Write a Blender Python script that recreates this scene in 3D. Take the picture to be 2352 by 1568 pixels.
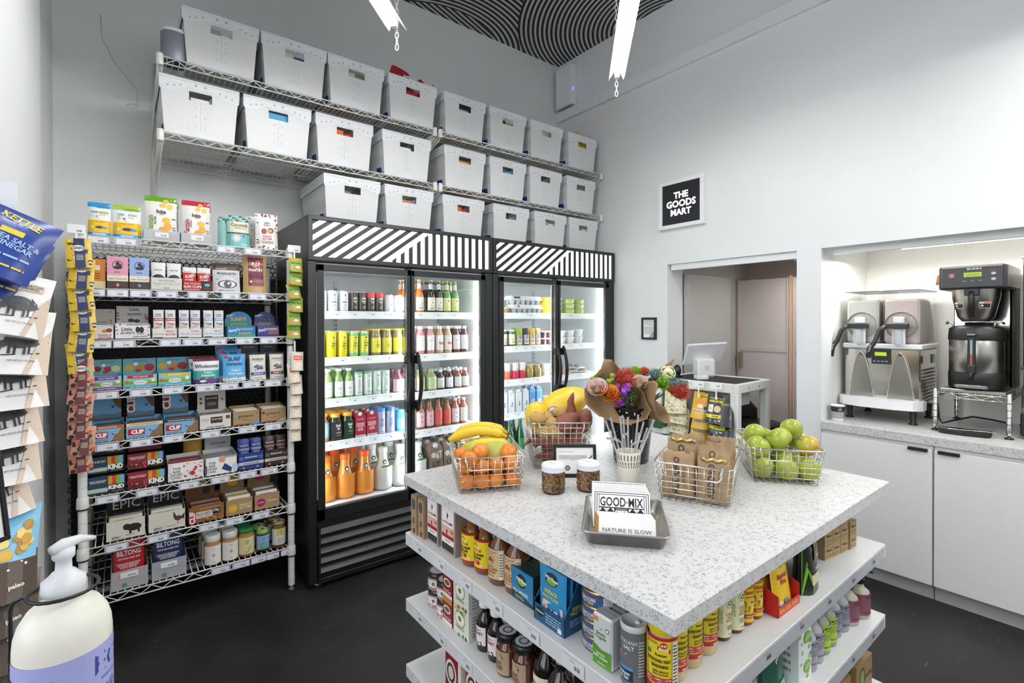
# Small grocery shop: wall of totes, glass-door fridges, snack rack, island, drinks niche
import bpy, math, random
from mathutils import Vector, Matrix
for o in list(bpy.data.objects): bpy.data.objects.remove(o, do_unlink=True)
S = bpy.context.scene
C = S.collection
R = math.radians
PI = math.pi
rnd = random.Random(7)
# ---------------------------------------------------------------- camera
cd = bpy.data.cameras.new('camera'); cam = bpy.data.objects.new('camera', cd); C.objects.link(cam)
cd.sensor_width = 36.0; cd.lens = 1139.07 * 36 / 2352
cd.shift_y = (745.74 - 784) / 2352
cd.clip_start = 0.02
_y, _p, _r = R(38.2622), R(0.3453), R(-0.1409)
_F = Vector((math.sin(_y)*math.cos(_p), math.cos(_y)*math.cos(_p), -math.sin(_p)))
_R = Vector((math.cos(_y), -math.sin(_y), 0)); _U = _R.cross(_F)
_R, _U = _R*math.cos(_r)+_U*math.sin(_r), _U*math.cos(_r)-_R*math.sin(_r)
mw = Matrix((( _R.x,_U.x,-_F.x,0),(_R.y,_U.y,-_F.y,0),(_R.z,_U.z,-_F.z,1.4275),(0,0,0,1)))
cam.matrix_world = mw
S.camera = cam
# ---------------------------------------------------------------- world, exposure
w = bpy.data.worlds.new('world'); S.world = w; w.use_nodes = True
bg = w.node_tree.nodes['Background']
_tc = w.node_tree.nodes.new('ShaderNodeTexCoord'); _sp = w.node_tree.nodes.new('ShaderNodeSeparateXYZ')
_rp = w.node_tree.nodes.new('ShaderNodeValToRGB'); _mp = w.node_tree.nodes.new('ShaderNodeMapRange')
w.node_tree.links.new(_tc.outputs['Generated'], _sp.inputs[0]); w.node_tree.links.new(_sp.outputs['Z'], _mp.inputs['Value'])
_mp.inputs['From Min'].default_value = -1
w.node_tree.links.new(_mp.outputs[0], _rp.inputs[0]); w.node_tree.links.new(_rp.outputs[0], bg.inputs['Color'])
_rp.color_ramp.elements[0].position = .42; _rp.color_ramp.elements[0].color = (.25, .26, .28, 1)
_rp.color_ramp.elements[1].position = .6; _rp.color_ramp.elements[1].color = (.78, .86, 1, 1)
bg.inputs['Strength'].default_value = 0.34
S.view_settings.view_transform = 'Standard'; S.view_settings.look = 'None'
S.view_settings.exposure = 0.28; S.view_settings.gamma = 1.0; S.view_settings.use_curve_mapping = False
TUBE_E = 26.0      # fluorescent tubes
LED_W = 9.0        # fridge LED columns
HEADER_E = 1.25    # lit fridge headers
# area lights that stand for the lamps a ray can hardly find: LED strips in fridges and niche
def area(name, loc, rot, sx, sy, power, col=(1,1,1)):
    l = bpy.data.lights.new(name, 'AREA'); l.shape = 'RECTANGLE'; l.size = sx; l.size_y = sy; l.energy = power; l.color = col
    o = bpy.data.objects.new(name, l); C.objects.link(o); o.location = loc; o.rotation_euler = rot
    return o
# daylight from the shopfront behind and left of the camera (sky through the open front)
area('daylight', (0.9, -2.6, 2.2), (R(80), 0, R(-10)), 4.6, 2.6, 26, (.95, .97, 1))
area('daylight_side', (-1.9, 0.6, 2.3), (R(82), 0, R(-90)), 2.4, 2.6, 62, (.93, .95, 1))
area('niche_lamp', (3.56, 0.62, 1.80), (0, 0, 0), .12, 1.0, 9, (1, .99, .97))
area('back_room_lamp', (3.95, 1.55, 1.86), (0, 0, 0), .3, .3, 3.4, (1, .94, .90))
# ---------------------------------------------------------------- materials
MC = {}
def lin(c): return tuple((x/12.92 if x <= .04045 else ((x+.055)/1.055)**2.4) for x in c)
def hx(h): h = h.lstrip('#'); return lin(tuple(int(h[i:i+2],16)/255 for i in (0,2,4)))
def M(h, rough=.5, metal=0., em=0., vary=.05, scale=40, trans=0., coat=0., bump=0., alpha=1.):
    key = (h, rough, metal, em, vary, scale, trans, coat, bump, alpha)
    if key in MC: return MC[key]
    m = bpy.data.materials.new('mat_'+h.lstrip('#')); m.use_nodes = True; nt = m.node_tree; N = nt.nodes; L = nt.links
    b = N['Principled BSDF']; c = hx(h)
    b.inputs['Roughness'].default_value = rough; b.inputs['Metallic'].default_value = metal
    if em:
        b.inputs['Base Color'].default_value = (0,0,0,1); b.inputs['Emission Color'].default_value = (*c,1); b.inputs['Emission Strength'].default_value = em
    elif vary > 0:
        tc = N.new('ShaderNodeTexCoord'); n = N.new('ShaderNodeTexNoise'); n.inputs['Scale'].default_value = scale; n.inputs['Detail'].default_value = 2
        mx = N.new('ShaderNodeMix'); mx.data_type = 'RGBA'
        L.new(tc.outputs['Object'], n.inputs['Vector']); L.new(n.outputs['Fac'], mx.inputs[0])
        mx.inputs[6].default_value = (*[max(0,x*(1-vary)) for x in c],1); mx.inputs[7].default_value = (*[min(1,x*(1+vary)) for x in c],1)
        L.new(mx.outputs[2], b.inputs['Base Color'])
        if bump:
            bp = N.new('ShaderNodeBump'); bp.inputs['Strength'].default_value = bump; bp.inputs['Distance'].default_value = .002
            L.new(n.outputs['Fac'], bp.inputs['Height']); L.new(bp.outputs[0], b.inputs['Normal'])
    else: b.inputs['Base Color'].default_value = (*c,1)
    if trans: b.inputs['Transmission Weight'].default_value = trans; b.inputs['IOR'].default_value = 1.4
    if coat: b.inputs['Coat Weight'].default_value = coat; b.inputs['Coat Roughness'].default_value = .05
    if alpha < 1: b.inputs['Alpha'].default_value = alpha
    MC[key] = m; return m
def newmat(name):
    m = bpy.data.materials.new(name); m.use_nodes = True
    return m, m.node_tree.nodes, m.node_tree.links, m.node_tree.nodes['Principled BSDF']
def thin_glass(name, tint=(1,1,1), refl=.06, rough=.01, dens=0.0):
    m, N, L, b = newmat(name); out = N['Material Output']; N.remove(b)
    t = N.new('ShaderNodeBsdfTransparent'); t.inputs[0].default_value = (*tint,1)
    g = N.new('ShaderNodeBsdfGlossy'); g.inputs['Roughness'].default_value = rough
    f = N.new('ShaderNodeFresnel'); f.inputs[0].default_value = 1.45
    nz = N.new('ShaderNodeTexNoise'); nz.inputs['Scale'].default_value = 3
    ad = N.new('ShaderNodeMath'); ad.operation = 'MULTIPLY_ADD'; ad.inputs[1].default_value = .01; L.new(nz.outputs['Fac'], ad.inputs[0]); L.new(f.outputs[0], ad.inputs[2])
    mx = N.new('ShaderNodeMixShader'); L.new(ad.outputs[0], mx.inputs[0]); L.new(t.outputs[0], mx.inputs[1]); L.new(g.outputs[0], mx.inputs[2])
    last = mx
    if dens:
        d = N.new('ShaderNodeBsdfDiffuse'); d.inputs[0].default_value = (*tint,1)
        m2 = N.new('ShaderNodeMixShader'); m2.inputs[0].default_value = dens; L.new(mx.outputs[0], m2.inputs[1]); L.new(d.outputs[0], m2.inputs[2]); last = m2
    L.new(last.outputs[0], out.inputs[0]); return m
GLASS = thin_glass('door_glass', (.96,.985,.975))
CLEAR = thin_glass('clear_glass', (.975,.985,.98))
FROST = thin_glass('frosted_plastic', (.86,.88,.9), rough=.3, dens=.45)
WHITE = M('#f1f1ef', .45, vary=.02); WIREW = M('#e9e8e2', .4, vary=.02, coat=.2)
BLACK = M('#171717', .45, vary=.1); BLK2 = M('#1c1e1f', .32, vary=.08)
CHROME = M('#d9d7d2', .18, 1.0, vary=.03); STEEL = M('#b9b6b0', .3, 1.0, vary=.1, scale=9)
KRAFT = M('#a68b69', .8, vary=.08, scale=120, bump=.2); PAPER = M('#f4f3f0', .6, vary=.01)
TAGW = M('#eef0f3', .35, vary=.01); INK = M('#2b2b2d', .6, vary=.02); INKG = M('#8d8f93', .6, vary=.02)
# ---------------------------------------------------------------- mesh builder
class MB:
    def __init__(s): s.v=[]; s.f=[]; s.m=[]; s.sm=[]; s.mats=[]
    def mi(s, m):
        if m not in s.mats: s.mats.append(m)
        return s.mats.index(m)
    def add(s, vs, fs, m, smooth=False, T=None):
        b = len(s.v); i = s.mi(m)
        s.v += [T @ Vector(p) for p in vs] if T else [Vector(p) for p in vs]
        s.f += [tuple(b+k for k in f) for f in fs]; s.m += [i]*len(fs); s.sm += [smooth]*len(fs); return s
    def box(s, x0,x1,y0,y1,z0,z1, m, T=None, ch=0.):
        if ch > 0:
            vs=[]; idx={}
            for xi,X in enumerate((x0,x1)):
                for yi,Yv in enumerate((y0,y1)):
                    for zi,Z in enumerate((z0,z1)):
                        sx,sy,sz = (1,-1)[xi],(1,-1)[yi],(1,-1)[zi]
                        idx[(xi,yi,zi)] = len(vs)
                        vs += [(X,Yv+sy*ch,Z+sz*ch),(X+sx*ch,Yv,Z+sz*ch),(X+sx*ch,Yv+sy*ch,Z)]
            g=lambda a,b,c,k: idx[(a,b,c)]+k
            fs=[]
            for a in (0,1):
                q=[g(a,0,0,0),g(a,1,0,0),g(a,1,1,0),g(a,0,1,0)]; fs.append(q if a else q[::-1])
                q=[g(0,a,0,1),g(1,a,0,1),g(1,a,1,1),g(0,a,1,1)]; fs.append(q[::-1] if a else q)
                q=[g(0,0,a,2),g(1,0,a,2),g(1,1,a,2),g(0,1,a,2)]; fs.append(q if a else q[::-1])
                for b in (0,1):
                    fs.append([g(a,b,0,0),g(a,b,1,0),g(a,b,1,1),g(a,b,0,1)])
                    fs.append([g(a,0,b,0),g(a,1,b,0),g(a,1,b,2),g(a,0,b,2)])
                    fs.append([g(0,a,b,1),g(1,a,b,1),g(1,a,b,2),g(0,a,b,2)])
                    for c in (0,1): fs.append([g(a,b,c,0),g(a,b,c,1),g(a,b,c,2)])
            return s.add(vs, fs, m, False, T)
        vs=[(x0,y0,z0),(x1,y0,z0),(x1,y1,z0),(x0,y1,z0),(x0,y0,z1),(x1,y0,z1),(x1,y1,z1),(x0,y1,z1)]
        return s.add(vs, [(0,3,2,1),(4,5,6,7),(0,1,5,4),(1,2,6,5),(2,3,7,6),(3,0,4,7)], m, False, T)
    def lathe(s, prof, m, n=20, c=(0,0), T=None, smooth=True, sq=0., cap=True):
        # sq: 0 round .. 1 squarish section
        vs=[]; fs=[]
        for r,z in prof:
            for k in range(n):
                a=2*PI*(k+.5)/n; ca,sa=math.cos(a),math.sin(a)
                q = 1.0 if not sq else (1-sq)+sq*min(1/max(abs(ca),1e-6),1/max(abs(sa),1e-6),1.25)*.86
                vs.append((c[0]+r*q*ca, c[1]+r*q*sa, z))
        for i in range(len(prof)-1):
            for k in range(n): fs.append((i*n+k, i*n+(k+1)%n, (i+1)*n+(k+1)%n, (i+1)*n+k))
        s.add(vs, fs, m, smooth, T)
        if cap:
            for i,rev in ((0,True),(len(prof)-1,False)):
                if prof[i][0] > 1e-5:
                    ring=[vs[i*n+k] for k in range(n)]; s.add(ring, [tuple(range(n))[::-1] if rev else tuple(range(n))], m, False, T)
        return s
    def tube(s, pts, r, m, n=6, closed=False, T=None, taper=None):
        P=[Vector(p) for p in pts]; N_=len(P); vs=[]; fs=[]; up=None
        for i,p in enumerate(P):
            if closed: d=(P[(i+1)%N_]-P[i-1])
            else: d=P[min(i+1,N_-1)]-P[max(i-1,0)]
            if d.length<1e-9: d=Vector((0,0,1))
            d.normalize()
            if up is None: up = Vector((0,0,1)) if abs(d.z)<.9 else Vector((1,0,0))
            a=d.cross(up)
            if a.length<1e-6: a=d.cross(Vector((.3,1,.2)))
            a.normalize(); b=d.cross(a); up=b.cross(d) if b.cross(d).length>1e-6 else up; up=-b if (-b).length else up
            rr = r if taper is None else r*taper[i]
            for k in range(n):
                t=2*PI*k/n; vs.append(p+a*(rr*math.cos(t))+b*(rr*math.sin(t)))
        for i in range(N_ if closed else N_-1):
            j=(i+1)%N_
            for k in range(n): fs.append((i*n+k,i*n+(k+1)%n,j*n+(k+1)%n,j*n+k))
        if not closed: fs += [tuple(range(n))[::-1], tuple((N_-1)*n+k for k in range(n))]
        return s.add(vs, fs, m, True, T)
    def grid(s, fn, nu, nv, m, smooth=True, T=None, u=(0,1), v=(0,1)):
        vs=[fn(u[0]+(u[1]-u[0])*i/nu, v[0]+(v[1]-v[0])*j/nv) for j in range(nv+1) for i in range(nu+1)]
        fs=[(j*(nu+1)+i,j*(nu+1)+i+1,(j+1)*(nu+1)+i+1,(j+1)*(nu+1)+i) for j in range(nv) for i in range(nu)]
        return s.add(vs, fs, m, smooth, T)
    def prism(s, poly, y0, y1, m, T=None):
        # polygon in (x,z), extruded along y
        n=len(poly); vs=[(x,y0,z) for x,z in poly]+[(x,y1,z) for x,z in poly]
        return s.add(vs, [tuple(range(n)), tuple(range(2*n-1,n-1,-1))]+[(i,i+n,(i+1)%n+n,(i+1)%n) for i in range(n)], m, False, T)
    def sph(s, c, r, m, n=10, T=None, sc=(1,1,1), rot=None, fn=None):
        vs=[]; fs=[]; k=n*3//2
        for j in range(n+1):
            ph=PI*j/n
            for i in range(k):
                a=2*PI*i/k; d=Vector((math.sin(ph)*math.cos(a), math.sin(ph)*math.sin(a), math.cos(ph)))
                q=fn(d) if fn else 1.
                p=Vector((d.x*sc[0]*r*q, d.y*sc[1]*r*q, d.z*sc[2]*r*q))
                if rot: p=rot@p
                vs.append(p+Vector(c))
        for j in range(n):
            for i in range(k): fs.append((j*k+i,(j+1)*k+i,(j+1)*k+(i+1)%k,j*k+(i+1)%k))
        return s.add(vs, fs, m, True, T)
    def build(s, name, parent=None, loc=None, rz=0):
        me = bpy.data.meshes.new(name); me.from_pydata([tuple(p) for p in s.v], [], s.f)
        for m in s.mats: me.materials.append(m)
        me.polygons.foreach_set('material_index', s.m); me.polygons.foreach_set('use_smooth', s.sm); me.update()
        o = bpy.data.objects.new(name, me); C.objects.link(o)
        if parent: o.parent = parent
        if loc: o.location = loc
        if rz: o.rotation_euler = (0,0,rz)
        return o
def tag(o, label, cat, group=None, kind=None):
    o['label']=label; o['category']=cat
    if group: o['group']=group
    if kind: o['kind']=kind
    return o
def thing(name, label, cat, loc=(0,0,0), rz=0, group=None):
    o = bpy.data.objects.new(name, None); C.objects.link(o); o.location=loc; o.rotation_euler=(0,0,rz); o.empty_display_size=.02
    return tag(o, label, cat, group)
def struct(name, mb, **k): o = mb.build(name, **k); o['kind']='structure'; return o
def dup(root, loc, rz=None, label=None, group=None):
    r = root.copy(); C.objects.link(r); r.location = loc
    if rz is not None: r.rotation_euler = (0,0,rz)
    if label: r['label']=label
    if group: r['group']=group
    for ch in list(root.children):
        c=ch.copy(); C.objects.link(c); c.parent=r
        for g in list(ch.children):
            d=g.copy(); C.objects.link(d); d.parent=c
    return r
# ---------------------------------------------------------------- printing on surfaces
TC = {}
def text_mesh(s, bold=.0):
    if (s,bold) in TC: return TC[(s,bold)]
    cu = bpy.data.curves.new('t','FONT'); cu.body=s; cu.size=1; cu.resolution_u=2; cu.offset=bold; cu.space_line=.85; cu.align_x='CENTER'
    ob = bpy.data.objects.new('t',cu); C.objects.link(ob); dg=bpy.context.evaluated_depsgraph_get()
    me = bpy.data.meshes.new_from_object(ob.evaluated_get(dg))
    vs=[(v.co.x,v.co.y) for v in me.vertices]; fs=[tuple(p.vertices) for p in me.polygons]
    bpy.data.objects.remove(ob); bpy.data.curves.remove(cu); bpy.data.meshes.remove(me)
    if not vs: vs=[(0,0)]
    x0=min(v[0] for v in vs); x1=max(v[0] for v in vs); y0=min(v[1] for v in vs); y1=max(v[1] for v in vs)
    TC[(s,bold)]=(vs,fs,x0,x1,y0,y1); return TC[(s,bold)]
class Face:
    """draws flat shapes (u right, v up, metres) on a mapped surface fn(u,v,h)->point"""
    def __init__(s, mb, fn, h=.0003, step=None): s.mb=mb; s.fn=fn; s.h=h; s.step=step
    def _put(s, vs, fs, m): s.h+=.00012 if s.h<.0028 else .00002; s.mb.add([s.fn(u,v,s.h) for u,v in vs], fs, m)
    def rect(s,u0,v0,u1,v1,m):
        n = max(1,int(math.ceil(abs(u1-u0)/s.step))) if s.step else 1
        k = max(1,int(math.ceil(abs(v1-v0)/s.step))) if s.step and s.step2 else 1
        vs=[(u0+(u1-u0)*i/n, v0+(v1-v0)*j/k) for j in range(k+1) for i in range(n+1)]
        s._put(vs,[(j*(n+1)+i,j*(n+1)+i+1,(j+1)*(n+1)+i+1,(j+1)*(n+1)+i) for j in range(k) for i in range(n)],m); return s
    step2=False
    def poly(s,pts,m): s._put(pts,[tuple(range(len(pts)))],m); return s
    def disc(s,cu,cv,ru,m,rv=None,n=16,a0=0,a1=360):
        rv=rv or ru
        if s.step2 and ru>s.step*.5:
            vs=[(cu,cv)]+[(cu+ru*q*math.cos(2*PI*k/n),cv+rv*q*math.sin(2*PI*k/n)) for q in (.4,.75,1) for k in range(n)]
            fs=[(0,1+k,1+(k+1)%n) for k in range(n)]+[(1+j*n+k,1+(j+1)*n+k,1+(j+1)*n+(k+1)%n,1+j*n+(k+1)%n) for j in (0,1) for k in range(n)]
            s._put(vs,fs,m); return s
        if a1-a0>=360: return s.poly([(cu+ru*math.cos(2*PI*k/n),cv+rv*math.sin(2*PI*k/n)) for k in range(n)],m)
        return s.poly([(cu+ru*math.cos(R(a0+(a1-a0)*k/n)),cv+rv*math.sin(R(a0+(a1-a0)*k/n))) for k in range(n+1)],m)
    def ring(s,cu,cv,r,t,m,rv=None,n=20):
        rv=rv or r; vs=[];fs=[]
        for k in range(n):
            a=2*PI*k/n; vs+=[(cu+r*math.cos(a),cv+rv*math.sin(a)),(cu+(r-t)*math.cos(a),cv+(rv-t)*math.sin(a))]
        for k in range(n): j=(k+1)%n; fs.append((2*k,2*j,2*j+1,2*k+1))
        s._put(vs,fs,m); return s
    def text(s,t,cu,cv,hh,m,wmax=None,rot=0,bold=.0,w=None):
        """hh = letter block height; w = exact width"""
        vs,fs,x0,x1,y0,y1=text_mesh(t,bold); nl=t.count('\n')+1
        sc=hh/max(y1-y0,.3) if nl==1 else hh/(y1-y0)
        if nl==1 and not any(ch.isupper() or ch in 'bdfhklt0123456789' for ch in t): sc=hh/max(.7,y1-y0)
        sx=sc
        if w: sx=w/(x1-x0)
        elif wmax and (x1-x0)*sc>wmax: sx=wmax/(x1-x0); sc=max(sx,sc*.75) if sx<sc*.75 else sc
        mx,my=(x0+x1)/2,(y0+y1)/2; c,sn=math.cos(rot),math.sin(rot)
        s._put([(cu+((x-mx)*sx)*c-((y-my)*sc)*sn, cv+((x-mx)*sx)*sn+((y-my)*sc)*c) for x,y in vs],fs,m); return s
    def line(s,u0,v0,u1,v1,t,m):
        d=Vector((u1-u0,v1-v0)); L_=d.length or 1; n=Vector((-d.y,d.x))/L_*t/2
        return s.poly([(u0-n.x,v0-n.y),(u1-n.x,v1-n.y),(u1+n.x,v1+n.y),(u0+n.x,v0+n.y)],m)
    def fine(s,u0,v0,u1,v1,rows,m=None,seed=1):
        m=m or INKG; q=random.Random(seed); vs=[];fs=[]; hgt=(v1-v0)/rows
        for r_ in range(rows):
            u=u0; vv=v1-hgt*(r_+.75)
            while u<u1-.001:
                wd=min(q.uniform(.12,.3)*(u1-u0),u1-u); b=len(vs)
                vs+=[(u,vv),(u+wd,vv),(u+wd,vv+hgt*.45),(u,vv+hgt*.45)]; fs.append((b,b+1,b+2,b+3)); u+=wd+.035*(u1-u0)
        s._put(vs,fs,m); return s
    def bars(s,u0,v0,u1,v1,m=None,n=9):
        m=m or INK; q=random.Random(3); vs=[];fs=[]; st=(u1-u0)/n
        for i in range(n):
            wd=st*q.choice((.3,.5,.7)); b=len(vs); vs+=[(u0+i*st,v0),(u0+i*st+wd,v0),(u0+i*st+wd,v1),(u0+i*st,v1)]; fs.append((b,b+1,b+2,b+3))
        s._put(vs,fs,m); return s
def plane(o, u, v, n):
    o,u,v,n=Vector(o),Vector(u),Vector(v),Vector(n); return lambda a,b,h: o+u*a+v*b+n*h
def front(mb, y=0., z=0., x=0., h=.0003): return Face(mb, plane((x,y,z),(1,0,0),(0,0,1),(0,-1,0)), h)
def topf(mb, z, x=0,y=0, h=.0003): return Face(mb, plane((x,y,z),(1,0,0),(0,1,0),(0,0,1)), h)
def sidel(mb, x, y=0., z=0.): return Face(mb, plane((x,y,z),(0,-1,0),(0,0,1),(-1,0,0)))   # seen from -x, u runs to the viewer's right (-y)
def sider(mb, x, y=0., z=0.): return Face(mb, plane((x,y,z),(0,1,0),(0,0,1),(1,0,0)))
def cyl(mb, r, z=0., c=(0,0), step=.006, a0=0.):
    def fn(u,v,h):
        a=u/r+a0; return Vector((c[0]+(r+h)*math.sin(a), c[1]-(r+h)*math.cos(a), z+v))
    return Face(mb, fn, .0002, step)
# ---------------------------------------------------------------- product kinds (front faces -y, base at z=0)
def pouch(name, w, h, d, m, label, cat, loc, rz=0, group=None, draw=None, top=None, topm=None, lean=0., parent=None, seal=.012):
    """pillow / stand-up pouch: bulging front and back sheets; draw(Face,w,h)"""
    mb=MB()
    def prof(u,v):   # u -1..1, v 0..1 ; half thickness
        e=max(0,1-abs(u)**4); vv=math.sin(PI*min(1,max(0,(v*.96+.04))))**.6 if v<.97 else .05
        return d/2*e*(.25+.75*max(0,1-v)**.45)*min(1,(1-v)*7+.06)
    def f(u,v): 
        ww=w/2*(1-.04*math.sin(v*PI)); return Vector((u*ww, -prof(u,v)+lean*v, v*h))
    def bk(u,v):
        ww=w/2*(1-.04*math.sin(v*PI)); return Vector((u*ww, prof(u,v)*.7+lean*v, v*h))
    mb.grid(lambda a,b: f(a*2-1,b), 8, 8, m); mb.grid(lambda a,b: bk(1-a*2,b), 8, 8, m)
    mb.grid(lambda a,b: f(a*2-1,0)*(1-b)+bk(a*2-1,0)*b, 8, 1, m)
    F=Face(mb, lambda u,v,hh: f(max(-1,min(1,u/(w/2))),max(0,min(1,v/h)))+Vector((0,-hh-.0006,0)), .0004, w/7); F.step2=True
    if topm: F.rect(-w/2,h*(1-(top or .1)),w/2,h,topm)
    if draw: draw(F,w,h)
    o=mb.build(name, parent, loc, rz)
    if not parent: tag(o,label,cat,group)
    return o
def carton(mb, w, d, h, m, x=0, y=0, z=0, ch=.0008): mb.box(x-w/2,x+w/2,y,y+d,z,z+h,m,ch=ch)
def bottle(name, label, cat, loc, prof, body, capz, capr, caph, capm, r, lab=None, group=None, rz=0, fill=None, n=20, sq=0., capn=20, extra=None):
    """root empty > glass body, (liquid), cap, label; lab=(z0,z1,material,draw,arc)"""
    t=thing(name,label,cat,loc,rz,group)
    mb=MB(); mb.lathe(prof,body,n,sq=sq); mb.build('body',t)
    if fill:
        mb=MB(); mb.lathe(fill[0],fill[1],n,sq=sq); mb.build('contents',t)
    if capm:
        mb=MB(); mb.lathe([(capr*.94,capz),(capr,capz+caph*.08),(capr,capz+caph*.85),(capr*.9,capz+caph)],capm,capn); 
        mb.build('cap',t)
    if lab:
        z0,z1,lm,draw,arc=lab; mb=MB(); rr=r+.0004
        if sq:
            hw=r*.86*(1-sq+sq*1.0)+.0002; hw=r*((1-sq)+sq*.86)+.0005
            F=front(mb,-hw,z0); F.rect(-hw*.9,0,hw*.9,z1-z0,lm)
        else:
            F=cyl(mb,rr,z0); F.rect(-arc*rr,0,arc*rr,z1-z0,lm)
        if draw: draw(F,rr,z1-z0)
        mb.build('label',t)
    if extra: extra(t)
    return t
# ================================================================ setting
XR, YW, XL, ZC = 3.245, 3.404, -.2445, 3.819
TUBE_E = 90.0
def wall_mat(name, c, rough=.55):
    m,N,L,b=newmat(name); n=N.new('ShaderNodeTexNoise'); n.inputs['Scale'].default_value=1.3; n.inputs['Detail'].default_value=6
    tc=N.new('ShaderNodeTexCoord'); L.new(tc.outputs['Object'],n.inputs['Vector'])
    r=N.new('ShaderNodeValToRGB'); c=hx(c); r.color_ramp.elements[0].color=(*[x*.97 for x in c],1); r.color_ramp.elements[1].color=(*[min(1,x*1.02) for x in c],1)
    L.new(n.outputs['Fac'],r.inputs[0]); L.new(r.outputs[0],b.inputs['Base Color']); b.inputs['Roughness'].default_value=rough
    n2=N.new('ShaderNodeTexNoise'); n2.inputs['Scale'].default_value=90; bp=N.new('ShaderNodeBump'); bp.inputs['Strength'].default_value=.12; bp.inputs['Distance'].default_value=.002
    L.new(tc.outputs['Object'],n2.inputs['Vector']); L.new(n2.outputs['Fac'],bp.inputs['Height']); L.new(bp.outputs[0],b.inputs['Normal']); return m
WALL=wall_mat('wall_paint','#e6e8e7',.5)
def floor_mat():
    m,N,L,b=newmat('sealed_dark_concrete'); tc=N.new('ShaderNodeTexCoord')
    n=N.new('ShaderNodeTexNoise'); n.inputs['Scale'].default_value=3; n.inputs['Detail'].default_value=10; n.inputs['Roughness'].default_value=.65
    r=N.new('ShaderNodeValToRGB'); r.color_ramp.elements[0].position=.35; r.color_ramp.elements[0].color=(.010,.010,.010,1); r.color_ramp.elements[1].position=.75; r.color_ramp.elements[1].color=(.032,.032,.030,1)
    L.new(tc.outputs['Object'],n.inputs['Vector']); L.new(n.outputs['Fac'],r.inputs[0])
    # scratches and specks
    mp=N.new('ShaderNodeMapping'); mp.inputs['Scale'].default_value=(2.5,26,1); mp.inputs['Rotation'].default_value=(0,0,.6)
    s=N.new('ShaderNodeTexNoise'); s.inputs['Scale'].default_value=2.2; s.inputs['Detail'].default_value=3; s.inputs['Distortion'].default_value=.8
    L.new(tc.outputs['Object'],mp.inputs[0]); L.new(mp.outputs[0],s.inputs['Vector'])
    sr=N.new('ShaderNodeValToRGB'); sr.color_ramp.elements[0].position=.715; sr.color_ramp.elements[0].color=(0,0,0,1); sr.color_ramp.elements[1].position=.76; sr.color_ramp.elements[1].color=(1,1,1,1)
    L.new(s.outputs['Fac'],sr.inputs[0])
    v=N.new('ShaderNodeTexVoronoi'); v.inputs['Scale'].default_value=16; vr=N.new('ShaderNodeMath'); vr.operation='LESS_THAN'; vr.inputs[1].default_value=.045
    L.new(tc.outputs['Object'],v.inputs['Vector']); L.new(v.outputs['Distance'],vr.inputs[0])
    ad=N.new('ShaderNodeMath'); ad.operation='MAXIMUM'; L.new(sr.outputs[0],ad.inputs[0]); L.new(vr.outputs[0],ad.inputs[1])
    sc=N.new('ShaderNodeMath'); sc.operation='MULTIPLY'; sc.inputs[1].default_value=.5; L.new(ad.outputs[0],sc.inputs[0])
    mx=N.new('ShaderNodeMix'); mx.data_type='RGBA'; L.new(sc.outputs[0],mx.inputs[0]); L.new(r.outputs[0],mx.inputs[6]); mx.inputs[7].default_value=(.2,.19,.18,1)
    L.new(mx.outputs[2],b.inputs['Base Color']); b.inputs['Specular IOR Level'].default_value=.3
    rr=N.new('ShaderNodeMapRange'); rr.inputs['To Min'].default_value=.38; rr.inputs['To Max'].default_value=.75; L.new(n.outputs['Fac'],rr.inputs[0]); L.new(rr.outputs[0],b.inputs['Roughness']); return m
FLOOR=floor_mat()
def mural():
    # black and grey supergraphic: families of parallel and concentric bands
    m,N,L,b=newmat('ceiling_mural'); tc=N.new('ShaderNodeTexCoord'); sp=N.new('ShaderNodeSeparateXYZ'); L.new(tc.outputs['Object'],sp.inputs[0])
    X,Y=sp.outputs['X'],sp.outputs['Y']
    def ma(op,a,b_=0.,c=None):
        n=N.new('ShaderNodeMath'); n.operation=op
        for i,q in enumerate((a,b_,c)):
            if q is None: continue
            if isinstance(q,(int,float)): n.inputs[i].default_value=q
            else: L.new(q,n.inputs[i])
        return n.outputs[0]
    def dist(cx,cy): return ma('SQRT',ma('ADD',ma('POWER',ma('SUBTRACT',X,cx),2.),ma('POWER',ma('SUBTRACT',Y,cy),2.)))
    def lin_(a,b_): return ma('ADD',ma('MULTIPLY',X,a),ma('MULTIPLY',Y,b_))
    def stripes(d,per=.038): return ma('GREATER_THAN',ma('FRACT',ma('DIVIDE',ma('ADD',d,20.),per)),.46)
    dA=dist(3.55,2.35); dB=dist(2.10,3.95); dC=dist(1.55,2.55); 
    A=stripes(dA); B=stripes(dB,.042); Cc=stripes(dC); D=stripes(lin_(-.35,.94),.038); Eo=stripes(lin_(.80,.60),.038)
    def sel(mask,a,b_):
        return ma('ADD',ma('MULTIPLY',mask,a),ma('MULTIPLY',ma('SUBTRACT',1.,mask),b_))
    mA=ma('LESS_THAN',dA,1.28); mB=ma('LESS_THAN',ma('ABSOLUTE',ma('SUBTRACT',dB,1.05)),.36); mE=ma('GREATER_THAN',lin_(.70,-.71),.95)
    res=sel(mA,sel(mE,Eo,A),sel(mB,B,sel(ma('LESS_THAN',dC,.72),Cc,D)))
    mx=N.new('ShaderNodeMix'); mx.data_type='RGBA'; L.new(res,mx.inputs[0]); mx.inputs[6].default_value=(.62,.63,.64,1); mx.inputs[7].default_value=(.012,.012,.013,1)
    L.new(mx.outputs[2],b.inputs['Base Color']); b.inputs['Roughness'].default_value=.6; return m
MURAL=mural()
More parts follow.
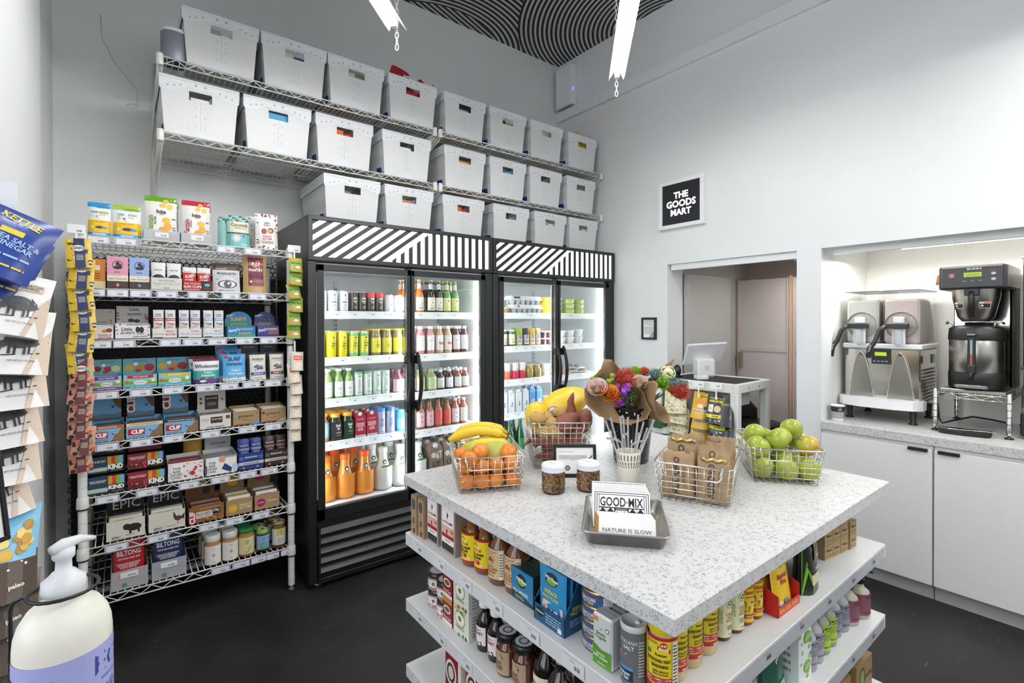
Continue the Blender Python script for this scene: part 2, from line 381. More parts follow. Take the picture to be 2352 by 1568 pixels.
def terrazzo(name='speckled_quartz', base=(.63,.63,.615), scale=80.):
    m,N,L,b=newmat(name); tc=N.new('ShaderNodeTexCoord')
    ds=N.new('ShaderNodeTexNoise'); ds.inputs['Scale'].default_value=120; va=N.new('ShaderNodeVectorMath'); va.operation='MULTIPLY_ADD'
    va.inputs[1].default_value=(.0055,.0055,.0055); L.new(tc.outputs['Object'],ds.inputs['Vector']); L.new(ds.outputs['Color'],va.inputs[0]); L.new(tc.outputs['Object'],va.inputs[2])
    last=None
    for sc,lo,hi,thr in ((scale,.30,.40,.45),(scale*1.7,.22,.34,.6),(scale*2.3,.0,.15,.62)):
        v=N.new('ShaderNodeTexVoronoi'); v.inputs['Scale'].default_value=sc; L.new(va.outputs[0],v.inputs['Vector'])
        a=N.new('ShaderNodeMath'); a.operation='GREATER_THAN'; a.inputs[1].default_value=lo if lo>0 else -1; L.new(v.outputs['Distance'],a.inputs[0])
        c=N.new('ShaderNodeMath'); c.operation='LESS_THAN'; c.inputs[1].default_value=hi; L.new(v.outputs['Distance'],c.inputs[0])
        sp=N.new('ShaderNodeSeparateColor'); L.new(v.outputs['Color'],sp.inputs[0]); g=N.new('ShaderNodeMath'); g.operation='GREATER_THAN'; g.inputs[1].default_value=thr; L.new(sp.outputs[0],g.inputs[0])
        p=N.new('ShaderNodeMath'); p.operation='MULTIPLY'; L.new(a.outputs[0],p.inputs[0]); L.new(c.outputs[0],p.inputs[1])
        q=N.new('ShaderNodeMath'); q.operation='MULTIPLY'; L.new(p.outputs[0],q.inputs[0]); L.new(g.outputs[0],q.inputs[1])
        if last: k=N.new('ShaderNodeMath'); k.operation='MAXIMUM'; L.new(last,k.inputs[0]); L.new(q.outputs[0],k.inputs[1]); last=k.outputs[0]
        else: last=q.outputs[0]
    f=N.new('ShaderNodeMath'); f.operation='MULTIPLY'; f.inputs[1].default_value=.72; L.new(last,f.inputs[0])
    mx=N.new('ShaderNodeMix'); mx.data_type='RGBA'; L.new(f.outputs[0],mx.inputs[0]); mx.inputs[6].default_value=(*base,1); mx.inputs[7].default_value=(.2,.2,.2,1)
    L.new(mx.outputs[2],b.inputs['Base Color']); b.inputs['Roughness'].default_value=.32; return m
QUARTZ=terrazzo()
struct('floor', MB().box(-3,5.2,-3.2,5.2,-.06,0,FLOOR))
struct('ceiling', MB().box(-3,XR+.2,-3.2,YW+.2,ZC,ZC+.1,MURAL))
struct('wall_back', MB().box(-.8,XR+.2,YW,YW+.15,0,ZC,WALL))
mb=MB(); mb.box(-.8,XL-.02,2.70,YW,0,ZC,WALL); mb.box(-.8,XL,1.72,2.70,0,ZC,WALL,ch=.003); struct('wall_left', mb)
# right wall with the doorway and the drinks niche cut out of it
DY0,DY1,DZ=1.303,2.2163,1.857; NY1=1.168; NX=4.03; CZ=.838
mb=MB(); XT=XR+.2
mb.box(XR,XT,DY1,YW,0,ZC,WALL); mb.box(XR,XT,DY0,DY1,DZ,ZC,WALL); mb.box(XR,XT,NY1,DY0,0,ZC,WALL)
mb.box(XR,XT,-3.2,NY1,1.857,ZC,WALL); mb.box(XR,XT,-3.2,-1.1,0,1.857,WALL)
struct('wall_right', mb)
struct('trim_1', MB().box(XR-.035,XR+.01,-3.2,YW,3.285,3.375,M('#e9ebec',.5,vary=.02),ch=.004))
struct('trim_2', MB().box(XR+.02,XR+.05,DY0+.0,DY1-.02,DZ-.045,DZ-.001,M('#e2e5e4',.5,vary=.02)))
# niche lining
NW=M('#f0efe9',.4,vary=.02)
mb=MB(); mb.box(NX,NX+.06,-1.1,NY1+.06,CZ-.1,1.93,NW); mb.box(XT,NX,NY1,NY1+.06,CZ-.1,1.93,NW); mb.box(XT,NX,-1.16,-1.1,CZ-.1,1.93,NW); mb.box(XT,NX,-1.1,NY1,1.90,1.93,NW)
struct('wall_niche', mb)
struct('trim_3', MB().box(XR+.06,XR+.10,-1.1,NY1-.04,1.820,1.857,M('#dcdedd',.5,vary=.02)))
# back room seen through the doorway
GR=M('#b9bab6',.55,vary=.02)
mb=MB(); mb.box(XT,5.1,DY1+.012,DY1+.08,0,2.4,GR); mb.box(4.5,4.56,-.2,DY1+.08,0,2.4,M('#c9b9ae',.6,vary=.02)); mb.box(XT,5.1,1.21,1.27,0,2.4,WALL)
struct('wall_backroom', mb)
struct('trim_4', MB().box(XT,5.1,1.21,DY1+.08,1.955,2.0,M('#cfc3b9',.6,vary=.02)))
# open door leaf against the room's side, hinged at the jamb
d=MB(); d.box(XT+.02,4.11,DY1-.035,DY1+.004,.02,1.80,M('#b7b8b4',.5,vary=.02),ch=.002); do=d.build('door_1'); do['kind']='structure'
for hz in (.35,1.62):
    hb=MB(); hb.box(XT+.004,XT+.03,DY1-.04,DY1-.034,hz,hz+.09,STEEL); hb.build('hinge',do)
# translucent sliding panels with a warm gap
PN=M('#c4bbb7',.5,vary=.03,scale=2)
for i,(a,b_) in enumerate(((1.785,2.206),(1.40,1.752))):
    p=MB(); p.box(4.30,4.318,a,b_,0.02,1.785,PN); p.box(4.285,4.30,a,a+.012,.02,1.785,GR); p.box(4.285,4.30,b_-.012,b_,.02,1.785,GR); p.box(4.292,4.30,a,b_,1.17,1.20,M('#bfb6b4',.5,vary=.02))
    o=p.build('door_%d'%(i+2)); o['kind']='structure'
    if i==0: MB().box(4.262,4.284,2.165,2.195,1.02,1.16,STEEL,ch=.002).build('door_handle',o)
COP=M('#d8a98c',.4,.2,vary=.03)
struct('trim_5', MB().box(4.29,4.31,2.207,2.222,0,1.80,COP)); struct('trim_6', MB().box(4.29,4.31,1.757,1.781,0,1.80,COP))
v=thing('ceiling_vent','grey rectangular louvred vent in the low ceiling behind the doorway','vent',(4.0,1.80,1.95))
vm=MB(); vm.box(-.16,.16,-.16,.16,-.012,.004,M('#a9a9a6',.5)); 
vm.build('frame',v)
sl=MB()
for k in range(9): sl.box(-.14,.14,-.14+k*.032,-.125+k*.032,-.016,-.012,M('#7d7e7c',.5))
sl.build('louvre',v)
v=thing('smoke_detector','round cream smoke detector on the low ceiling behind the doorway','smoke detector',(4.22,1.66,1.955))
MB().lathe([(.075,0),(.075,-.012),(.06,-.02),(.055,-.045),(.03,-.052)],M('#e8d8c8',.5),20).build('housing',v); MB().sph((.0,.0,-.054),.012,BLACK,6).build('sensor',v)
# ---------------------------------------------------------------- hanging fluorescent strips
LDX,LDY=.713,.701
TUBE=M('#ffffff',.4,em=TUBE_E)
def chain(mb, x,y,z0,z1,m,r=.0022):
    k=0; z=z0
    while z<z1-.01:
        pts=[]
        for i in range(10):
            a=2*PI*i/10; u=.0075*math.cos(a); vv=.016*math.sin(a)
            pts.append((x+(u if k%2 else 0), y+(0 if k%2 else u), z+.016+vv))
        mb.tube(pts,r,m,5,closed=True); z+=.026; k+=1
def strip_light(ex,ey,label):
    ang=math.atan2(LDY,LDX); t=thing('strip_light',label,'light fitting',(ex,ey,2.75),ang,'hanging fluorescent strips')
    L_=1.22; hw=.040; WL=M('#f4f5f3',.35,vary=.01)
    mb=MB()      # folded white reflector: spine plus two angled wings, scalloped ends
    mb.box(-L_,-.012,-.016,.016,.016,.05,WL,ch=.002)
    for sg in (-1,1):
        mb.add([(-L_,sg*.014,.030),(0-.01,sg*.014,.030),(0.018,sg*hw,.0),(-L_,sg*hw,.0),(-L_,sg*.014,.034),(-.01,sg*.014,.034),(.018,sg*(hw+.002),.003),(-L_,sg*(hw+.002),.003)],[(0,1,2,3),(4,7,6,5),(0,4,5,1),(1,5,6,2),(2,6,7,3),(3,7,4,0)],WL)
    mb.build('reflector',t)
    T=MB(); T.add(*_rod((-L_+.03,0,.004),(-.045,0,.004),.0128,10),TUBE,True); T.build('tube',t)
    for x in (-L_+.02,-.028):
        e=MB(); e.box(x-.014,x+.014,-.013,.013,-.008,.018,WL,ch=.003); e.build('lamp_holder',t)
    for x,lo in ((.004,-.095),(-L_+.02,-.03)):
        c_=MB(); chain(c_,x,.0 if lo<-.05 else 0,lo,ZC-2.75,M('#f2f2ee',.35,vary=.01)); c_.build('chain',t)
    return t
def _rod(a,b,r,n=10):
    q=MB(); q.tube([a,b],r,WHITE,n); return [tuple(v) for v in q.v], q.f
strip_light(2.13,1.775,'long fluorescent strip hanging nearest the right wall, its end above the sign')
strip_light(.985,2.085,'fluorescent strip hanging over the left row of totes, only its end in view')
for ex,ey in ((2.66,.20),(2.0,-.05),(2.95,-.9),(2.2,-1.7)):  # unseen strips, their places chosen to brighten the right wall
    strip_light(ex,ey,'fluorescent strip hanging behind the viewpoint')
# niche tube
nt_=thing('niche_light','white batten light under the top of the drinks niche','light fitting',(XR+.22,.30,1.86))
MB().box(-.03,.03,-.9,.58,.0,.038,NW,ch=.003).build('batten',nt_)
tb=MB(); tb.add(*_rod((0,-.86,-.018),(0,.54,-.018),.012),M('#fffdf4',.4,em=15.),True); tb.build('tube',nt_)
for yy in (-.87,.55): MB().box(-.014,.014,yy-.015,yy+.015,-.03,.0,NW).build('lamp_holder',nt_)
# ---------------------------------------------------------------- things on the right wall
s=thing('wall_sign','square black lit sign in a white frame reading THE GOODS MART','sign',(XR,2.079,2.291))
fr=MB(); W2,H2=.173,.172
for a in ((-W2-.012,W2+.012,H2-.024,H2+.004),(-W2-.012,W2+.012,-H2-.004,-H2+.024)): fr.box(-.045,0,a[0],a[1],a[2],a[3],WHITE,ch=.002)
for a in ((-W2-.012,-W2+.018),(W2-.018,W2+.012)): fr.box(-.045,0,a[0],a[1],-H2+.02,H2-.02,WHITE,ch=.002)
fr.build('frame',s)
pm=MB(); pm.box(-.036,-.004,-W2+.004,W2-.004,-H2+.012,H2-.012,M('#202326',.35,vary=.05))
F=Face(pm,plane((-.0362,0,0),(0,-1,0),(0,0,1),(-1,0,0))); LIT=M('#ffffff',.5,em=1.6)
F.text('THE',.0,.062,.048,LIT,bold=.035); F.text('GOODS',0,0,.052,LIT,bold=.035); F.text('MART',0,-.062,.048,LIT,bold=.035)
pm.build('panel',s)
s=thing('framed_notice','small black framed notice on the pillar between fridge and doorway','picture',(XR,2.3765,1.373))
fr=MB(); 
for a in ((-.066,.066,.068,.086),(-.066,.066,-.086,-.070),(-.066,-.05,-.075,.072),(.05,.066,-.075,.072)): fr.box(-.02,0,*a,BLACK,ch=.001)
fr.build('frame',s)
pm=MB(); pm.box(-.012,-.002,-.055,.055,-.075,.075,PAPER); F=Face(pm,plane((-.0122,0,0),(0,-1,0),(0,0,1),(-1,0,0)))
F.fine(-.04,.045,.04,.062,2); F.disc(-.03,.035,.006,INKG); F.fine(-.015,.025,.035,.042,2,seed=4); F.fine(-.04,-.045,.042,.015,8,seed=6)
for k in range(4): F.line(.0+k*.017,-.075,.05,-.025-k*.014,.005,INK)
pm.build('notice',s)
s=thing('air_purifier','white box unit with a blue light mounted high in the corner of the right wall','air purifier',(XR,3.26,3.38))
b_=MB(); b_.box(-.075,0,-.105,.10,0,.36,M('#eceeef',.4,vary=.02),ch=.006); b_.build('housing',s)
g=MB()
for k in range(5): g.box(-.06+k*.011,-.054+k*.011,-.09,.085,-.006,.002,M('#9a9c9c',.5))
g.build('grille',s); MB().box(-.062,-.05,-.107,-.1045,.12,.15,M('#3a5bff',.4,em=4)).build('indicator',s)
# ---------------------------------------------------------------- base cabinets and worktop of the niche
CW=M('#e9e9e6',.4,vary=.015)
for (a,b_,lab,hy) in ((.653,NY1-.002,'white cupboard under the slush machine, its door left of the visible seam',(.672,.753)),(.125,.649,'white cupboard under the coffee brewer, its door right of the visible seam',(.548,.631))):
    c=thing('base_cabinet',lab,'cabinet',(0,0,0),0,'white handleless base cupboards'); MB().box(XR+.012,XT+.58,a,b_,.077,.786,CW).build('body',c)
    dr=MB(); dr.box(XR-.010,XR+.010,a+.002,b_-.002,.079,.772,CW,ch=.001); dob=dr.build('door',c)
    MB().box(XR-.024,XR-.0105,hy[0],hy[1],.757,.773,BLACK,ch=.0015).build('handle',dob)
    k=MB(); k.box(XR+.02,XR+.035,a,b_,0,.077,M('#a9a9a5',.5,vary=.03)); k.build('plinth',c)
c=thing('base_cabinet','white cupboard beyond the right edge of the picture','cabinet'); MB().box(XR-.010,XT+.58,-1.1,.121,.077,.786,CW,ch=.001).build('body',c); MB().box(XR+.02,XR+.035,-1.1,.121,0,.077,M('#a9a9a5',.5,vary=.03)).build('plinth',c)
tag(MB().box(XR-.012,NX,-1.1,NY1-.001,.792,CZ,QUARTZ,ch=.001).build('worktop'),'speckled white worktop running through the drinks niche','worktop')
# ================================================================ wire shelving, totes, fridges
def wire_shelf(mb, x0,x1,y0,y1,z,m=WIREW,step=.0254,r=.0022,drop=.032):
    for yy in (y0,y1):
        mb.tube([(x0,yy,z),(x1,yy,z)],.0033,m); mb.tube([(x0,yy,z-drop),(x1,yy,z-drop)],.0033,m)
        n=int((x1-x0)/.042); pts=[(x0+.02+(x1-x0-.04)*i/n, yy, z-(.003 if i%2 else drop-.003)) for i in range(n+1)]; mb.tube(pts,.0022,m,5)
    for xx in (x0,x1):
        mb.tube([(xx,y0,z),(xx,y1,z)],.0033,m); mb.tube([(xx,y0,z-drop),(xx,y1,z-drop)],.0033,m)
        n=max(4,int((y1-y0)/.045)); mb.tube([(xx,y0+.01+(y1-y0-.02)*i/n, z-(.003 if i%2 else drop-.003)) for i in range(n+1)],.0022,m,5)
    k=int((x1-x0)/step)
    for i in range(1,k): 
        xx=x0+(x1-x0)*i/k; mb.tube([(xx,y0,z+.001),(xx,y1,z+.001)],r,m,5)
    for f in (.33,.66): mb.tube([(x0,y0+(y1-y0)*f,z-.004),(x1,y0+(y1-y0)*f,z-.004)],.003,m,5)
def tote_mat():
    m,N,L,b=newmat('corrugated_plastic'); tc=N.new('ShaderNodeTexCoord'); wv=N.new('ShaderNodeTexWave'); wv.inputs['Scale'].default_value=45; wv.bands_direction='X'
    L.new(tc.outputs['Object'],wv.inputs['Vector']); r=N.new('ShaderNodeValToRGB'); r.color_ramp.elements[0].color=(*hx('#d9dad9'),1); r.color_ramp.elements[1].color=(*hx('#e5e6e5'),1)
    L.new(wv.outputs['Fac'],r.inputs[0]); L.new(r.outputs[0],b.inputs['Base Color']); b.inputs['Roughness'].default_value=.38
    b.inputs['Subsurface Weight'].default_value=.0
    bp=N.new('ShaderNodeBump'); bp.inputs['Strength'].default_value=.15; bp.inputs['Distance'].default_value=.002; L.new(wv.outputs['Fac'],bp.inputs['Height']); L.new(bp.outputs[0],b.inputs['Normal']); return m
TOTE=tote_mat(); TOTER=M('#e3e6e8',.35,vary=.02); RIV=M('#aeb2b6',.35,vary=.05); RIVD=M('#7c8085',.35)
def make_tote():
    t=thing('mail_tote','white','tote'); TW,BW,H,D=.165,.146,.270,.46
    hz0,hz1,hw=.180,.222,.048
    def fp(x,z,h=0.):   # front sheet: leans out to the top
        return (x, .018*(1-z/H)-h, z)
    def w_(z): return BW+(TW-BW)*z/H
    mb=MB(); q=lambda a,b,c,d: mb.add([a,b,c,d],[(0,1,2,3)],TOTE)
    zs=[0,hz0,hz1,H]
    for i in range(3):
        z0,z1=zs[i],zs[i+1]
        if i!=1: q(fp(-w_(z0),z0),fp(w_(z0),z0),fp(w_(z1),z1),fp(-w_(z1),z1))
        else:
            q(fp(-w_(z0),z0),fp(-hw,z0),fp(-hw,z1),fp(-w_(z1),z1)); q(fp(hw,z0),fp(w_(z0),z0),fp(w_(z1),z1),fp(hw,z1))
    # sides, back, bottom, with a little thickness inside
    for sg in (-1,1):
        q((sg*w_(0),.018,0),(sg*w_(0),D-.02,0),(sg*TW,D,H),(sg*TW,0,H)); q((sg*(w_(0)-.004),.022,.004),(sg*(w_(0)-.004),D-.024,.004),(sg*(TW-.004),D-.004,H),(sg*(TW-.004),.004,H))
    q((-w_(0),D-.02,0),(w_(0),D-.02,0),(TW,D,H),(-TW,D,H)); q((-w_(0),.018,0),(-w_(0),D-.02,0),(w_(0),D-.02,0),(w_(0),.018,0))
    F=Face(mb,lambda u,v,h:Vector(fp(u,v,h)),.0006)
    F.rect(-.0008,.045,.0008,hz0-.004,RIV)
    F.poly([(-.07,.002),(.07,.002),(0,.046)],M('#dfe3e8',.35,vary=.02))
    for zz in (.06,.105,.15):
        for xx in (-.019,.019): F.disc(xx,zz,.0042,RIV,n=10); F.disc(xx,zz,.0022,TOTER,n=8)
    mb.build('body',t)
    rb=MB(); F=Face(rb,lambda u,v,h:Vector(fp(u,v,h)),.0028)
    low=[(-.1655,.207),(-.14,.205),(-.105,.212),(-.075,.228),(-.05,.236),(.05,.236),(.075,.228),(.105,.212),(.14,.205),(.1655,.207)]
    F.poly(low+[(.167,.272),(-.167,.272)],TOTER)
    # rim lip
    rb.box(-.1685,.1685,-.0045,.002,.262,.274,TOTER,ch=.001); rb.box(-.1685,.1685,D-.002,D+.004,.262,.274,TOTER)
    for sg in (-1,1):
        x=sg*.1665; rb.box(min(x,x+sg*.002),max(x,x+sg*.002),-.003,D,.215,.274,TOTER)
        for k in range(9):
            yy=.03+k*.05; rb.add([(x+sg*.0025,yy+.004*math.cos(a),.238+.004*math.sin(a)) for a in [2*PI*i/8 for i in range(8)]],[tuple(range(8))],RIV)
    for xx,zz,rr in ((-.135,.226,.0042),(-.108,.232,.0042),(-.082,.240,.0042),(-.02,.252,.0055),(.02,.252,.0055),(.082,.240,.0042),(.108,.232,.0042),(.135,.226,.0042)):
        F.disc(xx,zz,rr,RIVD,n=10); F.disc(xx,zz,rr*.5,TOTER,n=8)
    rb.build('rim',t)
    st=MB(); NAVY=M('#27358f',.5,vary=.03); st.add([(-.1502,.05,.02),(-.1502,.12,.02),(-.1535,.12,.062),(-.1535,.05,.055)],[(0,3,2,1)],NAVY)
    st.build('sticker',t)
    return t
tote=make_tote(); _first=[True]
def put_tote(x_right,y,z,label,dx=0):
    x=x_right-.168
    if _first[0]: tote.location=(x,y,z); tote['label']=label; tote['group']='white corrugated plastic totes'; _first[0]=False; return tote
    return dup(tote,(x,y,z),0,label,'white corrugated plastic totes')
def pack(name,x,y,z,w,d,h,cols,label,cat='snack packet',T=None):
    mb=MB(); n=len(cols); 
    for i,c in enumerate(cols): mb.box(x-w/2+w*i/n,x-w/2+w*(i+1)/n-.001,y,y+d,z+.002,z+h*(1-.06*(i%2)),M(c,.35),ch=.004)
    o=mb.build(name); tag(o,label,cat); return o
rows=[ # right edges, y, base z, colours through the hand hole
 ('top',2.86,2.684,[(.574,['#a9a9a4','#e8e6e0'],'grey'),(.9221,['#d9cfae','#3a3f8f'],'cream and navy'),(1.2669,['#c9c9b9','#8f9a86'],'grey-green'),(1.6324,['#b3202c'],'red'),(2.0229,['#1d2f6b','#b7a03a','#1d2f6b'],'navy'),(2.3942,['#3a2a22','#b9a33c'],'dark brown'),(2.7742,['#dfe3e3','#c9cfd2'],'silvery'),(3.1726,['#e0a51e','#e9b820'],'yellow')]),
 ('middle',2.86,2.330,[(.4822,['#23284a','#f2f2ee','#c9ccd4'],'white and navy'),(.8375,['#35a7d8'],'bright blue'),(1.1965,['#e06a2a','#c8282e'],'orange and red'),(1.5894,['#53625c','#f0f0ee','#2f5d4e'],'dark green'),(2.0219,['#d29a2b'],'mustard'),(2.3932,['#3f7f5a','#6aa7dd'],'blue-green'),(2.7637,['#3a3a38','#ee8a2a'],'orange'),(3.1555,['#2f8f3f','#6fae6a'],'green')]),
 ('bottom',2.86,1.9985,[(1.240,['#4a4f46','#8d937f'],'dark grey-green'),(1.6039,['#b8362a','#c0703a','#7faedb'],'rust red'),(2.0092,['#cf6f2b','#b52f22'],'orange-brown'),(2.4218,['#3a2630','#8f8f70'],'plum'),(2.8108,['#9fb3a6','#dfe6e2'],'pale green'),(3.1816,['#6f7a58','#e0d9b4'],'olive')])]
ordn=['first','second','third','fourth','fifth','sixth','seventh','eighth']
for rn,yy,zz,lst in rows:
    for k,(xr,cols,cn) in enumerate(lst):
        pl={'top':'upper wire shelf','middle':'lower wire shelf','bottom':'tops of the fridges'}[rn]
        t=put_tote(xr,yy,zz,f'white tote showing {cn} in its hole, {ordn[k]} along the {pl}')
        hgt={'bright blue':.222,'dark grey-green':.20,'mustard':.203,'orange':.204}.get(cn,.216)
        pack('snack_packet',xr-.168,yy+.026,zz,.25,.33,hgt,cols,f'{cn} packet inside the {ordn[k]} tote of the {pl}')
# bags poking out above the top row
def crumpled(x,y,z,w,h,cols,label,seed,tilt=0.,name='snack_bag'):
    q=random.Random(seed); mb=MB(); n=10; top=[q.uniform(.55,1.) for _ in range(n+1)]; ph=[q.uniform(-.012,.012) for _ in range((n+1)*5)]
    def f(u,v,s_): 
        i=int(u*n+.001); return Vector(((u-.5)*w, s_*(.03*math.sin(PI*u)*(1-v*.9)+.002)+ph[(i*5+int(v*4+.01))%len(ph)]*v, -.06+(h*top[i]+.06)*v))
    T=Matrix.Translation((x,y,z))@Matrix.Rotation(tilt,4,'Y')
    for s_ in (-1,1): mb.grid(lambda a,b:f(a,b,s_),n,4,M(cols[0],.3),T=T)
    if len(cols)>1: mb.grid(lambda a,b:f(.12+a*.5 if False else a,b,-1)+Vector((0,-.002,0)),n,4,M(cols[1],.3),T=T,u=(.3,.8),v=(.25,.8))
    return tag(mb.build(name),label,'snack bag')
crumpled(1.50,2.98,2.972,.30,.10,['#a32430','#e9e4e6'],'red and white snack bag sticking out of the fourth tote on the upper shelf',3,.25)
crumpled(1.13,3.02,2.968,.22,.07,['#cfd3cc'],'silvery clear bag showing above the third tote on the upper shelf',5,.2)
crumpled(1.93,3.0,2.968,.22,.055,['#2a3f7c'],'blue bag edge just showing above the fifth tote on the upper shelf',6,.1)
crumpled(2.18,3.04,2.972,.20,.08,['#3b2a25','#8d8078'],'brown snack bag standing up in the sixth tote on the upper shelf',8,-.05)
crumpled(2.55,3.1,2.965,.16,.05,['#7a2a2a'],'dark red bag rim above the seventh tote on the upper shelf',9)
crumpled(2.93,3.12,2.970,.14,.11,['#e2b428','#f0cf4a'],'yellow snack bag rising out of the eighth tote on the upper shelf',10,.1)
crumpled(3.07,2.96,2.965,.13,.06,['#e0b020'],'yellow bag flap lying on the rim of the eighth upper tote',11,.2)
# ---------------------------------------------------------------- wall racks
def bracket(mb,x,z,yf=2.862,yb=3.385):
    for dx in (-.008,.008):
        mb.tube([(x+dx,yf,z-.03),(x+dx,yf+.012,z-.05),(x+dx,yb-.35,z-.10),(x+dx,yb-.01,z-.20),(x+dx,yb,z-.30)],.0045,WIREW,6)
    mb.tube([(x,yf+.05,z-.034),(x,yf+.22,z-.115),(x,yb-.2,z-.04),(x,yb,z-.14)],.003,WIREW,5)
    mb.lathe([(.014,z-.045),(.0155,z-.042),(.0155,z+.006),(.013,z+.010)],WIREW,12,c=(x,yf-.012))
for (x0,x1,lab) in ((.150,1.612,'left white wire wall rack of two shelves holding totes'),(1.652,3.218,'right white wire wall rack of two shelves reaching the corner')):
    t=thing('wall_rack',lab,'wire rack',(0,0,0),0,'white wire wall racks')
    for z in (2.680,2.326):
        mb=MB(); wire_shelf(mb,x0+.004,x1-.004,2.85,3.36,z); mb.build('shelf',t)
        for x in (x0,x1): mb=MB(); bracket(mb,x,z); mb.build('bracket',t)
    for x in (x0-.0,x1): mb=MB(); mb.tube([(x,3.388,2.0),(x,3.388,2.86)],.010,WIREW,8); mb.build('wall_post',t)
s=thing('speaker','grey loudspeaker with a white top band at the left end of the upper wire shelf','speaker',(.212,2.93,2.683))
sq_=lambda r,z,mb,m: mb
b_=MB(); b_.lathe([(.056,.006),(.058,.012),(.058,.145)],M('#8c8f9c',.35,.3,vary=.1,scale=120),28,sq=.25,cap=False); b_.build('grille',s)
b_=MB(); b_.lathe([(.057,.145),(.058,.150),(.057,.161),(.05,.166),(.0,.166)],M('#f0f1f2',.35),28,sq=.25); b_.build('top_cover',s)
b_=MB(); b_.lathe([(.0,.0),(.05,.0),(.056,.006)],M('#505259',.5),28,sq=.25); b_.build('foot',s)
mb=MB(); mb.tube([(.16,3.38,2.60),(.11,3.385,2.62),(.05,3.39,2.615),(.03,3.392,2.60),(.05,3.392,2.585),(.075,3.392,2.60),(.08,3.392,2.69),(-.02,3.394,2.82),(-.07,3.396,2.93),(-.075,3.398,3.05)],.0015,M('#c9cac8',.5),5)
tag(mb.build('cable'),'thin white cable running up the back wall left of the wall rack','cable')
mb=MB(); mb.box(-.035,.05,3.398,3.4035,3.20,3.28,M('#1f6fd0',.5,vary=.03)); tag(mb.build('tape_piece'),'piece of blue tape on the back wall at the top edge','tape')
# ---------------------------------------------------------------- snack rack on the floor
RX0,RX1,RY0,RY1=-.133,.708,2.805,3.325
RZ=[1.806,1.577,1.352,1.129,.9025,.673,.4535,.2295]
t=thing('snack_rack','tall white wire rack of eight shelves filled with snacks','wire rack',((RX0+RX1)/2,(RY0+RY1)/2,0))
t.location=(0,0,0)
for z in RZ:
    mb=MB(); wire_shelf(mb,RX0+.014,RX1-.014,RY0,RY1,z-.001); mb.build('shelf',t)
for x in (RX0,RX1):
    for y in (RY0,RY1):
        mb=MB(); mb.lathe([(.0165,.03),(.0165,1.822),(.014,1.826)],WIREW,14,c=(x,y))
        for k in range(34): mb.lathe([(.0168,.06+k*.0508),(.0171,.0615+k*.0508),(.0168,.063+k*.0508)],M('#cfcdc6',.5),14,c=(x,y),cap=False)
        for z in RZ: mb.lathe([(.0215,z-.040),(.0225,z-.036),(.0205,z+.006),(.019,z+.008)],WIREW,14,c=(x,y))
        for z in RZ: mb.lathe([(.0205,z-.047),(.0205,z-.040)],BLACK,14,c=(x,y))
        p=mb.build('post',t); MB().lathe([(.014,0),(.016,.004),(.016,.012),(.010,.014),(.010,.03)],M('#6d6a63',.4,.6),12,c=(x,y)).build('levelling_foot',p)
def hexpanel(x0,x1,z0,z1,y,p=.030):
    vs=[];fs=[]; r=p/math.sqrt(3); j=0; z=z0
    while z<z1:
        x=x0+(p/2 if j%2 else 0)
        while x<x1:
            b=len(vs)
            for k in range(6):
                a=PI/6+k*PI/3; vs+= [(x+r*math.cos(a),y,z+r*math.sin(a)),(x+r*.80*math.cos(a),y,z+r*.80*math.sin(a))]
            for k in range(6): l=(k+1)%6; fs.append((b+2*k,b+2*l,b+2*l+1,b+2*k+1))
            x+=p
        z+=p*.866; j+=1
    mb=MB(); mb.add(vs,fs,M('#101010',.6,vary=.05)); o=mb.build('backing_grid',t); s=o.modifiers.new('s','SOLIDIFY'); s.thickness=.003; return o
hexpanel(-.20,.765,.06,1.80,3.352)
tag(MB().box(-.205,.765,3.366,3.38,.05,1.70,M('#3a3a39',.7,vary=.1)).build('painted_shade_board'),'dark grey board on the wall behind the snack rack','board')  # added dark sheet, its colour stands in for shade on the wall
# price tags
pt=MB(); pt.box(-.042,.042,-.0035,-.001,-.033,-.002,M('#b9bccf',.25,vary=.02)); pt.box(-.034,.034,-.0042,-.0034,-.029,-.004,TAGW,ch=.0003); F=front(pt,-.0043,0); F.bars(-.002,-.024,.020,-.018,n=10); F.fine(-.008,-.012,.018,-.009,1)
PT=pt.build('price_tag'); tag(PT,'small white price tag clipped to a shelf edge of the snack rack','price tag','price tags on the snack rack'); _pf=[True]
def ptag(x,z,y=RY0-.003,proto=None,lab=None,group=None,rz=0):
    if _pf[0] and proto is None: _pf[0]=False; PT.location=(x,y,z); return
    c=(proto or PT).copy(); C.objects.link(c); c.location=(x,y,z); c.rotation_euler=(0,0,rz)
    if lab: c['label']=lab
    if group: c['group']=group
TAGX={0:[(-.075),.02,.41,.53],1:[-.09,-.01,.07,.17,.29,.43,.55],2:[-.07,.01,.18,.27,.37,.49,.60],3:[-.05,.07,.19,.32,.42,.52,.62],4:[-.05,.07,.19,.34,.50,.62],5:[-.05,.09,.25,.38,.50,.60],6:[-.02,.13,.33,.44,.56],7:[.38,.47,.55,.62,.68]}
for k,xs in TAGX.items():
    for x in xs: ptag(x,RZ[k]-.002)
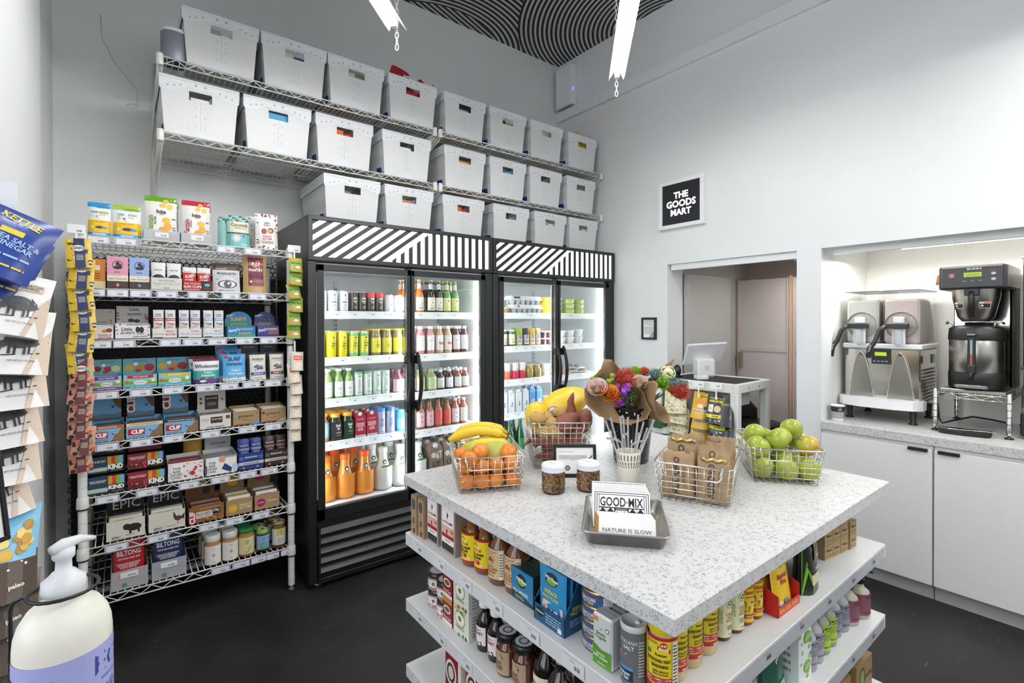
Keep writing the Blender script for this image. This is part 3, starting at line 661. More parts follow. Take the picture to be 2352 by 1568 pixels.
# ---------------------------------------------------------------- fridges
def clip(poly,a,b,c):   # keep a*u+b*v<=c
    out=[]
    for i in range(len(poly)):
        p,q=poly[i],poly[(i+1)%len(poly)]; dp=a*p[0]+b*p[1]-c; dq=a*q[0]+b*q[1]-c
        if dp<=0: out.append(p)
        if dp*dq<0: t_=dp/(dp-dq); out.append((p[0]+(q[0]-p[0])*t_,p[1]+(q[1]-p[1])*t_))
    return out
LEDM=M('#f6fbff',.4,em=30.); LINER=M('#eef1f2',.35,vary=.01); FSH=M('#f3f5f6',.35,vary=.01)
FY=2.717
def fridge(x0,x1,doors,mull,lab,shelfz,hand):
    t=thing('display_fridge',lab,'fridge',((x0+x1)/2,FY+.34,0),0,'black glass door fridges'); ox,oy=(x0+x1)/2,FY+.34
    T=Matrix.Translation((-ox,-oy,0))
    def bld(mb,n,p=None):
        mb.v=[T@v for v in mb.v]; return mb.build(n,p or t)
    lx,rx=doors[0][0],doors[-1][1]
    mb=MB(); mb.box(x0,lx-.004,FY+.006,3.385,.03,1.755,BLK2,ch=.002); mb.box(rx+.004,x1,FY+.006,3.385,.03,1.755,BLK2,ch=.002)
    mb.box(x0,x1,FY+.03,3.385,1.755,1.996,BLK2); mb.box(lx-.004,rx+.004,3.335,3.385,.03,1.755,BLK2)
    mb.box(lx-.004,rx+.004,FY+.03,3.335,.03,.395,BLK2); mb.box(lx-.004,rx+.004,FY+.012,FY+.06,.335,.36,BLACK)
    bld(mb,'cabinet')
    mb=MB(); mb.box(lx-.003,lx+.004,FY+.045,3.334,.395,1.75,LINER); mb.box(rx-.004,rx+.003,FY+.045,3.334,.395,1.75,LINER); mb.box(lx,rx,3.325,3.334,.395,1.75,LINER); mb.box(lx,rx,FY+.045,3.334,1.735,1.752,LINER); mb.box(lx,rx,FY+.045,3.334,.396,.414,LINER)
    for xx in (lx+.30,rx-.30):      # slotted shelf standards
        mb.box(xx-.012,xx+.012,3.315,3.325,.45,1.70,M('#dfe3e6',.35)); 
        for k in range(40): mb.box(xx-.007,xx-.003,3.3145,3.3152,.47+k*.03,.486+k*.03,M('#3a3c3e',.5)); mb.box(xx+.003,xx+.007,3.3145,3.3152,.47+k*.03,.486+k*.03,M('#3a3c3e',.5))
    bld(mb,'liner')
    # header
    mb=MB(); hz0,hz1=1.757,1.997; hx0,hx1=x0,x1
    mb.box(hx0,hx1,FY-.002,FY+.03,hz1-.024,hz1,BLK2,ch=.002); mb.box(hx0,hx1,FY-.002,FY+.03,hz0,hz0+.022,BLK2,ch=.002)
    mb.box(hx0,hx0+.024,FY-.002,FY+.03,hz0+.02,hz1-.02,BLK2,ch=.002); mb.box(hx1-.030,hx1,FY-.002,FY+.03,hz0+.02,hz1-.02,BLK2,ch=.002); hd=bld(mb,'header')
    W=hx1-hx0-.058; H=.196; mb=MB(); u0,v0=hx0+.026,hz0+.022
    mb.box(u0-.004,u0+W+.004,FY+.010,FY+.02,v0-.001,v0+H+.001,M('#ffffff',.4,em=HEADER_E))
    F=front(mb,FY+.0098,v0,u0); rect=[(0,0),(W,0),(W,H),(0,H)]; s_=W/1.150; sl=.73
    K=M('#1a1b1c',.35,vary=.05)
    for k in range(0,9):
        a=.078*k*s_; b_=a+.037*s_; off=H/sl
        pl=[(a-off,0),(b_-off,0),(b_,H),(a,H)]
        if k==0: pl=[(-.4,0),(b_-off,0),(b_,H),(-.4,H)]
        for cc in ((-1,0,0),(1,0,W),(0,-1,0),(0,1,H)): pl=clip(pl,*cc) if pl else pl
        if len(pl)>2: F.poly(pl,K)
    # gap below the lowest diagonal at the corner is white in the lamp panel
    for k in range(-5,9):
        uu=(.735+.0535*k)*s_; pl=[(uu-.0125*s_,0),(uu+.0125*s_,0),(uu+.0125*s_,H),(uu-.0125*s_,H)]; pl=clip(pl,-sl,1,-sl*(.44*s_+.0)) 
        if uu+.0125*s_<W and len(pl)>2: F.poly(pl,K)
    bld(mb,'lit_panel',hd)
    # louvred grille
    mb=MB(); G=M('#3a3c3e',.4,.2,vary=.06)
    mb.box(lx+.008,rx-.008,FY+.02,FY+.03,.02,.335,BLACK)
    for k in range(5):
        z=.300-k*.052; mb.add([(lx+.012,FY+.026,z+.020),(rx-.012,FY+.026,z+.020),(rx-.012,FY-.004,z-.008),(lx+.012,FY-.004,z-.008),(lx+.012,FY+.0,z-.014),(rx-.012,FY+.0,z-.014)],[(0,3,2,1),(3,4,5,2)],G)
    mb.box(lx+.0,rx,FY+.004,FY+.03,.022,.05,BLACK,ch=.002); mb.box(lx,lx+.012,FY-.002,FY+.03,.03,.335,BLACK); mb.box(rx-.012,rx,FY-.002,FY+.03,.03,.335,BLACK); bld(mb,'grille')
    for xx in (x0+.06,x1-.06):
        for yy in (FY+.06,3.33):
            mb=MB(); mb.lathe([(.018,0),(.018,.004),(.008,.008),(.008,.03)],M('#c9c7bb',.4),10,c=(xx,yy)); bld(mb,'foot')
    # doors
    for i,(a,b_) in enumerate(doors):
        z0,z1=.362,1.738; fw=.036; inner=.020
        lw,rw=(fw,inner) if i==0 else (inner,fw)
        mb=MB(); mb.box(a,a+lw,FY-.002,FY+.030,z0,z1,BLK2,ch=.002); mb.box(b_-rw,b_,FY-.002,FY+.030,z0,z1,BLK2,ch=.002); mb.box(a,b_,FY-.002,FY+.030,z1-.034,z1,BLK2,ch=.002); mb.box(a,b_,FY-.002,FY+.030,z0,z0+.062,BLK2,ch=.002)
        AL=M('#8a8d8f',.3,.7); mb.box(a+lw-.001,a+lw+.004,FY+.004,FY+.02,z0+.06,z1-.034,AL); mb.box(b_-rw-.004,b_-rw+.001,FY+.004,FY+.02,z0+.06,z1-.034,AL); mb.box(a+lw,b_-rw,FY+.004,FY+.02,z0+.061,z0+.066,AL); mb.box(a+lw,b_-rw,FY+.004,FY+.02,z1-.038,z1-.033,AL)
        dr=bld(mb,'door')
        mb=MB(); mb.add([(a+lw,FY+.010,z0+.06),(b_-rw,FY+.010,z0+.06),(b_-rw,FY+.010,z1-.034),(a+lw,FY+.010,z1-.034)],[(0,1,2,3)],GLASS); bld(mb,'glass',dr)
        hxp=hand[i]; mb=MB(); pts=[]; 
        for k in range(11):
            f=k/10; pts.append((hxp+(.012 if i else .012)*math.sin(PI*f), FY-.020-.030*math.sin(PI*f)**.8, 1.245-f*.35))
        mb.tube(pts,.0105,BLACK,8,taper=[.9+.35*math.sin(PI*k/10) for k in range(11)])
        for zz in (1.20,.925): mb.box(hxp-.010,hxp+.010,FY-.042,FY,zz-.022,zz+.03,BLACK,ch=.003)
        bld(mb,'handle',dr)
    mb=MB(); mb.box(mull[0],mull[1],FY+.034,FY+.055,.395,1.75,BLK2); bld(mb,'mullion')
    # LED columns
    for xx,yy in ((lx+.008,FY+.062),(rx-.022,FY+.062),(sum(mull)/2-.012,FY+.058)):
        mb=MB(); mb.box(xx,xx+.014,yy,yy+.010,.46,1.70,LEDM); bld(mb,'led_strip')
    # shelves
    bays=[(lx+.012,sum(mull)/2-.012),(sum(mull)/2+.012,rx-.012)]
    for i,(a,b_) in enumerate(bays):
        for z in shelfz[i]:
            mb=MB(); mb.box(a,b_,2.806,3.30,z-.012,z-.001,FSH,ch=.001)
            mb.add([(a,2.812,z+.003),(b_,2.812,z+.003),(b_-.004,2.785,z-.040),(a+.004,2.785,z-.040),(a,2.816,z+.003),(b_,2.816,z+.003),(b_-.004,2.793,z-.042),(a+.004,2.793,z-.042)],[(0,3,2,1),(4,5,6,7),(0,1,5,4),(3,7,6,2)],FSH)
            for xx in (a+.02,b_-.02): mb.add([(xx,2.83,z-.012),(xx,3.31,z-.012),(xx,3.31,z-.075),(xx,3.05,z-.05)],[(0,1,2,3)],FSH)
            bld(mb,'shelf')
    return t
SZ1=[[1.488,1.228,.995,.755],[1.488,1.222,.985,.745]]
SZ2=[[1.491,1.250,1.009,.768],[1.491,1.250,1.009,.768]]
fridge(.776,1.979,[(.822,1.366),(1.373,1.916)],(1.352,1.390),'left black two-door fridge with a striped lit header, full of drinks',SZ1,(1.332,1.400))
fridge(1.986,3.232,[(2.036,2.584),(2.592,3.160)],(2.566,2.612),'right black two-door fridge with a striped lit header, next to the corner',SZ2,(2.552,2.618))
fp_=MB()
def tilt(x,y,z): return (x,y,z)
fp_.add([(-.028,-.001,.0),(.028,-.001,0),(.028,-.012,-.022),(-.028,-.012,-.022)],[(0,3,2,1)],M('#cfd6e6',.3)); fp_.add([(-.023,-.004,-.003),(.023,-.004,-.003),(.023,-.014,-.022),(-.023,-.014,-.022)],[(0,3,2,1)],TAGW); fp_.add([(-.002,-.0075,-.009),(.012,-.0075,-.009),(.012,-.0100,-.013),(-.002,-.0100,-.013)],[(0,3,2,1)],M('#6c7078',.5))
FP=fp_.build('price_tag'); FP.location=(.95,2.806,1.488-.006); tag(FP,'price tag on the white shelf rail inside a fridge','price tag','price tags on the fridge shelf rails')
for x,z in [(1.05,1.488),(1.16,1.488),(1.27,1.488),(1.47,1.488),(1.60,1.488),(1.72,1.488),(.98,1.228),(1.13,1.228),(1.26,1.228),(1.50,1.222),(1.64,1.222),(.95,.995),(1.05,.995),(1.16,.995),(1.27,.995),(1.46,.985),(1.56,.985),(1.68,.985),(.91,.755),(1.0,.755),(1.08,.755),(1.17,.755),(1.27,.755),(1.44,.745),(1.53,.745),(1.61,.745),(1.68,.745),
   (2.13,1.491),(2.38,1.491),(2.68,1.491),(2.80,1.491),(2.14,1.25),(2.24,1.25),(2.33,1.25),(2.41,1.25),(2.49,1.25),(2.66,1.25),(2.80,1.25),(2.92,1.25),(2.17,1.009),(2.30,1.009),(2.44,1.009),(2.9,1.009),(2.16,.768),(2.26,.768)]:
    ptag(x,z-.006,2.806,proto=FP)
# ================================================================ printed packs
def pr(ops):
    """relative print list -> draw(F,w,h). u -.5...5 of width, v 0..1 of height"""
    def d(F,w,h):
        for o in ops:
            k=o[0]
            if k=='r': F.rect(o[1]*w,o[2]*h,o[3]*w,o[4]*h,M(o[5],.45))
            elif k=='t': F.text(o[1],o[2]*w,o[3]*h,o[4]*h,M(o[5],.5,vary=.02),wmax=(o[6] if len(o)>6 and o[6] else .92)*w,rot=R(o[7]) if len(o)>7 else 0,bold=o[8] if len(o)>8 else .02)
            elif k=='d': F.disc(o[1]*w,o[2]*h,o[3]*w,M(o[4],.45),rv=(o[5]*w if len(o)>5 else None))
            elif k=='o': F.ring(o[1]*w,o[2]*h,o[3]*w,o[4]*w,M(o[5],.45))
            elif k=='f': F.fine(o[1]*w,o[2]*h,o[3]*w,o[4]*h,o[5],M(o[6],.5) if len(o)>6 else None,seed=int(abs(o[1]*97)+o[5]*7+abs(o[2])*31))
            elif k=='l': F.line(o[1]*w,o[2]*h,o[3]*w,o[4]*h,o[5]*w,M(o[6],.45))
            elif k=='p': F.poly([(a*w,b*h) for a,b in o[1]],M(o[2],.45))
            elif k=='s':    # scattered blobs
                q=random.Random(o[1]); 
                for i in range(o[2]): F.disc(q.uniform(o[4],o[6])*w,q.uniform(o[5],o[7])*h,q.uniform(.5,1.2)*o[3]*w,M(q.choice(o[8]),.45),rv=q.uniform(.4,1.1)*o[3]*w,n=7)
            elif k=='b': F.bars(o[1]*w,o[2]*h,o[3]*w,o[4]*h)
    return d
YF_=2.822
def bx(label,x0,x1,z,h,col,ops,d=.10,y=YF_,cat='box',name='snack_box',group=None,lean=0.,side=None):
    mb=MB(); w=x1-x0-.002; mb.box(-w/2,w/2,0,d,.001,h,M(col,.5),ch=.0008); F=front(mb); pr(ops)(F,w,h)
    o=mb.build(name,None,((x0+x1)/2,y,z)); 
    if lean: o.rotation_euler=(lean,0,0)
    return tag(o,label,cat,group)
def pc(label,x0,x1,z,h,d,col,ops,y=YF_,top=None,topm=None,name='snack_pouch',group=None,lean=0.012,rz=0,rough=.32):
    w=x1-x0-.002
    return pouch(name,w,h,d,M(col,rough),label,'pouch',((x0+x1)/2,y+d/2,z+.001),rz,group,pr(ops),top,M(topm,rough) if topm else None,lean)
def tray(label,x0,x1,z,h,col,ops,d=.14,y=YF_,hdr=None,hops=None,hcol=None,hw=1.,bars=None,cat='display box',name='display_box',inner='#2c2620',cut=0,hx=0):
    """open counter display carton: tray > header_card; bars inside are things of their own"""
    w=x1-x0-.002; cx=(x0+x1)/2; t=thing(name,label,cat,(cx,y,z)); mb=MB(); c=M(col,.5); e=.0012
    mb.box(-w/2,w/2,0,e,.001,h,c); mb.box(-w/2,w/2,d-e,d,.001,h*1.15,c); mb.box(-w/2,w/2,0,d,.001,.003,c)
    for sg in (-1,1):
        xx=sg*(w/2-e/2); mb.add([(xx-e/2,0,0.001),(xx-e/2,d,0.001),(xx-e/2,d,h*1.15),(xx-e/2,0,h),(xx+e/2,0,0.001),(xx+e/2,d,0.001),(xx+e/2,d,h*1.15),(xx+e/2,0,h)],[(0,3,2,1),(4,5,6,7),(0,4,7,3),(3,7,6,2),(1,2,6,5)],c)
    F=front(mb); pr(ops)(F,w,h); mb.build('tray',t)
    if hdr:
        mb=MB(); W=w*hw; mb.box(hx-W/2,hx+W/2,d-.004,d-.0025,h*.9,hdr,M(hcol or col,.5)); F=front(mb,d-.0042,h*1.0,hx); pr(hops or [])(F,W,hdr-h); mb.build('header_card',t)
    if bars:
        n,bc,lab,bh=bars[:4]
        for i in range(n):
            b=MB(); yy=.012+(d-.03)*i/max(1,n); hh=bh*(1-.05*(i%2)); ww=w*.86
            b.box(-ww/2,ww/2,yy,yy+(d-.03)/n*.8,.004,hh,M(bc[i%len(bc)],.28),ch=.003); F=Face(b,plane((0,yy+.0065 if False else yy,hh),(1,0,0),(0,0,1),(0,-1,0))); F.rect(-ww*.35,-hh*.3,ww*.2,-hh*.12,M(bc[(i+1)%len(bc)],.4))
            o=b.build('snack_bar',None,(cx,y,z)); tag(o,lab,'snack bar',lab)
    return t
Z1,Z2,Z3,Z4,Z5,Z6,Z7,Z8=[z+.002 for z in RZ]
# --- shelf 1
for x0,x1,tc,lab in ((-.113,-.03,'#2f9be0','blue-topped seaweed snack pack at the left end of the top rack shelf'),(-.028,.078,'#a9cf3a','lime-topped seaweed snack pack beside the blue-topped one')):
    ops=[('r',-.5,0,.5,.46,'#f2c318'),('r',-.5,0,.5,.10,'#3d9bd8'),('t','seasnax',0,.05,.07,'#e9f4fb'),('t','Strangely Addictive!',0,.41,.04,'#a9761a'),('d',.02,.25,.2,'#333d3a',.07),('d',.22,.24,.13,'#4a8fd0',.06),('d',-.3,.25,.07,'#e8e0b0'),('t','sea',-.22,.70,.09,'#5aa6dd',.5),('t','snax',.2,.70,.09,'#8cc63f',.5),('f',-.1,.82,.42,.9,2,'#6f8f86'),('s',3,5,.05,-.4,.5,.1,.62,['#4f9c4c','#3a3f3c','#f1d23c']),('t','ORGANIC',.15,.62,.025,'#c8384a')]
    pc(lab,x0,x1,Z1,.150,.045,'#f0f1ee',ops,topm=tc,top=.15,group='seaweed snack packs')
for x0,x1,tc,fl,sub in ((.088,.216,'#6aa51f','lime-green','Sea Salt'),(.232,.352,'#c22f3f','red','Chile Picante')):
    ops=[('t','Inka',-.0,.66,.085,'#4a3026',.5,0,.04),('t','CRISPS',.02,.60,.025,'#4a3026'),('t','Plantain',-.35,.38,.11,tc,.62,90,.02),('t',sub,-.21,.45,.05,'#4a3026',.3,90),('d',.16,.47,.14,'#f0b836',.11),('d',.2,.33,.13,'#e9a92b',.16),('d',.05,.24,.15,'#e8a223',.13),('d',.18,.14,.2,'#d9931c',.12),('d',0,.10,.2,'#c98a1e',.1),('d',.05,.80,.1,'#efc04a',.09),('d',.28,.78,.1,'#f0c75a',.11),('d',.15,.9,.09,'#e7c06a',.08),('r',.34,.5,.46,.52,'#4a4a4a'),('f',.36,.2,.46,.34,3,'#777777')]
    pc(f'tall white plantain chip bag with a {fl} top band',x0,x1,Z1,.212,.05,'#f3efe8',ops,topm=tc,top=.12,group=None,y=YF_+.012)
    pc(f'second plantain chip bag with a {fl} band behind the front one',x0+.014,x1+.012,Z1,.205,.045,'#ece7df',[],topm=tc,top=.14,y=YF_+.085)
    t=thing('shelf_bin',f'clear plastic shelf bin holding the {fl} plantain chip bags','bin',((x0+x1)/2,YF_-.004,Z1)); w=x1-x0+.012
    mb=MB(); mb.box(-w/2,w/2,0,.0015,0,.048,FROST); mb.box(-w/2,-w/2+.0015,0,.15,0,.048,FROST); mb.box(w/2-.0015,w/2,0,.15,0,.048,FROST); mb.build('body',t)
    mb=MB(); mb.box(-.026,.026,-.002,-.0005,.016,.038,TAGW); F=front(mb,-.0021,0); F.bars(-.004,.022,.018,.027); mb.build('label_card',t)
TQ='#79c6c0'
def zig(F,w,h):
    for i in range(7):
        for j in range(3):
            u=-w*.5+w*i/7; v=h*(.80+.065*j); c=('#22363b',TQ,'#e8efe9')[(i+j)%3]
            F.poly([(u,v),(u+w/14,v+h*.04),(u+w/14,v+h*.075),(u,v+h*.035)],M(c,.4)); F.poly([(u+w/14,v+h*.04),(u+w/7,v),(u+w/7,v+h*.035),(u+w/14,v+h*.075)],M(('#22363b',TQ,'#e8efe9')[(i+j+1)%3],.4))
def coco(F,w,h):
    pr([('r',-.5,.0,.5,.42,TQ),('r',-.5,.42,.5,.46,'#2b4a55'),('r',-.38,.46,.46,.80,'#f0e6c8'),('t','Cocomels',.03,.70,.11,'#3a2f24',.75),('f',-.2,.57,.35,.63,2,'#6b5c48'),('d',-.12,.28,.22,'#c9cfd0',.20),('d',-.1,.28,.14,'#e4e8e8',.13),('d',.22,.36,.05,'#8b3a62'),('f',.1,.05,.42,.12,2,'#e8f4f2')])(F,w,h); zig(F,w,h)
pouch('snack_pouch',.085,.155,.05,M('#9bd0c8',.35),'teal caramel pouch with a chevron top, half hidden on the left','pouch',(.462-.035,YF_+.06,Z1),0,None,zig)
pouch('snack_pouch',.104,.163,.05,M('#a9d8d2',.35),'cream and teal caramel pouch with a chevron top on the top shelf','pouch',(.472,YF_+.03,Z1),0,None,coco)
dots=['#a32033','#c99a22','#7a1c2c','#c2b13a','#5c1f2a']
lsops=[('s',5,9,.05,-.48,.02,-.36,.98,dots),('s',8,9,.05,.38,.02,.48,.98,dots),('s',9,7,.05,-.35,.9,.35,.98,dots),('s',4,7,.05,-.35,.02,.3,.08,dots),('t','Little',0,.74,.05,'#3a3a3a',.4),('t','SECRETS',0,.67,.035,'#3a3a3a',.4),('d',-.14,.5,.12,'#8a3a2f',.13),('d',-.12,.5,.07,'#c98f58',.08),('d',.16,.53,.14,'#a8432e',.13),('d',.13,.52,.09,'#d8aa6c',.09),('t','PEANUT',0,.36,.05,'#c63a4a',.5),('t','BUTTER',0,.29,.05,'#c63a4a',.5),('f',-.25,.15,.25,.24,3,'#888888')]
pc('second white candy pouch with coloured dots, set behind on the left',.528,.628,Z1,.180,.04,'#ece8e4',[('s',5,14,.05,-.48,.02,-.3,.98,dots)],y=YF_+.07)
pc('white candy pouch bordered with red and yellow dots, reading PEANUT BUTTER',.548,.660,Z1,.188,.045,'#f4f2f0',lsops)
# --- shelf 2
mb_=bx('orange and cream chocolate bar standing half behind the hanging strip',-.10,-.051,Z2,.13,'#dc8b36',[('r',-.5,.0,.5,.25,'#efdcae'),('r',-.3,.62,.1,.78,'#f3ead6'),('f',-.35,.3,.1,.55,3,'#8c4a1c')],d=.02,y=YF_+.02,cat='chocolate bar',name='chocolate_bar')
for x0,x1,c,n in ((-.048,.028,'#e6a3bb','pink'),(.031,.105,'#9db8e4','blue')):
    bx(f'{n} and brown dark chocolate bar with a seated figure print',x0,x1,Z2,.144,c,[('r',-.5,0,.5,.24,'#4a3a34'),('r',-.5,.24,.5,.42,'#f2e6cd'),('t','DARK CHOCOLATE',0,.31,.045,'#4a3a34',.85),('f',-.15,.36,.15,.39,1,c),('o',0,.74,.26,.03,'#2b2b33'),('d',0,.66,.22,'#2b2b33',.1),('d',0,.78,.09,'#2b2b33',.12),('d',.12,.7,.07,'#2b2b33',.16),('t','MAGIC',0,.52,.035,'#2b2b33',.4),('p',[(0,.05),(.09,.12),(0,.19),(-.09,.12)],'#e98bb0' if n=='pink' else '#6a9be0'),('s',2,16,.018,-.48,.02,.48,.22,['#6b5850'])],d=.016,y=YF_+.006,cat='chocolate bar',name='chocolate_bar')
t=tray('white display box printed dark chocolate, holding two cup packets',.108,.231,Z2,.058,'#dedbd6',[('t','dark chocolate',0,.78,.14,'#8f8a85',.5),('t','PEANUT BUTTER CUPS',.0,.5,.2,'#b5b0aa',.85),('t','organic',0,.18,.13,'#5b5752',.3)],d=.09)
for x in (.139,.200): pc('silvery white packet with a large black oval, in the dark chocolate box',x-.029,x+.029,Z2+.002,.128,.02,'#e8e7e6',[('d',0,.38,.47,'#231d1a',.42),('r',-.45,.36,.45,.42,'#c79a4a'),('t','dark cups',0,.72,.06,'#7a2634',.7)],y=YF_+.012,group='cup packets in the dark chocolate box')
tray('red and brown display box printed SUN CUPS',.232,.355,Z2,.050,'#b3281f',[('r',.1,0,.5,1,'#3b2219'),('t','DARK CHOCOLATE',-.18,.72,.13,'#f4e6da',.55),('t','SUN CUPS',-.18,.42,.24,'#ffffff',.6),('f',-.45,.08,.05,.22,1,'#f0d8cc'),('d',.32,.62,.1,'#79b7d2',.06),('d',.3,.3,.13,'#6b4326',.05)],d=.09)
for x in (.262,.322): pc('red SUN CUPS packet with white top standing in its box',x-.029,x+.029,Z2+.002,.113,.02,'#ca2a1e',[('r',-.5,.76,.5,1,'#ece8e2'),('t','from the',-.1,.80,.05,'#c0392b',.5),('t','SUN',-.08,.60,.13,'#ffffff',.55),('t','CUPS',-.05,.44,.13,'#ffffff',.62),('d',.22,.66,.19,'#7fc0dc',.12),('d',.2,.66,.14,'#e6c75a',.06)],y=YF_+.012,group='SUN CUPS packets')
pc('grey-white date snack pouch with a large eye drawing and brown top',.355,.480,Z2,.145,.04,'#d9dade',[('r',-.5,.76,.5,1,'#4b3428'),('t','CHOCOLATE',-.2,.80,.045,'#e9e2da',.4),('f',-.1,.92,.3,.95,1,'#cdbfb2'),('t','MAGICdATES',0,.64,.075,'#3c3f45',.85),('d',.02,.27,.36,'#55585e',.17),('d',.02,.27,.29,'#e9eaec',.14),('d',.02,.27,.15,'#55585e'),('d',.06,.3,.05,'#e9eaec')]+[('l',.02+.34*math.cos(R(a)),.30+.26*math.sin(R(a)),.02+.46*math.cos(R(a)),.30+.34*math.sin(R(a)),.014,'#55585e') for a in (35,55,75,95,115,135,155)]+[('t','ENERGY SNACK BITES',.0,.06,.035,'#55585e',.6)])
pc('kraft paper pouch with a red and purple PULP PANTRY label',.490,.606,Z2,.206,.05,'#c09f6c',[('r',-.30,.18,.34,.93,'#7a2340'),('s',6,12,.09,-.24,.6,.28,.86,['#d8622e','#c8792a','#a63a22','#7f9c34']),('t','CINNAMON TOAST',.02,.9,.03,'#f3e4cf',.58),('t','PULP',.02,.72,.09,'#ffffff',.36,0,.04),('t','PANTRY',.02,.57,.09,'#ffffff',.6,0,.04),('r',-.30,.40,.34,.44,'#5c1a36'),('d',-.2,.28,.06,'#e6c9b8'),('f',-.1,.24,.3,.34,3,'#d9a9a0'),('r',-.2,.18,.3,.22,'#8d5b32')])
# --- shelf 3
g3=['#8c3f2c','#c98f2a','#6a3f74','#9a4a2e']
bx('grey back box printed SECRETS behind the peanut butter box',-.112,-.02,Z3+.001,.135,'#a5a29f',[('t','TS',.3,.9,.06,'#2f2d2b',.3),('s',3,4,.06,.3,.3,.45,.75,g3),('f',-.2,.3,.2,.6,4,'#7c7975')],d=.05,y=YF_+.10)
bx('grey back box printed Little SECRETS with candy dots at its edges',-.017,.104,Z3+.001,.150,'#a9a7a5',[('t','Little',.05,.9,.09,'#2f2d2b',.5),('t','SECRETS',.06,.75,.07,'#2f2d2b',.6),('d',-.05,.56,.1,'#2d2326',.07),('d',.13,.54,.1,'#2d2326',.07),('s',3,6,.05,-.46,.3,-.38,.85,g3),('s',4,5,.05,.4,.6,.46,.85,g3),('f',-.2,.28,.3,.45,3,'#7c7975')],d=.05,y=YF_+.10)
tray('white candy display box printed PEANUT BUTTER, left end of the third shelf',-.105,-.024,Z3,.056,'#e9e6e4',[('d',.1,.66,.12,'#c7894f',.1),('d',.3,.72,.14,'#8f3b26',.12),('t','PEANUT',.12,.34,.16,'#b94a52',.6),('t','BUTTER',.12,.14,.16,'#b94a52',.6)],d=.1)
tray('white Little SECRETS display box with dark candies, on the third shelf',-.022,.108,Z3,.062,'#ebe9e8',[('t','Little',-.17,.72,.26,'#333333',.3),('t','SECRETS',-.15,.44,.16,'#333333',.42),('d',.13,.68,.06,'#2d2430',.11),('d',.24,.66,.07,'#2d2430',.11),('t','DARK',.22,.38,.12,'#6e5a8c',.25),('t','CHOCOLATE',.2,.18,.12,'#6e5a8c',.4),('s',3,4,.03,-.48,.3,-.4,.9,g3+['#8c6ab0']),('s',7,4,.03,.42,.2,.48,.9,g3)],d=.1,bars=None)
wf=[('#c23a44','red'),('#c23a44','red'),('#8b80bf','lilac'),('#8b80bf','lilac'),('#86b6e2','blue'),('#86b6e2','blue')]
for i in range(3):
    c,n=wf[2*i]; xa=.112+i*.100; w1=.098 if i<2 else .090
    tray(f'low white display box of {n}-banded wafer packets on the third shelf',xa,xa+w1,Z3,.044,'#e6e2de',[('t','CRISPY WAFERS',-.22,.45,.16,c,.4),('t',('PEANUT','DARK','MILK')[i],.22,.74,.2,c,.35),('t',('BUTTER','CHOCOLATE','CHOCOLATE')[i],.24,.42,.18,c,.42),('r',-.45,.0,-.08,.14,'#3b2a24')],d=.08)
    for j in range(2):
        xc=xa+.026+j*.046; pc(f'white wafer packet with a {n} band standing in its box',xc-.021,xc+.022,Z3+.003,.130,.02,'#e8e6e5',[('r',-.46,.60,.46,.70,c),('t','CRISPY WAFERS',0,.65,.05,'#ffffff',.8),('t','Little',0,.84,.06,'#444444',.5),('t','SECRETS',0,.77,.04,'#444444',.6),('d',-.15,.50,.2,'#c29463',.11),('d',.18,.48,.2,'#3b2720',.11),('r',-.1,.44,.3,.5,'#b98a58'),('f',-.3,.34,.3,.42,2,c)],y=YF_+.012,group=f'{n} wafer packets')
for x0,x1,c1,c2,n in ((.416,.545,'#2f7fae','#3a7d4a','green and blue'),(.552,.658,'#3a3f8c','#6b4a52','dark blue')):
    t=thing('display_box',f'{n} candy bar display box with an arched header','display box',((x0+x1)/2,YF_,Z3)); w=x1-x0-.003
    mb=MB(); mb.box(-w/2,w/2,0,.09,0,.056,M(c1,.45),ch=.001); F=front(mb); pr([('r',-.5,0,.5,.2,'#3f9c8a' if 'green' in n else '#2b2f7c'),('t',"Amy's",-.27,.6,.5,'#ffffff',.4,12),('t','SUNNY',.12,.32,.3,'#e8b83a',.45) if 'green' in n else ('r',.0,.2,.48,.8,'#7d5a52'),('f',-.05,.62,.4,.8,2,'#d7e6ee')])(F,w,.056); mb.build('tray',t)
    mb=MB(); arc=[(w/2*math.cos(R(a)),.075+.056*math.sin(R(a))) for a in range(0,181,12)]; mb.prism([(-w/2,.05)]+[(w/2,.05)]+arc[1:-1],.084,.086,M(c1 if 'green' in n else '#2b3070',.45)); F=front(mb,.0838,.05); pr([('r',-.48,0,.48,.35,c2),('t','SUNNY',0,.55,.26,'#e3b53b',.6) if 'green' in n else ('s',3,14,.03,-.3,.2,.3,.7,['#4a55b4','#8a5a50']),('t',"Amy's",-.3,.8,.2,'#dfe9f0',.35,10),('f',-.3,.1,.3,.3,2,'#7fae8c')])(F,w,.075); mb.build('header_card',t)
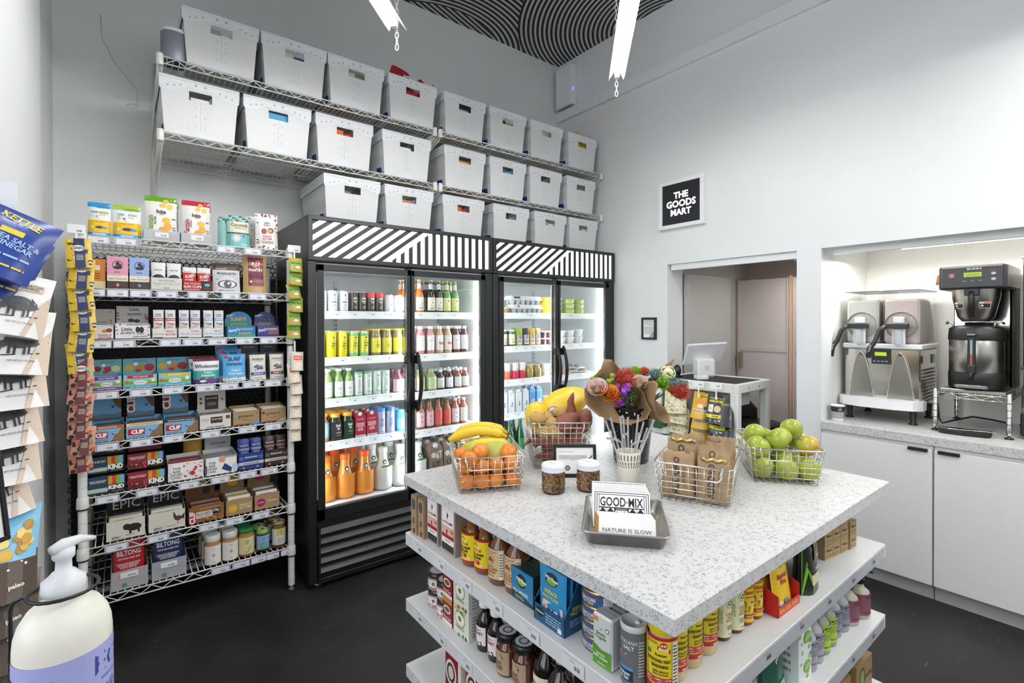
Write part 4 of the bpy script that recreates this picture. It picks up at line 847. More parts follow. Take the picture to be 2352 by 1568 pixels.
# --- shelf 4
for i,(x0,x1,c,n) in enumerate(((-.105,.003,'#7b2f8c','purple'),(.005,.132,'#b32b3c','red'),(.134,.264,'#e6c32a','yellow'))):
    tray(f'sky-blue fruit snack display box with a {n} packet band',x0,x1,Z4,.060,'#8ec6cf',[('r',-.5,.30,.5,.55,'#8fb33c'),('p',[(-.5,.3),(.5,.3),(.5,.45),(.1,.38),(-.3,.5),(-.5,.42)],'#6da23a'),('r',-.5,0,.5,.2,'#8a3b93' if i==0 else '#4f9fb5'),('r',-.38,.74,.38,.98,c),('t','FRUIT SNACKS',0,.86,.1,'#f5f0e8',.6),('d',.0,.42,.2,'#f4efe2',.075),('t','ORGANIC',0,.42,.1,'#5a6b58',.3),('d',.38,.58,.07,'#f1ead6'),('d',-.4,.5,.05,'#cc5a48'),('f',-.3,.05,.3,.14,1,'#e8f2f4')],d=.12,
      hdr=.128,hcol='#6fa9b5',hops=[('t','organic fruit snacks',0,.8,.1,'#2f5a66',.6),('d',-.32,.38,.13,'#d8a52c' if i else '#8c1f30',.12),('d',.02,.34,.12,'#c97a2a' if i else '#a52a3a',.12),('d',.3,.36,.16,'#a8281f' if i else '#c9cf9c',.14),('d',-.05,.15,.1,'#b5352b',.06),('d',-.12,.62,.07,'#e8e2cc')])
for dx,dz,nm in ((-.012,.062,'second'),(.0,0,'front')):
    pc(f'teal, white and purple Wholesome candy pouch, {nm} one' ,.272+dx,.386+dx,Z4,.118+ (.010 if dx else 0),.045,'#efecef',[('r',-.5,0,.5,.16,'#5b2c7c'),('r',-.5,.16,.5,.52,'#3aa79c'),('r',-.5,.90,.5,1,'#6b2437'),('t','Wholesome',0,.70,.15,'#3d2a3e',.9),('t','Organic',.05,.44,.1,'#e6f6f2',.5),('t','DelishFish',.05,.32,.09,'#e6f6f2',.55),('s',3,5,.06,-.25,.19,.3,.24,['#6b2432','#8a3050']),('d',-.15,.09,.13,'#efe6f2',.045)],y=YF_+dz)
for yy,zz,k in ((0,0,0),(.07,.024,1),(.12,.04,2)):
    pc(('light blue SURF sweets pouch on the fourth shelf','SURF sweets pouch behind the front one','rearmost SURF sweets pouch under the third shelf')[k],.397-k*.008,.503-k*.008,Z4,.135+zz,.04,'#5db3e6',[('r',-.5,0,.5,.14,'#dfe9f4'),('r',-.44,.86,-.24,.95,'#d9356a'),('t','SURF',0,.82,.15,'#20407f',.7,0,.05),('t','sweets',0,.64,.13,'#20407f',.7,0,.03),('t','Organic',.05,.40,.1,'#f2f8fd',.5),('t','Fruity Bears',.05,.28,.1,'#f2f8fd',.7),('s',3,6,.04,-.3,.13,.35,.16,['#d33a3a','#e8b02a','#7ab03a','#ef7a2a']),('f',-.3,.02,.3,.08,1,'#8da6c2')],y=YF_+yy)
for x0,x1,c,nm in ((.512,.602,'#4a5a9c','blueberry'),(.607,.690,'#8f2a44','cranberry')):
    pc(f'cream PATIENCE dried fruit pouch with a {nm} picture',x0,x1,Z4,.138,.04,'#e9e6d8',[('r',-.5,.93,.5,1,'#2a2a2e'),('r',-.5,0,-.44,1,'#2a2a2e'),('r',.44,0,.5,1,'#2a2a2e'),('t','PATIENCE',0,.76,.08,'#2d2d30',.6),('f',-.2,.66,.2,.7,1),('s',2,14,.07,-.25,.33,.25,.52,[c,'#2f3c6c','#7a8f5a']),('r',-.4,.18,.4,.28,c),('f',-.25,.19,.25,.27,1,'#e6e6e6'),('f',-.2,.04,.2,.1,1)])
    bx(f'dark grey fruit box behind the {nm} pouch',x0-.02,x1-.022,Z4,.178,'#4a4a4c',[('f',-.3,.9,.3,.96,2,'#b5b5b5'),('s',4,8,.06,-.2,.72,.25,.82,['#1e1e22','#3a2a30'])],d=.06,y=YF_+.12)
# --- shelf 5
sky='#6fa6cf'; rock='#6d5238'
def clifh(F,w,h,badge=True):
    pr([('p',[(.1,1),(.5,1),(.5,.42),(.38,.5),(.24,.72)],rock),('p',[(-.5,0),(-.5,.22),(-.1,.3),(.2,.24),(.5,.3),(.5,0)],'#5f7480'),('r',-.5,0,.5,.1,'#3f5a6e'),('p',[(.14,.62),(.26,.52),(.18,.50)],'#4a1f1c'),('l',.2,.56,.34,.66,.02,'#3a2320')]+([('r',-.46,.32,-.26,.96,'#8e1f28'),('t','CLIF',-.36,.62,.3,'#f3efe8',.9,90,.03)] if badge else []))(F,w,h)
def clifb(band,txt,tc='#f6efe0'):
    return [('r',-.5,.80,.5,1,band),('t',txt,.0,.9,.09,tc,.8),('r',-.5,0,.5,.80,'#7db4dc'),('p',[(.12,.0),(.5,.0),(.5,.8),(.42,.8),(.3,.45),(.2,.4)],'#8a6a46'),('r',-.46,.22,.0,.62,'#b3202b'),('t','CLIF',-.2,.42,.28,'#ffffff',.34,0,.06),('p',[(.1,.55),(.2,.42),(.14,.4)],'#4a1f1c'),('f',-.44,.06,.0,.14,1,'#3f5a6e')]
for (x0,x1,band,txt,n,hx_,hw_,hh,bd) in ((-.105,.010,'#c0622c','PEANUT BUTTER','orange-banded',-.004,.9,.185,False),(.015,.152,'#e9d3a0','WHITE CHOCOLATE MACADAMIA NUT','cream-banded',-.010,.78,.178,True),(.156,.292,'#3b2a2a','CHOCOLATE CHUNK with SEA SALT','dark-banded',-.012,.78,.186,True)):
    t=tray(f'{n} energy bar display box with a mountain climber header',x0,x1,Z5,.068,'#7db4dc',clifb(band,txt,'#7a4a1c' if 'cream' in n else '#f6efe0'),d=.15,hdr=hh,hcol=sky,hw=hw_,hx=hx_,bars=(4,['#3f5c74','#8fa3ad','#5b4030'],f'energy bar wrapper inside the {n} display box',.066))
    hc=[c for c in t.children if c.name.startswith('header_card')][0]; mb=MB(); clifh(front(mb,.1456,.070,hx_),(x1-x0-.002)*hw_,hh-.070,bd); q=mb.build('header_print',hc)
tray('white purely elizabeth bar display box with a tall header',.296,.432,Z5,.072,'#e3ddd5',[('r',-.16,.40,.22,.82,'#4b3226'),('t','GRAIN-FREE',.03,.66,.11,'#efe4d6',.32),('r',.33,.62,.46,.86,'#6b4a36'),('t','purely elizabeth.',0,.14,.15,'#5a544e',.9),('f',-.44,.55,-.22,.75,2,'#a49c94')],d=.14,hdr=.186,hcol='#d4cfc6',hw=.93,hops=[('t','purely elizabeth.',0,.9,.09,'#4a443e',.86),('r',-.24,.05,.24,.68,'#3c2a22'),('t','GRAIN-FREE',0,.55,.08,'#e9dccb',.4),('d',0,.3,.18,'#7a7069',.08),('d',-.38,.55,.05,'#5d4a3a'),('d',-.38,.36,.05,'#5d4a3a'),('d',.38,.48,.04,'#5d5148')],bars=(2,['#8f8b88','#4f4a48'],'grain-free bar wrapper in the purely elizabeth box',.07))
for x0,x1,n in ((.438,.562,'full'),(.566,.690,'right-hand')):
    tray(f'kraft cardboard gomacro bar box, the {n} one',x0,x1,Z5,.074,'#ab8d64',[('t','gomacro',-.02,.58,.3,'#5c4026',.56),('t','MACROBAR',.0,.36,.06,'#5c4026',.3),('p',[(.1,0),(.5,0),(.5,.3),(.35,.2)],'#5c94d8' if n=='full' else '#c9b48a'),('d',-.4,.72,.07,'#5b9be0' if n=='full' else '#4a3624',.05),('r',.38,.7,.41,.85,'#6b4a2c'),('f',-.4,.05,.2,.14,1,'#5c4026')],d=.13,bars=(4,['#d6dfd8','#bfe0e4','#e8e4d4'],f'pale bar wrapper lying in the {n} gomacro box',.078))
# --- shelf 6
def kind(label,x0,x1,z,h,left,txt,y=YF_,sub='NUTS & SPICES'):
    s_=[('r',-.5,0,.02,1,left),('t',txt,-.24,.72,.2,'#f2eee6',.44),('r',-.5,.12,.02,.34,'#c9c6bd' if left=='#1d4556' else left),('r',.02,0,.5,1,'#15171a')]
    for i,c in enumerate(('#d99a2b','#d9412f','#8fb32f','#7fb0dc')): s_.append(('r',.03+i*.108,.48,.03+(i+1)*.108,.97,c))
    s_+= [('t','KIND',.25,.32,.32,'#f7f5f0',.42,0,.06),('t',sub,.28,.09,.07,'#a39a6a',.3)]
    if left!='#1d4556': s_+= [('r',-.48,.04,-.12,.40,'#5a1a1c'),('s',5,10,.03,-.46,.06,-.14,.36,['#a66a4a','#7a4a30','#e0b7a0']),('s',6,10,.012,-.08,.05,.0,.6,['#e9cfc8'])]
    return tray(label,x0,x1,z,h,'#1a1c1f',s_,d=.14,y=y,bars=(3,['#2b2b2e','#8c8f93','#4a2f24'],'dark bar wrapper in a KIND box',h*.9))
kind('front KIND box with a teal DARK CHOCOLATE NUTS panel',-.118,.014,Z6,.078,'#1d4556','DARK CHOCOLATE\nNUTS & SEA SALT')
kind('KIND box with a teal panel stacked on the front one',-.118,.010,Z6+.088,.072,'#1d4556','NUTS & SEA SALT',y=YF_+.02)
bx('topmost KIND box of the teal stack, mostly in shadow',-.118,.012,Z6+.166,.045,'#1b1d20',[('r',.02,0,.5,1,'#15171a'),('t','KIND',.25,.5,.5,'#b9b9b4',.42,0,.05)],d=.13,y=YF_+.03)
kind('front KIND box with a red CHERRY CASHEW panel',.019,.162,Z6,.075,'#8c2030','DARK CHOCOLATE\nCHERRY CASHEW',sub='PLUS')
kind('KIND box with a red panel stacked on the front one',.019,.158,Z6+.084,.070,'#8c2030','DARK CHOCOLATE\nCHERRY CASHEW',y=YF_+.02,sub='PLUS')
bx('dark red box on top of the cherry cashew stack',.022,.150,Z6+.160,.042,'#5a1620',[('f',-.4,.3,.4,.7,2,'#7c3a40')],d=.13,y=YF_+.04)
q_='#f4f1ef'
tray('white bar box with red berry splashes, reading THIS BAR SAVES LIVES',.168,.314,Z6,.088,q_,[('s',3,26,.035,-.1,.05,.48,.9,['#c93a48','#b52c3c','#e08a90']),('s',5,16,.02,-.48,.02,-.3,.95,['#c93a48','#e08a90']),('r',-.42,.08,-.08,.86,'#f7f5f3'),('t','THIS\nBAR\nSAVES\nLIVES.',-.26,.46,.62,'#3c3c3c',.3),('d',.18,.35,.07,'#c02a38')],d=.14,bars=(3,['#8f2f3c','#a9a0a0'],'bar wrapper in the berry splashed box',.088))
tray('white bar box with blue and coral patches, reading THIS BAR SAVES LIVES',.320,.457,Z6,.088,q_,[('d',.02,.86,.11,'#e39a84',.13),('p',[(.0,.3),(.3,.06),(.34,.3),(.1,.62)],'#27427c'),('d',.44,.3,.1,'#bcd3e4',.16),('r',.1,.92,.5,1,'#b8a98c'),('r',-.48,.08,-.14,.86,'#f7f5f3'),('r',-.5,.1,-.46,.6,'#27427c'),('t','THIS\nBAR\nSAVES\nLIVES.',-.3,.46,.62,'#3c3c3c',.3)],d=.14,bars=(3,['#5f7f9c','#c9c4c0','#8f8f94'],'pale wrapper in the blue and coral box',.088))
bx('white box printed REGRAINED behind the blue and coral box',.334,.452,Z6+.0,.175,'#bfc0c2',[('t','REGRAINED',.02,.72,.1,'#55585c',.6),('f',-.1,.6,.2,.64,1)],d=.05,y=YF_+.15)
pouch('snack_pouch',.085,.165,.04,M('#c9972a',.4),'black and gold snack pouch at the back of the sixth shelf','pouch',(.285,YF_+.18,Z6),0,None,pr([('p',[(-.5,1),(.5,1),(.5,.3),(-.5,.62)],'#2a2522'),('d',-.15,.45,.1,'#efe3c2')]))
for x0,x1,c,n,bc in ((.462,.580,'#1f3a86','blue','#27408f'),(.583,.700,'#3a231f','brown','#4a302a')):
    tray(f'{n} REGRAINED bar box with a white band on the sixth shelf',x0,x1,Z6,.086,c,[('r',-.5,.30,.5,.48,'#c9c7c6'),('t','REGRAINED',.0,.74,.15,'#dcdcde',.5),('f',-.46,.6,-.3,.8,2,'#8f9cc0'),('f',.3,.6,.46,.8,2,'#8f9cc0'),('f',-.3,.34,.3,.42,1,'#44444a'),('d',-.3,.14,.04,'#d9b24a'),('d',.25,.14,.04,'#d9b24a')],d=.12)
    for j in range(2):
        for r_ in range(2):
            xc=x0+.032+j*.056; pc(f'{n} REGRAINED bar packet standing in the {n} box',xc-.026,xc+.026,Z6+.004,.145-.004*r_,.02,bc,[('r',-.5,.62,.5,.70,'#8f96b0' if n=='blue' else '#8f7f78'),('t','REGRAINED',0,.79,.07,'#d9dbe2',.8),('r',-.3,.5,.3,.58,'#8a7f74')],y=YF_+.014+.04*r_,group=f'{n} REGRAINED packets')
# --- shelf 7
for x0,x1,nm,an in ((-.058,.084,'bison',0),(.093,.238,'chicken',1)):
    t=tray(f'cream EPIC bar box with a {nm} picture and a black EPIC header',x0,x1,Z7,.088,'#ddd8c9',[('t','EPIC',-.24,.16,.14,'#4a443c',.36),('t',('BISON','CHICKEN')[an],.1,.2,.08,'#8f897c',.25),('f',-.3,.03,.35,.07,1,'#8f897c')]+([('d',.2,.56,.2,'#2d2622',.12),('d',.02,.62,.1,'#2a2320',.1),('r',.08,.25,.14,.5,'#2d2622'),('r',.3,.25,.35,.5,'#2d2622')] if an==0 else [('d',.3,.55,.1,'#5a3a2e',.08),('p',[(.2,.5),(.16,.75),(.2,.86),(.26,.6)],'#4a3028'),('p',[(.36,.55),(.48,.8),(.46,.45)],'#3a2620'),('d',.18,.86,.02,'#b8342e'),('r',.28,.22,.3,.42,'#7a5a3a')]),d=.14,hdr=.196,hcol='#1a1b1b',hops=[('r',-.47,.02,.47,.06,'#1a1b1b'),('t','EPIC',.03,.30,.36,'#d9d6cc',.8,0,.0),('l',-.4,.66,-.26,.86,.012,'#d9d6cc'),('l',-.26,.66,-.4,.86,.012,'#d9d6cc'),('o',-.33,.84,.06,.012,'#d9d6cc'),('o',-.33,.66,.06,.012,'#d9d6cc'),('l',-.5,.98,.5,.98,.008,'#cfccc2')],bars=(2,['#d9d3c4','#2f2924'],f'cream bar wrapper in the {nm} box',.098))
tray('brown protein bar box with BUILDER\'S and a red CLIF end, on the seventh shelf',.250,.400,Z7,.080,'#8a5f34',[('r',-.5,0,-.32,.8,'#b3262b'),('t','CLIF',-.41,.4,.3,'#f3eee6',.9,90,.04),('r',-.30,.30,.16,.68,'#e9e6e0'),('t',"BUILDER'S",-.07,.56,.15,'#2d2a28',.42),('t','PROTEIN',-.07,.40,.13,'#b3262b',.38),('r',.16,.42,.36,.76,'#1e1c1b'),('t','20g',.26,.62,.2,'#f0eee8',.18),('s',5,10,.04,-.1,.04,.45,.26,['#b98a4a','#5a3a20','#c9a060']),('f',-.2,.8,.4,.9,1,'#c9a878')],d=.15,hdr=.190,hcol='#6b4a28',hw=.86,hx=-.012,hops=[('r',-.5,.55,.4,1,'#2b2320'),('r',-.32,.62,.2,.98,'#d9d5cc'),('t',"BUILDER'S",-.06,.86,.13,'#2d2a28',.46),('t','PROTEIN',-.06,.70,.13,'#b3262b',.42),('t','20g',.34,.84,.2,'#e9e4d8',.2),('d',.2,.3,.14,'#2a1d14')],bars=(4,['#6f5138','#3b2a24','#a87a6c'],'brown protein bar wrapper in the BUILDER\'S box',.082))
for x0,x1,c,n,tx in ((.405,.528,'#e0ab2a','yellow','PEANUT\nBUTTER'),(.534,.656,'#a3215c','magenta','PB AND J')):
    tray(f'kraft bar box with a {n} disc on front and header',x0,x1,Z7,.080,'#a98a64',[('d',-.24,.48,.17,c),('t','jonesbar',-.24,.48,.1,'#f4ead6',.28),('t',tx,.22,.5,.34 if '\n' in tx else .14,'#eadcc0',.45)],d=.14,hdr=.184,hcol='#8f7350',hw=.92,hx=-.012,hops=[('d',.02,.58,.24,c),('t','jonesbar',.02,.58,.09,'#e9dcc4',.36),('t',tx.replace('\n',' '),.02,.14,.1,'#b59c78',.5)],bars=(3,['#e9e6e2',c,'#dddad6'],f'white and {n} bar wrapper in its kraft box',.090))
bx('dark box at the back right of the seventh shelf',.600,.690,Z7,.12,'#3a332c',[],d=.06,y=YF_+.20)
# --- shelf 8
for x0,x1,c,c2,n in ((-.040,.092,'#b52026','#d23a34','red'),(.106,.240,'#1c2d5c','#2b4380','navy')):
    ops=[('r',-.5,.93,.5,1,c2),('t','BILTONG',.0,.72,.15,'#e9e6e4',.8,0,.02),('t','SEASONED DRIED BEEF',.0,.60,.05,'#e9e6e4',.75),('t','32 GRAMS OF PROTEIN PER SERVING\nNO ARTIFICIAL PRESERVATIVES\nNATURALLY SUGAR FREE',-.02,.44,.16,'#e9e6e4',.8),('t','ORIGINAL FLAVOR',-.1,.24,.05,'#e9e6e4',.5)]
    for k in range(3): pc((f'{n} BILTONG dried beef pouch in its bin',f'{n} BILTONG pouch behind the front one',f'rearmost {n} BILTONG pouch in its bin')[k],x0+.006+k*.004,x1-.012+k*.004,Z8+.010,.195-k*.003,.03,c,ops if k==0 else [],y=YF_+.014+k*.038)
    t=thing('shelf_bin',f'frosted plastic bin holding {n} BILTONG pouches','bin',((x0+x1)/2,YF_,Z8)); w=x1-x0
    mb=MB()
    def side(pts): mb.add(pts,[(0,1,2,3)],FROST)
    hz=[.085,.105]; side([(-w/2,0,0),(w/2,0,0),(w/2,-.002,hz[0]),(-w/2,-.002,hz[0])]); side([(-w/2,0,0),(-w/2,.16,0),(-w/2-.001,.16,.11),(-w/2,-.002,hz[0])]); side([(w/2,0,0),(w/2,.16,0),(w/2+.001,.16,.11),(w/2,-.002,hz[0])]); side([(-w/2,.16,0),(w/2,.16,0),(w/2,.16,.11),(-w/2,.16,.11)]); mb.add([(-w/2,0,.001),(w/2,0,.001),(w/2,.16,.001),(-w/2,.16,.001)],[(0,1,2,3)],FROST)
    mb.tube([(-w/2,.16,.11),(-w/2,-.002,hz[0]),(w/2,-.002,hz[0]),(w/2,.16,.11)],.0016,FROST,5)
    mb.build('body',t); mb=MB(); mb.box(-.034,.030,-.005,-.003,.052,.076,TAGW); F=front(mb,-.0051,0); F.bars(-.008,.058,.02,.064); mb.build('label_card',t)
    mb=MB(); F=front(mb,-.0003,0,-.02); F.disc(0,.018,.011,M('#5f8f88',.5)); mb.build('sticker',t)
def jar(label,x,y,z,r,h,cont,lidc,lidh,lid2,labops,lc,lz=(.12,.72),group=None,gold=False):
    prof=[(r*.86,0),(r,.006),(r,h-lidh-.016),(r*.86,h-lidh-.002),(r*.86,h-lidh)]
    t=bottle('jar',label,'jar',(x,y,z),prof,M(cont,.18,vary=.12,scale=60,coat=.6),h-lidh,r*.95,lidh,M(lidc,.3,.6 if gold else 0.),r,(h*lz[0],h*lz[1],M(lc,.5),pr(labops),1.25),group)
    cap=[c for c in t.children if c.name.startswith('cap')]
    if lid2:
        mb=MB(); F=topf(mb,h+.0003); F.disc(0,0,r*.72,M(lid2,.4)); F.disc(0,0,r*.3,M('#4a4a4a',.4)); F.fine(-r*.5,-r*.6,r*.5,-r*.35,2); mb.build('lid_print',cap[0])
    return t
jl=[('t',"Justin's",0,.84,.1,'#8c3a34',.4),('d',0,.5,.16,'#c08a50',.2),('f',-.15,.1,.15,.18,1)]
for i,x in enumerate((.352,.428)):
    j=jar(('white-lidded nut butter jar, left of the pair','white-lidded nut butter jar, right of the pair')[i],x,YF_+.036,Z8,.0365,.146,'#b98450','#ecebe8',.032,None,jl,'#eeebe8',lz=(.04,.66))
    for k in (1,2): dup(j,(x-.004*k,YF_+.036+.078*k,Z8),0,f'white-lidded nut butter jar, {("","second","third")[k]} in the {("left","right")[i]} row',None)
j=jar('peanut butter jar with a green lid and SANTA CRUZ label',.502,YF_+.037,Z8,.037,.140,'#b5813e','#2f8a4a',.022,None,[('t','SANTA\nCRUZ',-.05,.72,.32,'#2f5a34',.5),('p',[(.1,.4),(.4,.5),(.42,.3),(.12,.22)],'#8c5a34'),('f',-.3,.08,.2,.2,2,'#5a7fb0')],'#e6d9a0',lz=(.10,.70)); dup(j,(.500,YF_+.12,Z8),0,'green-lidded peanut butter jar behind the SANTA CRUZ one')
j=jar('small dark jar with a lime and white lid and cow label',.578,YF_+.033,Z8,.031,.112,'#2c1a14','#8cc04a',.020,'#e8ecdf',[('r',-.5,0,.5,.5,'#7fa85a'),('r',-.3,.2,.3,.86,'#7db0e0'),('t','nut butter',0,.78,.12,'#c0404a',.4),('d',0,.42,.07,'#1d1d1f')],'#8fbbe6',lz=(.14,.78)); dup(j,(.574,YF_+.105,Z8),0,'lime-lidded jar behind the cow label jar'); 
j=jar('jar with a gold lid and a yellow and white label, rightmost on the bottom shelf',.658,YF_+.036,Z8,.036,.136,'#7c4f30','#b3a06a',.018,'#d8d4c4',[('r',-.5,.55,.5,1,'#d9cf6a'),('t','ALMOND\nBUTTER',.1,.77,.3,'#8f7a34',.4),('d',-.3,.76,.06,'#6f7f4a'),('f',-.35,.1,.35,.45,4)],'#e6e2d4',lz=(.14,.76),gold=True); dup(j,(.652,YF_+.115,Z8),0,'gold-lidded jar behind the rightmost one'); dup(j,(.650,YF_+.195,Z8),0,'gold-lidded jar at the back of the bottom shelf')
# --- hanging strips on the two front posts
def strip(x,y,ztop,n,w,h,step,col,ops,lab,grp,seed,sway=.010,sx=0,hook=True):
    q=random.Random(seed)
    for i in range(n):
        z=ztop-step*i-h; a=q.uniform(-.12,.12); 
        o=pouch('hanging_packet',w,h,.018,M(col,.3),f'{lab}, {("topmost","second","third","fourth","fifth","lowest")[min(i,5)]} on its strip','packet',(x+q.uniform(-sway,sway)+sx*i,y-.014-.005*(n-i)*.6,z),q.uniform(-.12,.12),grp,pr(ops),None,None,.02)
        o.rotation_euler[1]=a
lem=['#e9bb2a','#f0cf4c','#2b3350','#2f3a4a','#39465a','#3f5a34','#e9e4d0']
sir=lambda c1,cols,pc_:[('s',5,30,.10,-.46,.03,.46,.98,cols),('r',-.16,0,.24,1,c1),('d',.0,.66,.24,'#f1efe9',.15),('t','SiREN',.0,.665,.12,'#1e1e22',.42,0,.03),('f',-.1,.25,.18,.45,4,'#d9d4cc')]
strip(-.134,RY0-.024,1.783,6,.086,.125,.088,'#e6c23c',sir('#26335f',lem,0),'yellow lemon-print SiREN protein bites packet','yellow SiREN packets',3,.012)
strip(-.128,RY0-.024,1.275,6,.080,.115,.072,'#d99880',sir('#6a2a2c',['#e39a7c','#3a2320','#9cc08c','#c9603c','#2d1d1c'],0),'pink and maroon SiREN protein bites packet','maroon SiREN packets',9,.012)
strip(.722,RY0-.024,1.768,6,.068,.076,.070,'#b8a03c',[('r',-.5,.80,.5,1,'#d9a83a'),('r',-.5,.48,.5,.80,'#7cb83f'),('t','barnana',.0,.64,.16,'#4a3422',.7,0,.03),('d',.08,.3,.3,'#c9955a',.18),('d',.12,.34,.2,'#e9dcc0',.1),('r',-.5,0,.5,.1,'#6aa338')],'green and gold dried banana packet','dried banana packets',5,.006)
strip(.722,RY0-.026,1.272,7,.062,.098,.062,'#d9d4c8',[('r',-.32,.08,.36,.80,'#f0e6d0'),('r',-.32,.55,.36,.80,'#e6683f'),('t','granola',.0,.68,.1,'#f7e9dc',.5),('t','GRANOLA',.02,.48,.06,'#d9683f',.5),('s',3,6,.03,-.25,.15,.3,.4,['#3a2a24'])],'small clear packet with a cream and orange granola label','granola sample packets',6,.006)
for (x,z,sx_,lab) in ((-.145,1.822,.030,'white price flag on the left post of the snack rack, above the lemon packets'),(.722,1.815,.032,'white price flag on the right post of the snack rack, above the banana packets')):
    t=thing('price_flag',lab,'price tag',(x,RY0-.030,z)); mb=MB(); mb.box(-sx_,sx_,-.002,0,-.018,.020,PAPER,ch=.0008); F=front(mb,-.0021,0); F.bars(0,-.010,.018,-.004); mb.build('card',t)
    mb=MB(); mb.box(-.004,.004,-.004,.0,-.058,-.018,PAPER); mb.box(-.007,.007,-.006,.004,-.066,-.046,PAPER,ch=.001); mb.build('clip',t)
for (x,z,lab) in ((-.128,1.300,'white hang clip on the left post above the maroon packets'),(.722,1.300,'white hang clip on the right post above the granola packets')):
    mb=MB(); mb.box(-.004,.004,-.004,.0,-.03,.03,PAPER,ch=.001); tag(mb.build('hang_clip',None,(x,RY0-.030,z)),lab,'clip')
# ================================================================ fridge contents
ORD=['first','second','third','fourth','fifth','sixth','seventh','eighth']
def row_of(proto,base,xs,y,z,deep,dy,group,where,dx=0.,miss=()):
    """proto is moved to the first front spot, copies fill the rest"""
    n=0
    for k in range(deep):
        for i,x in enumerate(xs):
            if (k,i) in miss: continue
            if len(xs)>1: l=f'{base}, {ORD[i]} from left'
            else: l=base
            l+=('',', second row',', third row',', fourth row')[k]+' '+where
            p=(x+dx*k,y+dy*k,z+.0015)
            if n==0: proto.location=p; proto['label']=l; proto['group']=group
            else: dup(proto,p,None,l,group)
            n+=1
def canp(r,h,body,draw,lid='#c9ccce'):
    t=thing('drink_can','can','can'); mb=MB(); mb.lathe([(r*.82,0),(r*.9,.004),(r,.012),(r,h-.014),(r*.84,h-.003)],M(body,.22,.15,vary=.03),20); F=cyl(mb,r,0); draw(F,r,h); mb.build('body',t)
    mb=MB(); mb.lathe([(r*.85,h-.004),(r*.87,h),(r*.80,h),(r*.78,h-.004),(0,h-.004)],M(lid,.25,.9),20,cap=False); F=topf(mb,h-.0035); F.disc(0,r*.25,r*.22,M('#a9acae',.3,.8)); mb.build('lid',t); return t
def P2(ops,wf=1.7):
    return lambda F,r,h: pr(ops)(F,r*wf,h)
def btl(r,h,shape,body,capc,caph,capr,lz,lc,ops,arc=1.25,sq=0.,liquid=None,rough=.12):
    sh={'beer':[(.88,0),(1,.02),(1,.50),(.95,.57),(.6,.70),(.42,.80),(.38,.96),(.42,.97),(.42,1)],
        'juice':[(.88,0),(1,.02),(1,.66),(.92,.76),(.55,.86),(.5,.9),(.5,1)],
        'gt':[(.88,0),(1,.02),(1,.62),(.97,.72),(.78,.84),(.62,.90),(.62,1)],
        'jar':[(.9,0),(1,.03),(1,.72),(.97,.80),(.86,.88),(.86,1)],
        'growler':[(.92,0),(1,.03),(1,.58),(.9,.70),(.55,.82),(.42,.88),(.42,1)],
        'pinch':[(.80,0),(.94,.02),(1,.10),(.98,.30),(.86,.50),(.62,.68),(.50,.78),(.46,.90),(.46,1)],
        'flask':[(.9,0),(1,.03),(1,.55),(.92,.66),(.5,.82),(.36,.9),(.36,1)]}[shape]
    prof=[(a*r,b*(h-caph*.9)) for a,b in sh]
    return bottle('drink_bottle','bottle','bottle',(0,0,0),prof,M(body,rough,vary=.1,scale=18,coat=.5),h-caph,capr,caph,M(capc,.35) if capc else None,r,(h*lz[0],h*lz[1],M(lc,.45),(lambda F,rr,hh: pr(ops)(F,rr*1.8,hh)) if ops else None,arc),None,0,None,16,sq,14)
IN1,IN2='in the left fridge','in the right fridge'
yA,yB=2.850,2.850
# ---- left fridge, top shelf
bird=[('p',[(-.02,.84),(.14,.80),(.03,.74),(.06,.68),(-.03,.74)],'#2b3350'),('t','LA COLOMBE',0,.58,.035,'#3c4358',.5),('r',-.3,.42,.3,.47,'#5a6178'),('f',-.2,.22,.2,.36,3,'#9aa0b0')]
row_of(canp(.0275,.119,'#eceef2',P2(bird)),'white coffee can with a small bird mark',[.886,.947,1.009],yA,1.488,2,.06,'white bird coffee cans','on the top shelf')
hb=[('d',.1,.60,.36,'#1f2226',.48),('o',.1,.60,.36,.02,'#d9d9d6'),('t','HIGH',.1,.67,.13,'#e9e9e6',.56,0,.05),('t','Brew',.1,.53,.11,'#e9e9e6',.5,0,.03),('t','COFFEE',.1,.44,.05,'#e9e9e6',.4),('f',-.1,.16,.3,.28,2,'#cfc6bd')]
row_of(canp(.0245,.115,'#4a3d36',P2(hb)),'dark brown HIGH BREW coffee can',[1.069,1.119],yA,1.488,2,.052,'dark HIGH BREW cans','on the top shelf')
row_of(canp(.0245,.114,'#4a3d36',P2([('r',-.9,.72,.9,1,'#d6453e')]+hb)),'red-topped HIGH BREW coffee can',[1.172,1.224],yA,1.488,2,.052,'red-topped HIGH BREW cans','on the top shelf')
row_of(canp(.030,.105,'#e6e8ee',P2([('d',.05,.42,.09,'#e0703a'),('f',-.2,.7,.2,.8,2,'#b9bdc8'),('f',-.25,.15,.25,.25,2,'#b9bdc8')])),'plain white can with an orange dot',[1.287,1.350],yA,1.488,2,.062,'white cans with an orange dot','on the top shelf')
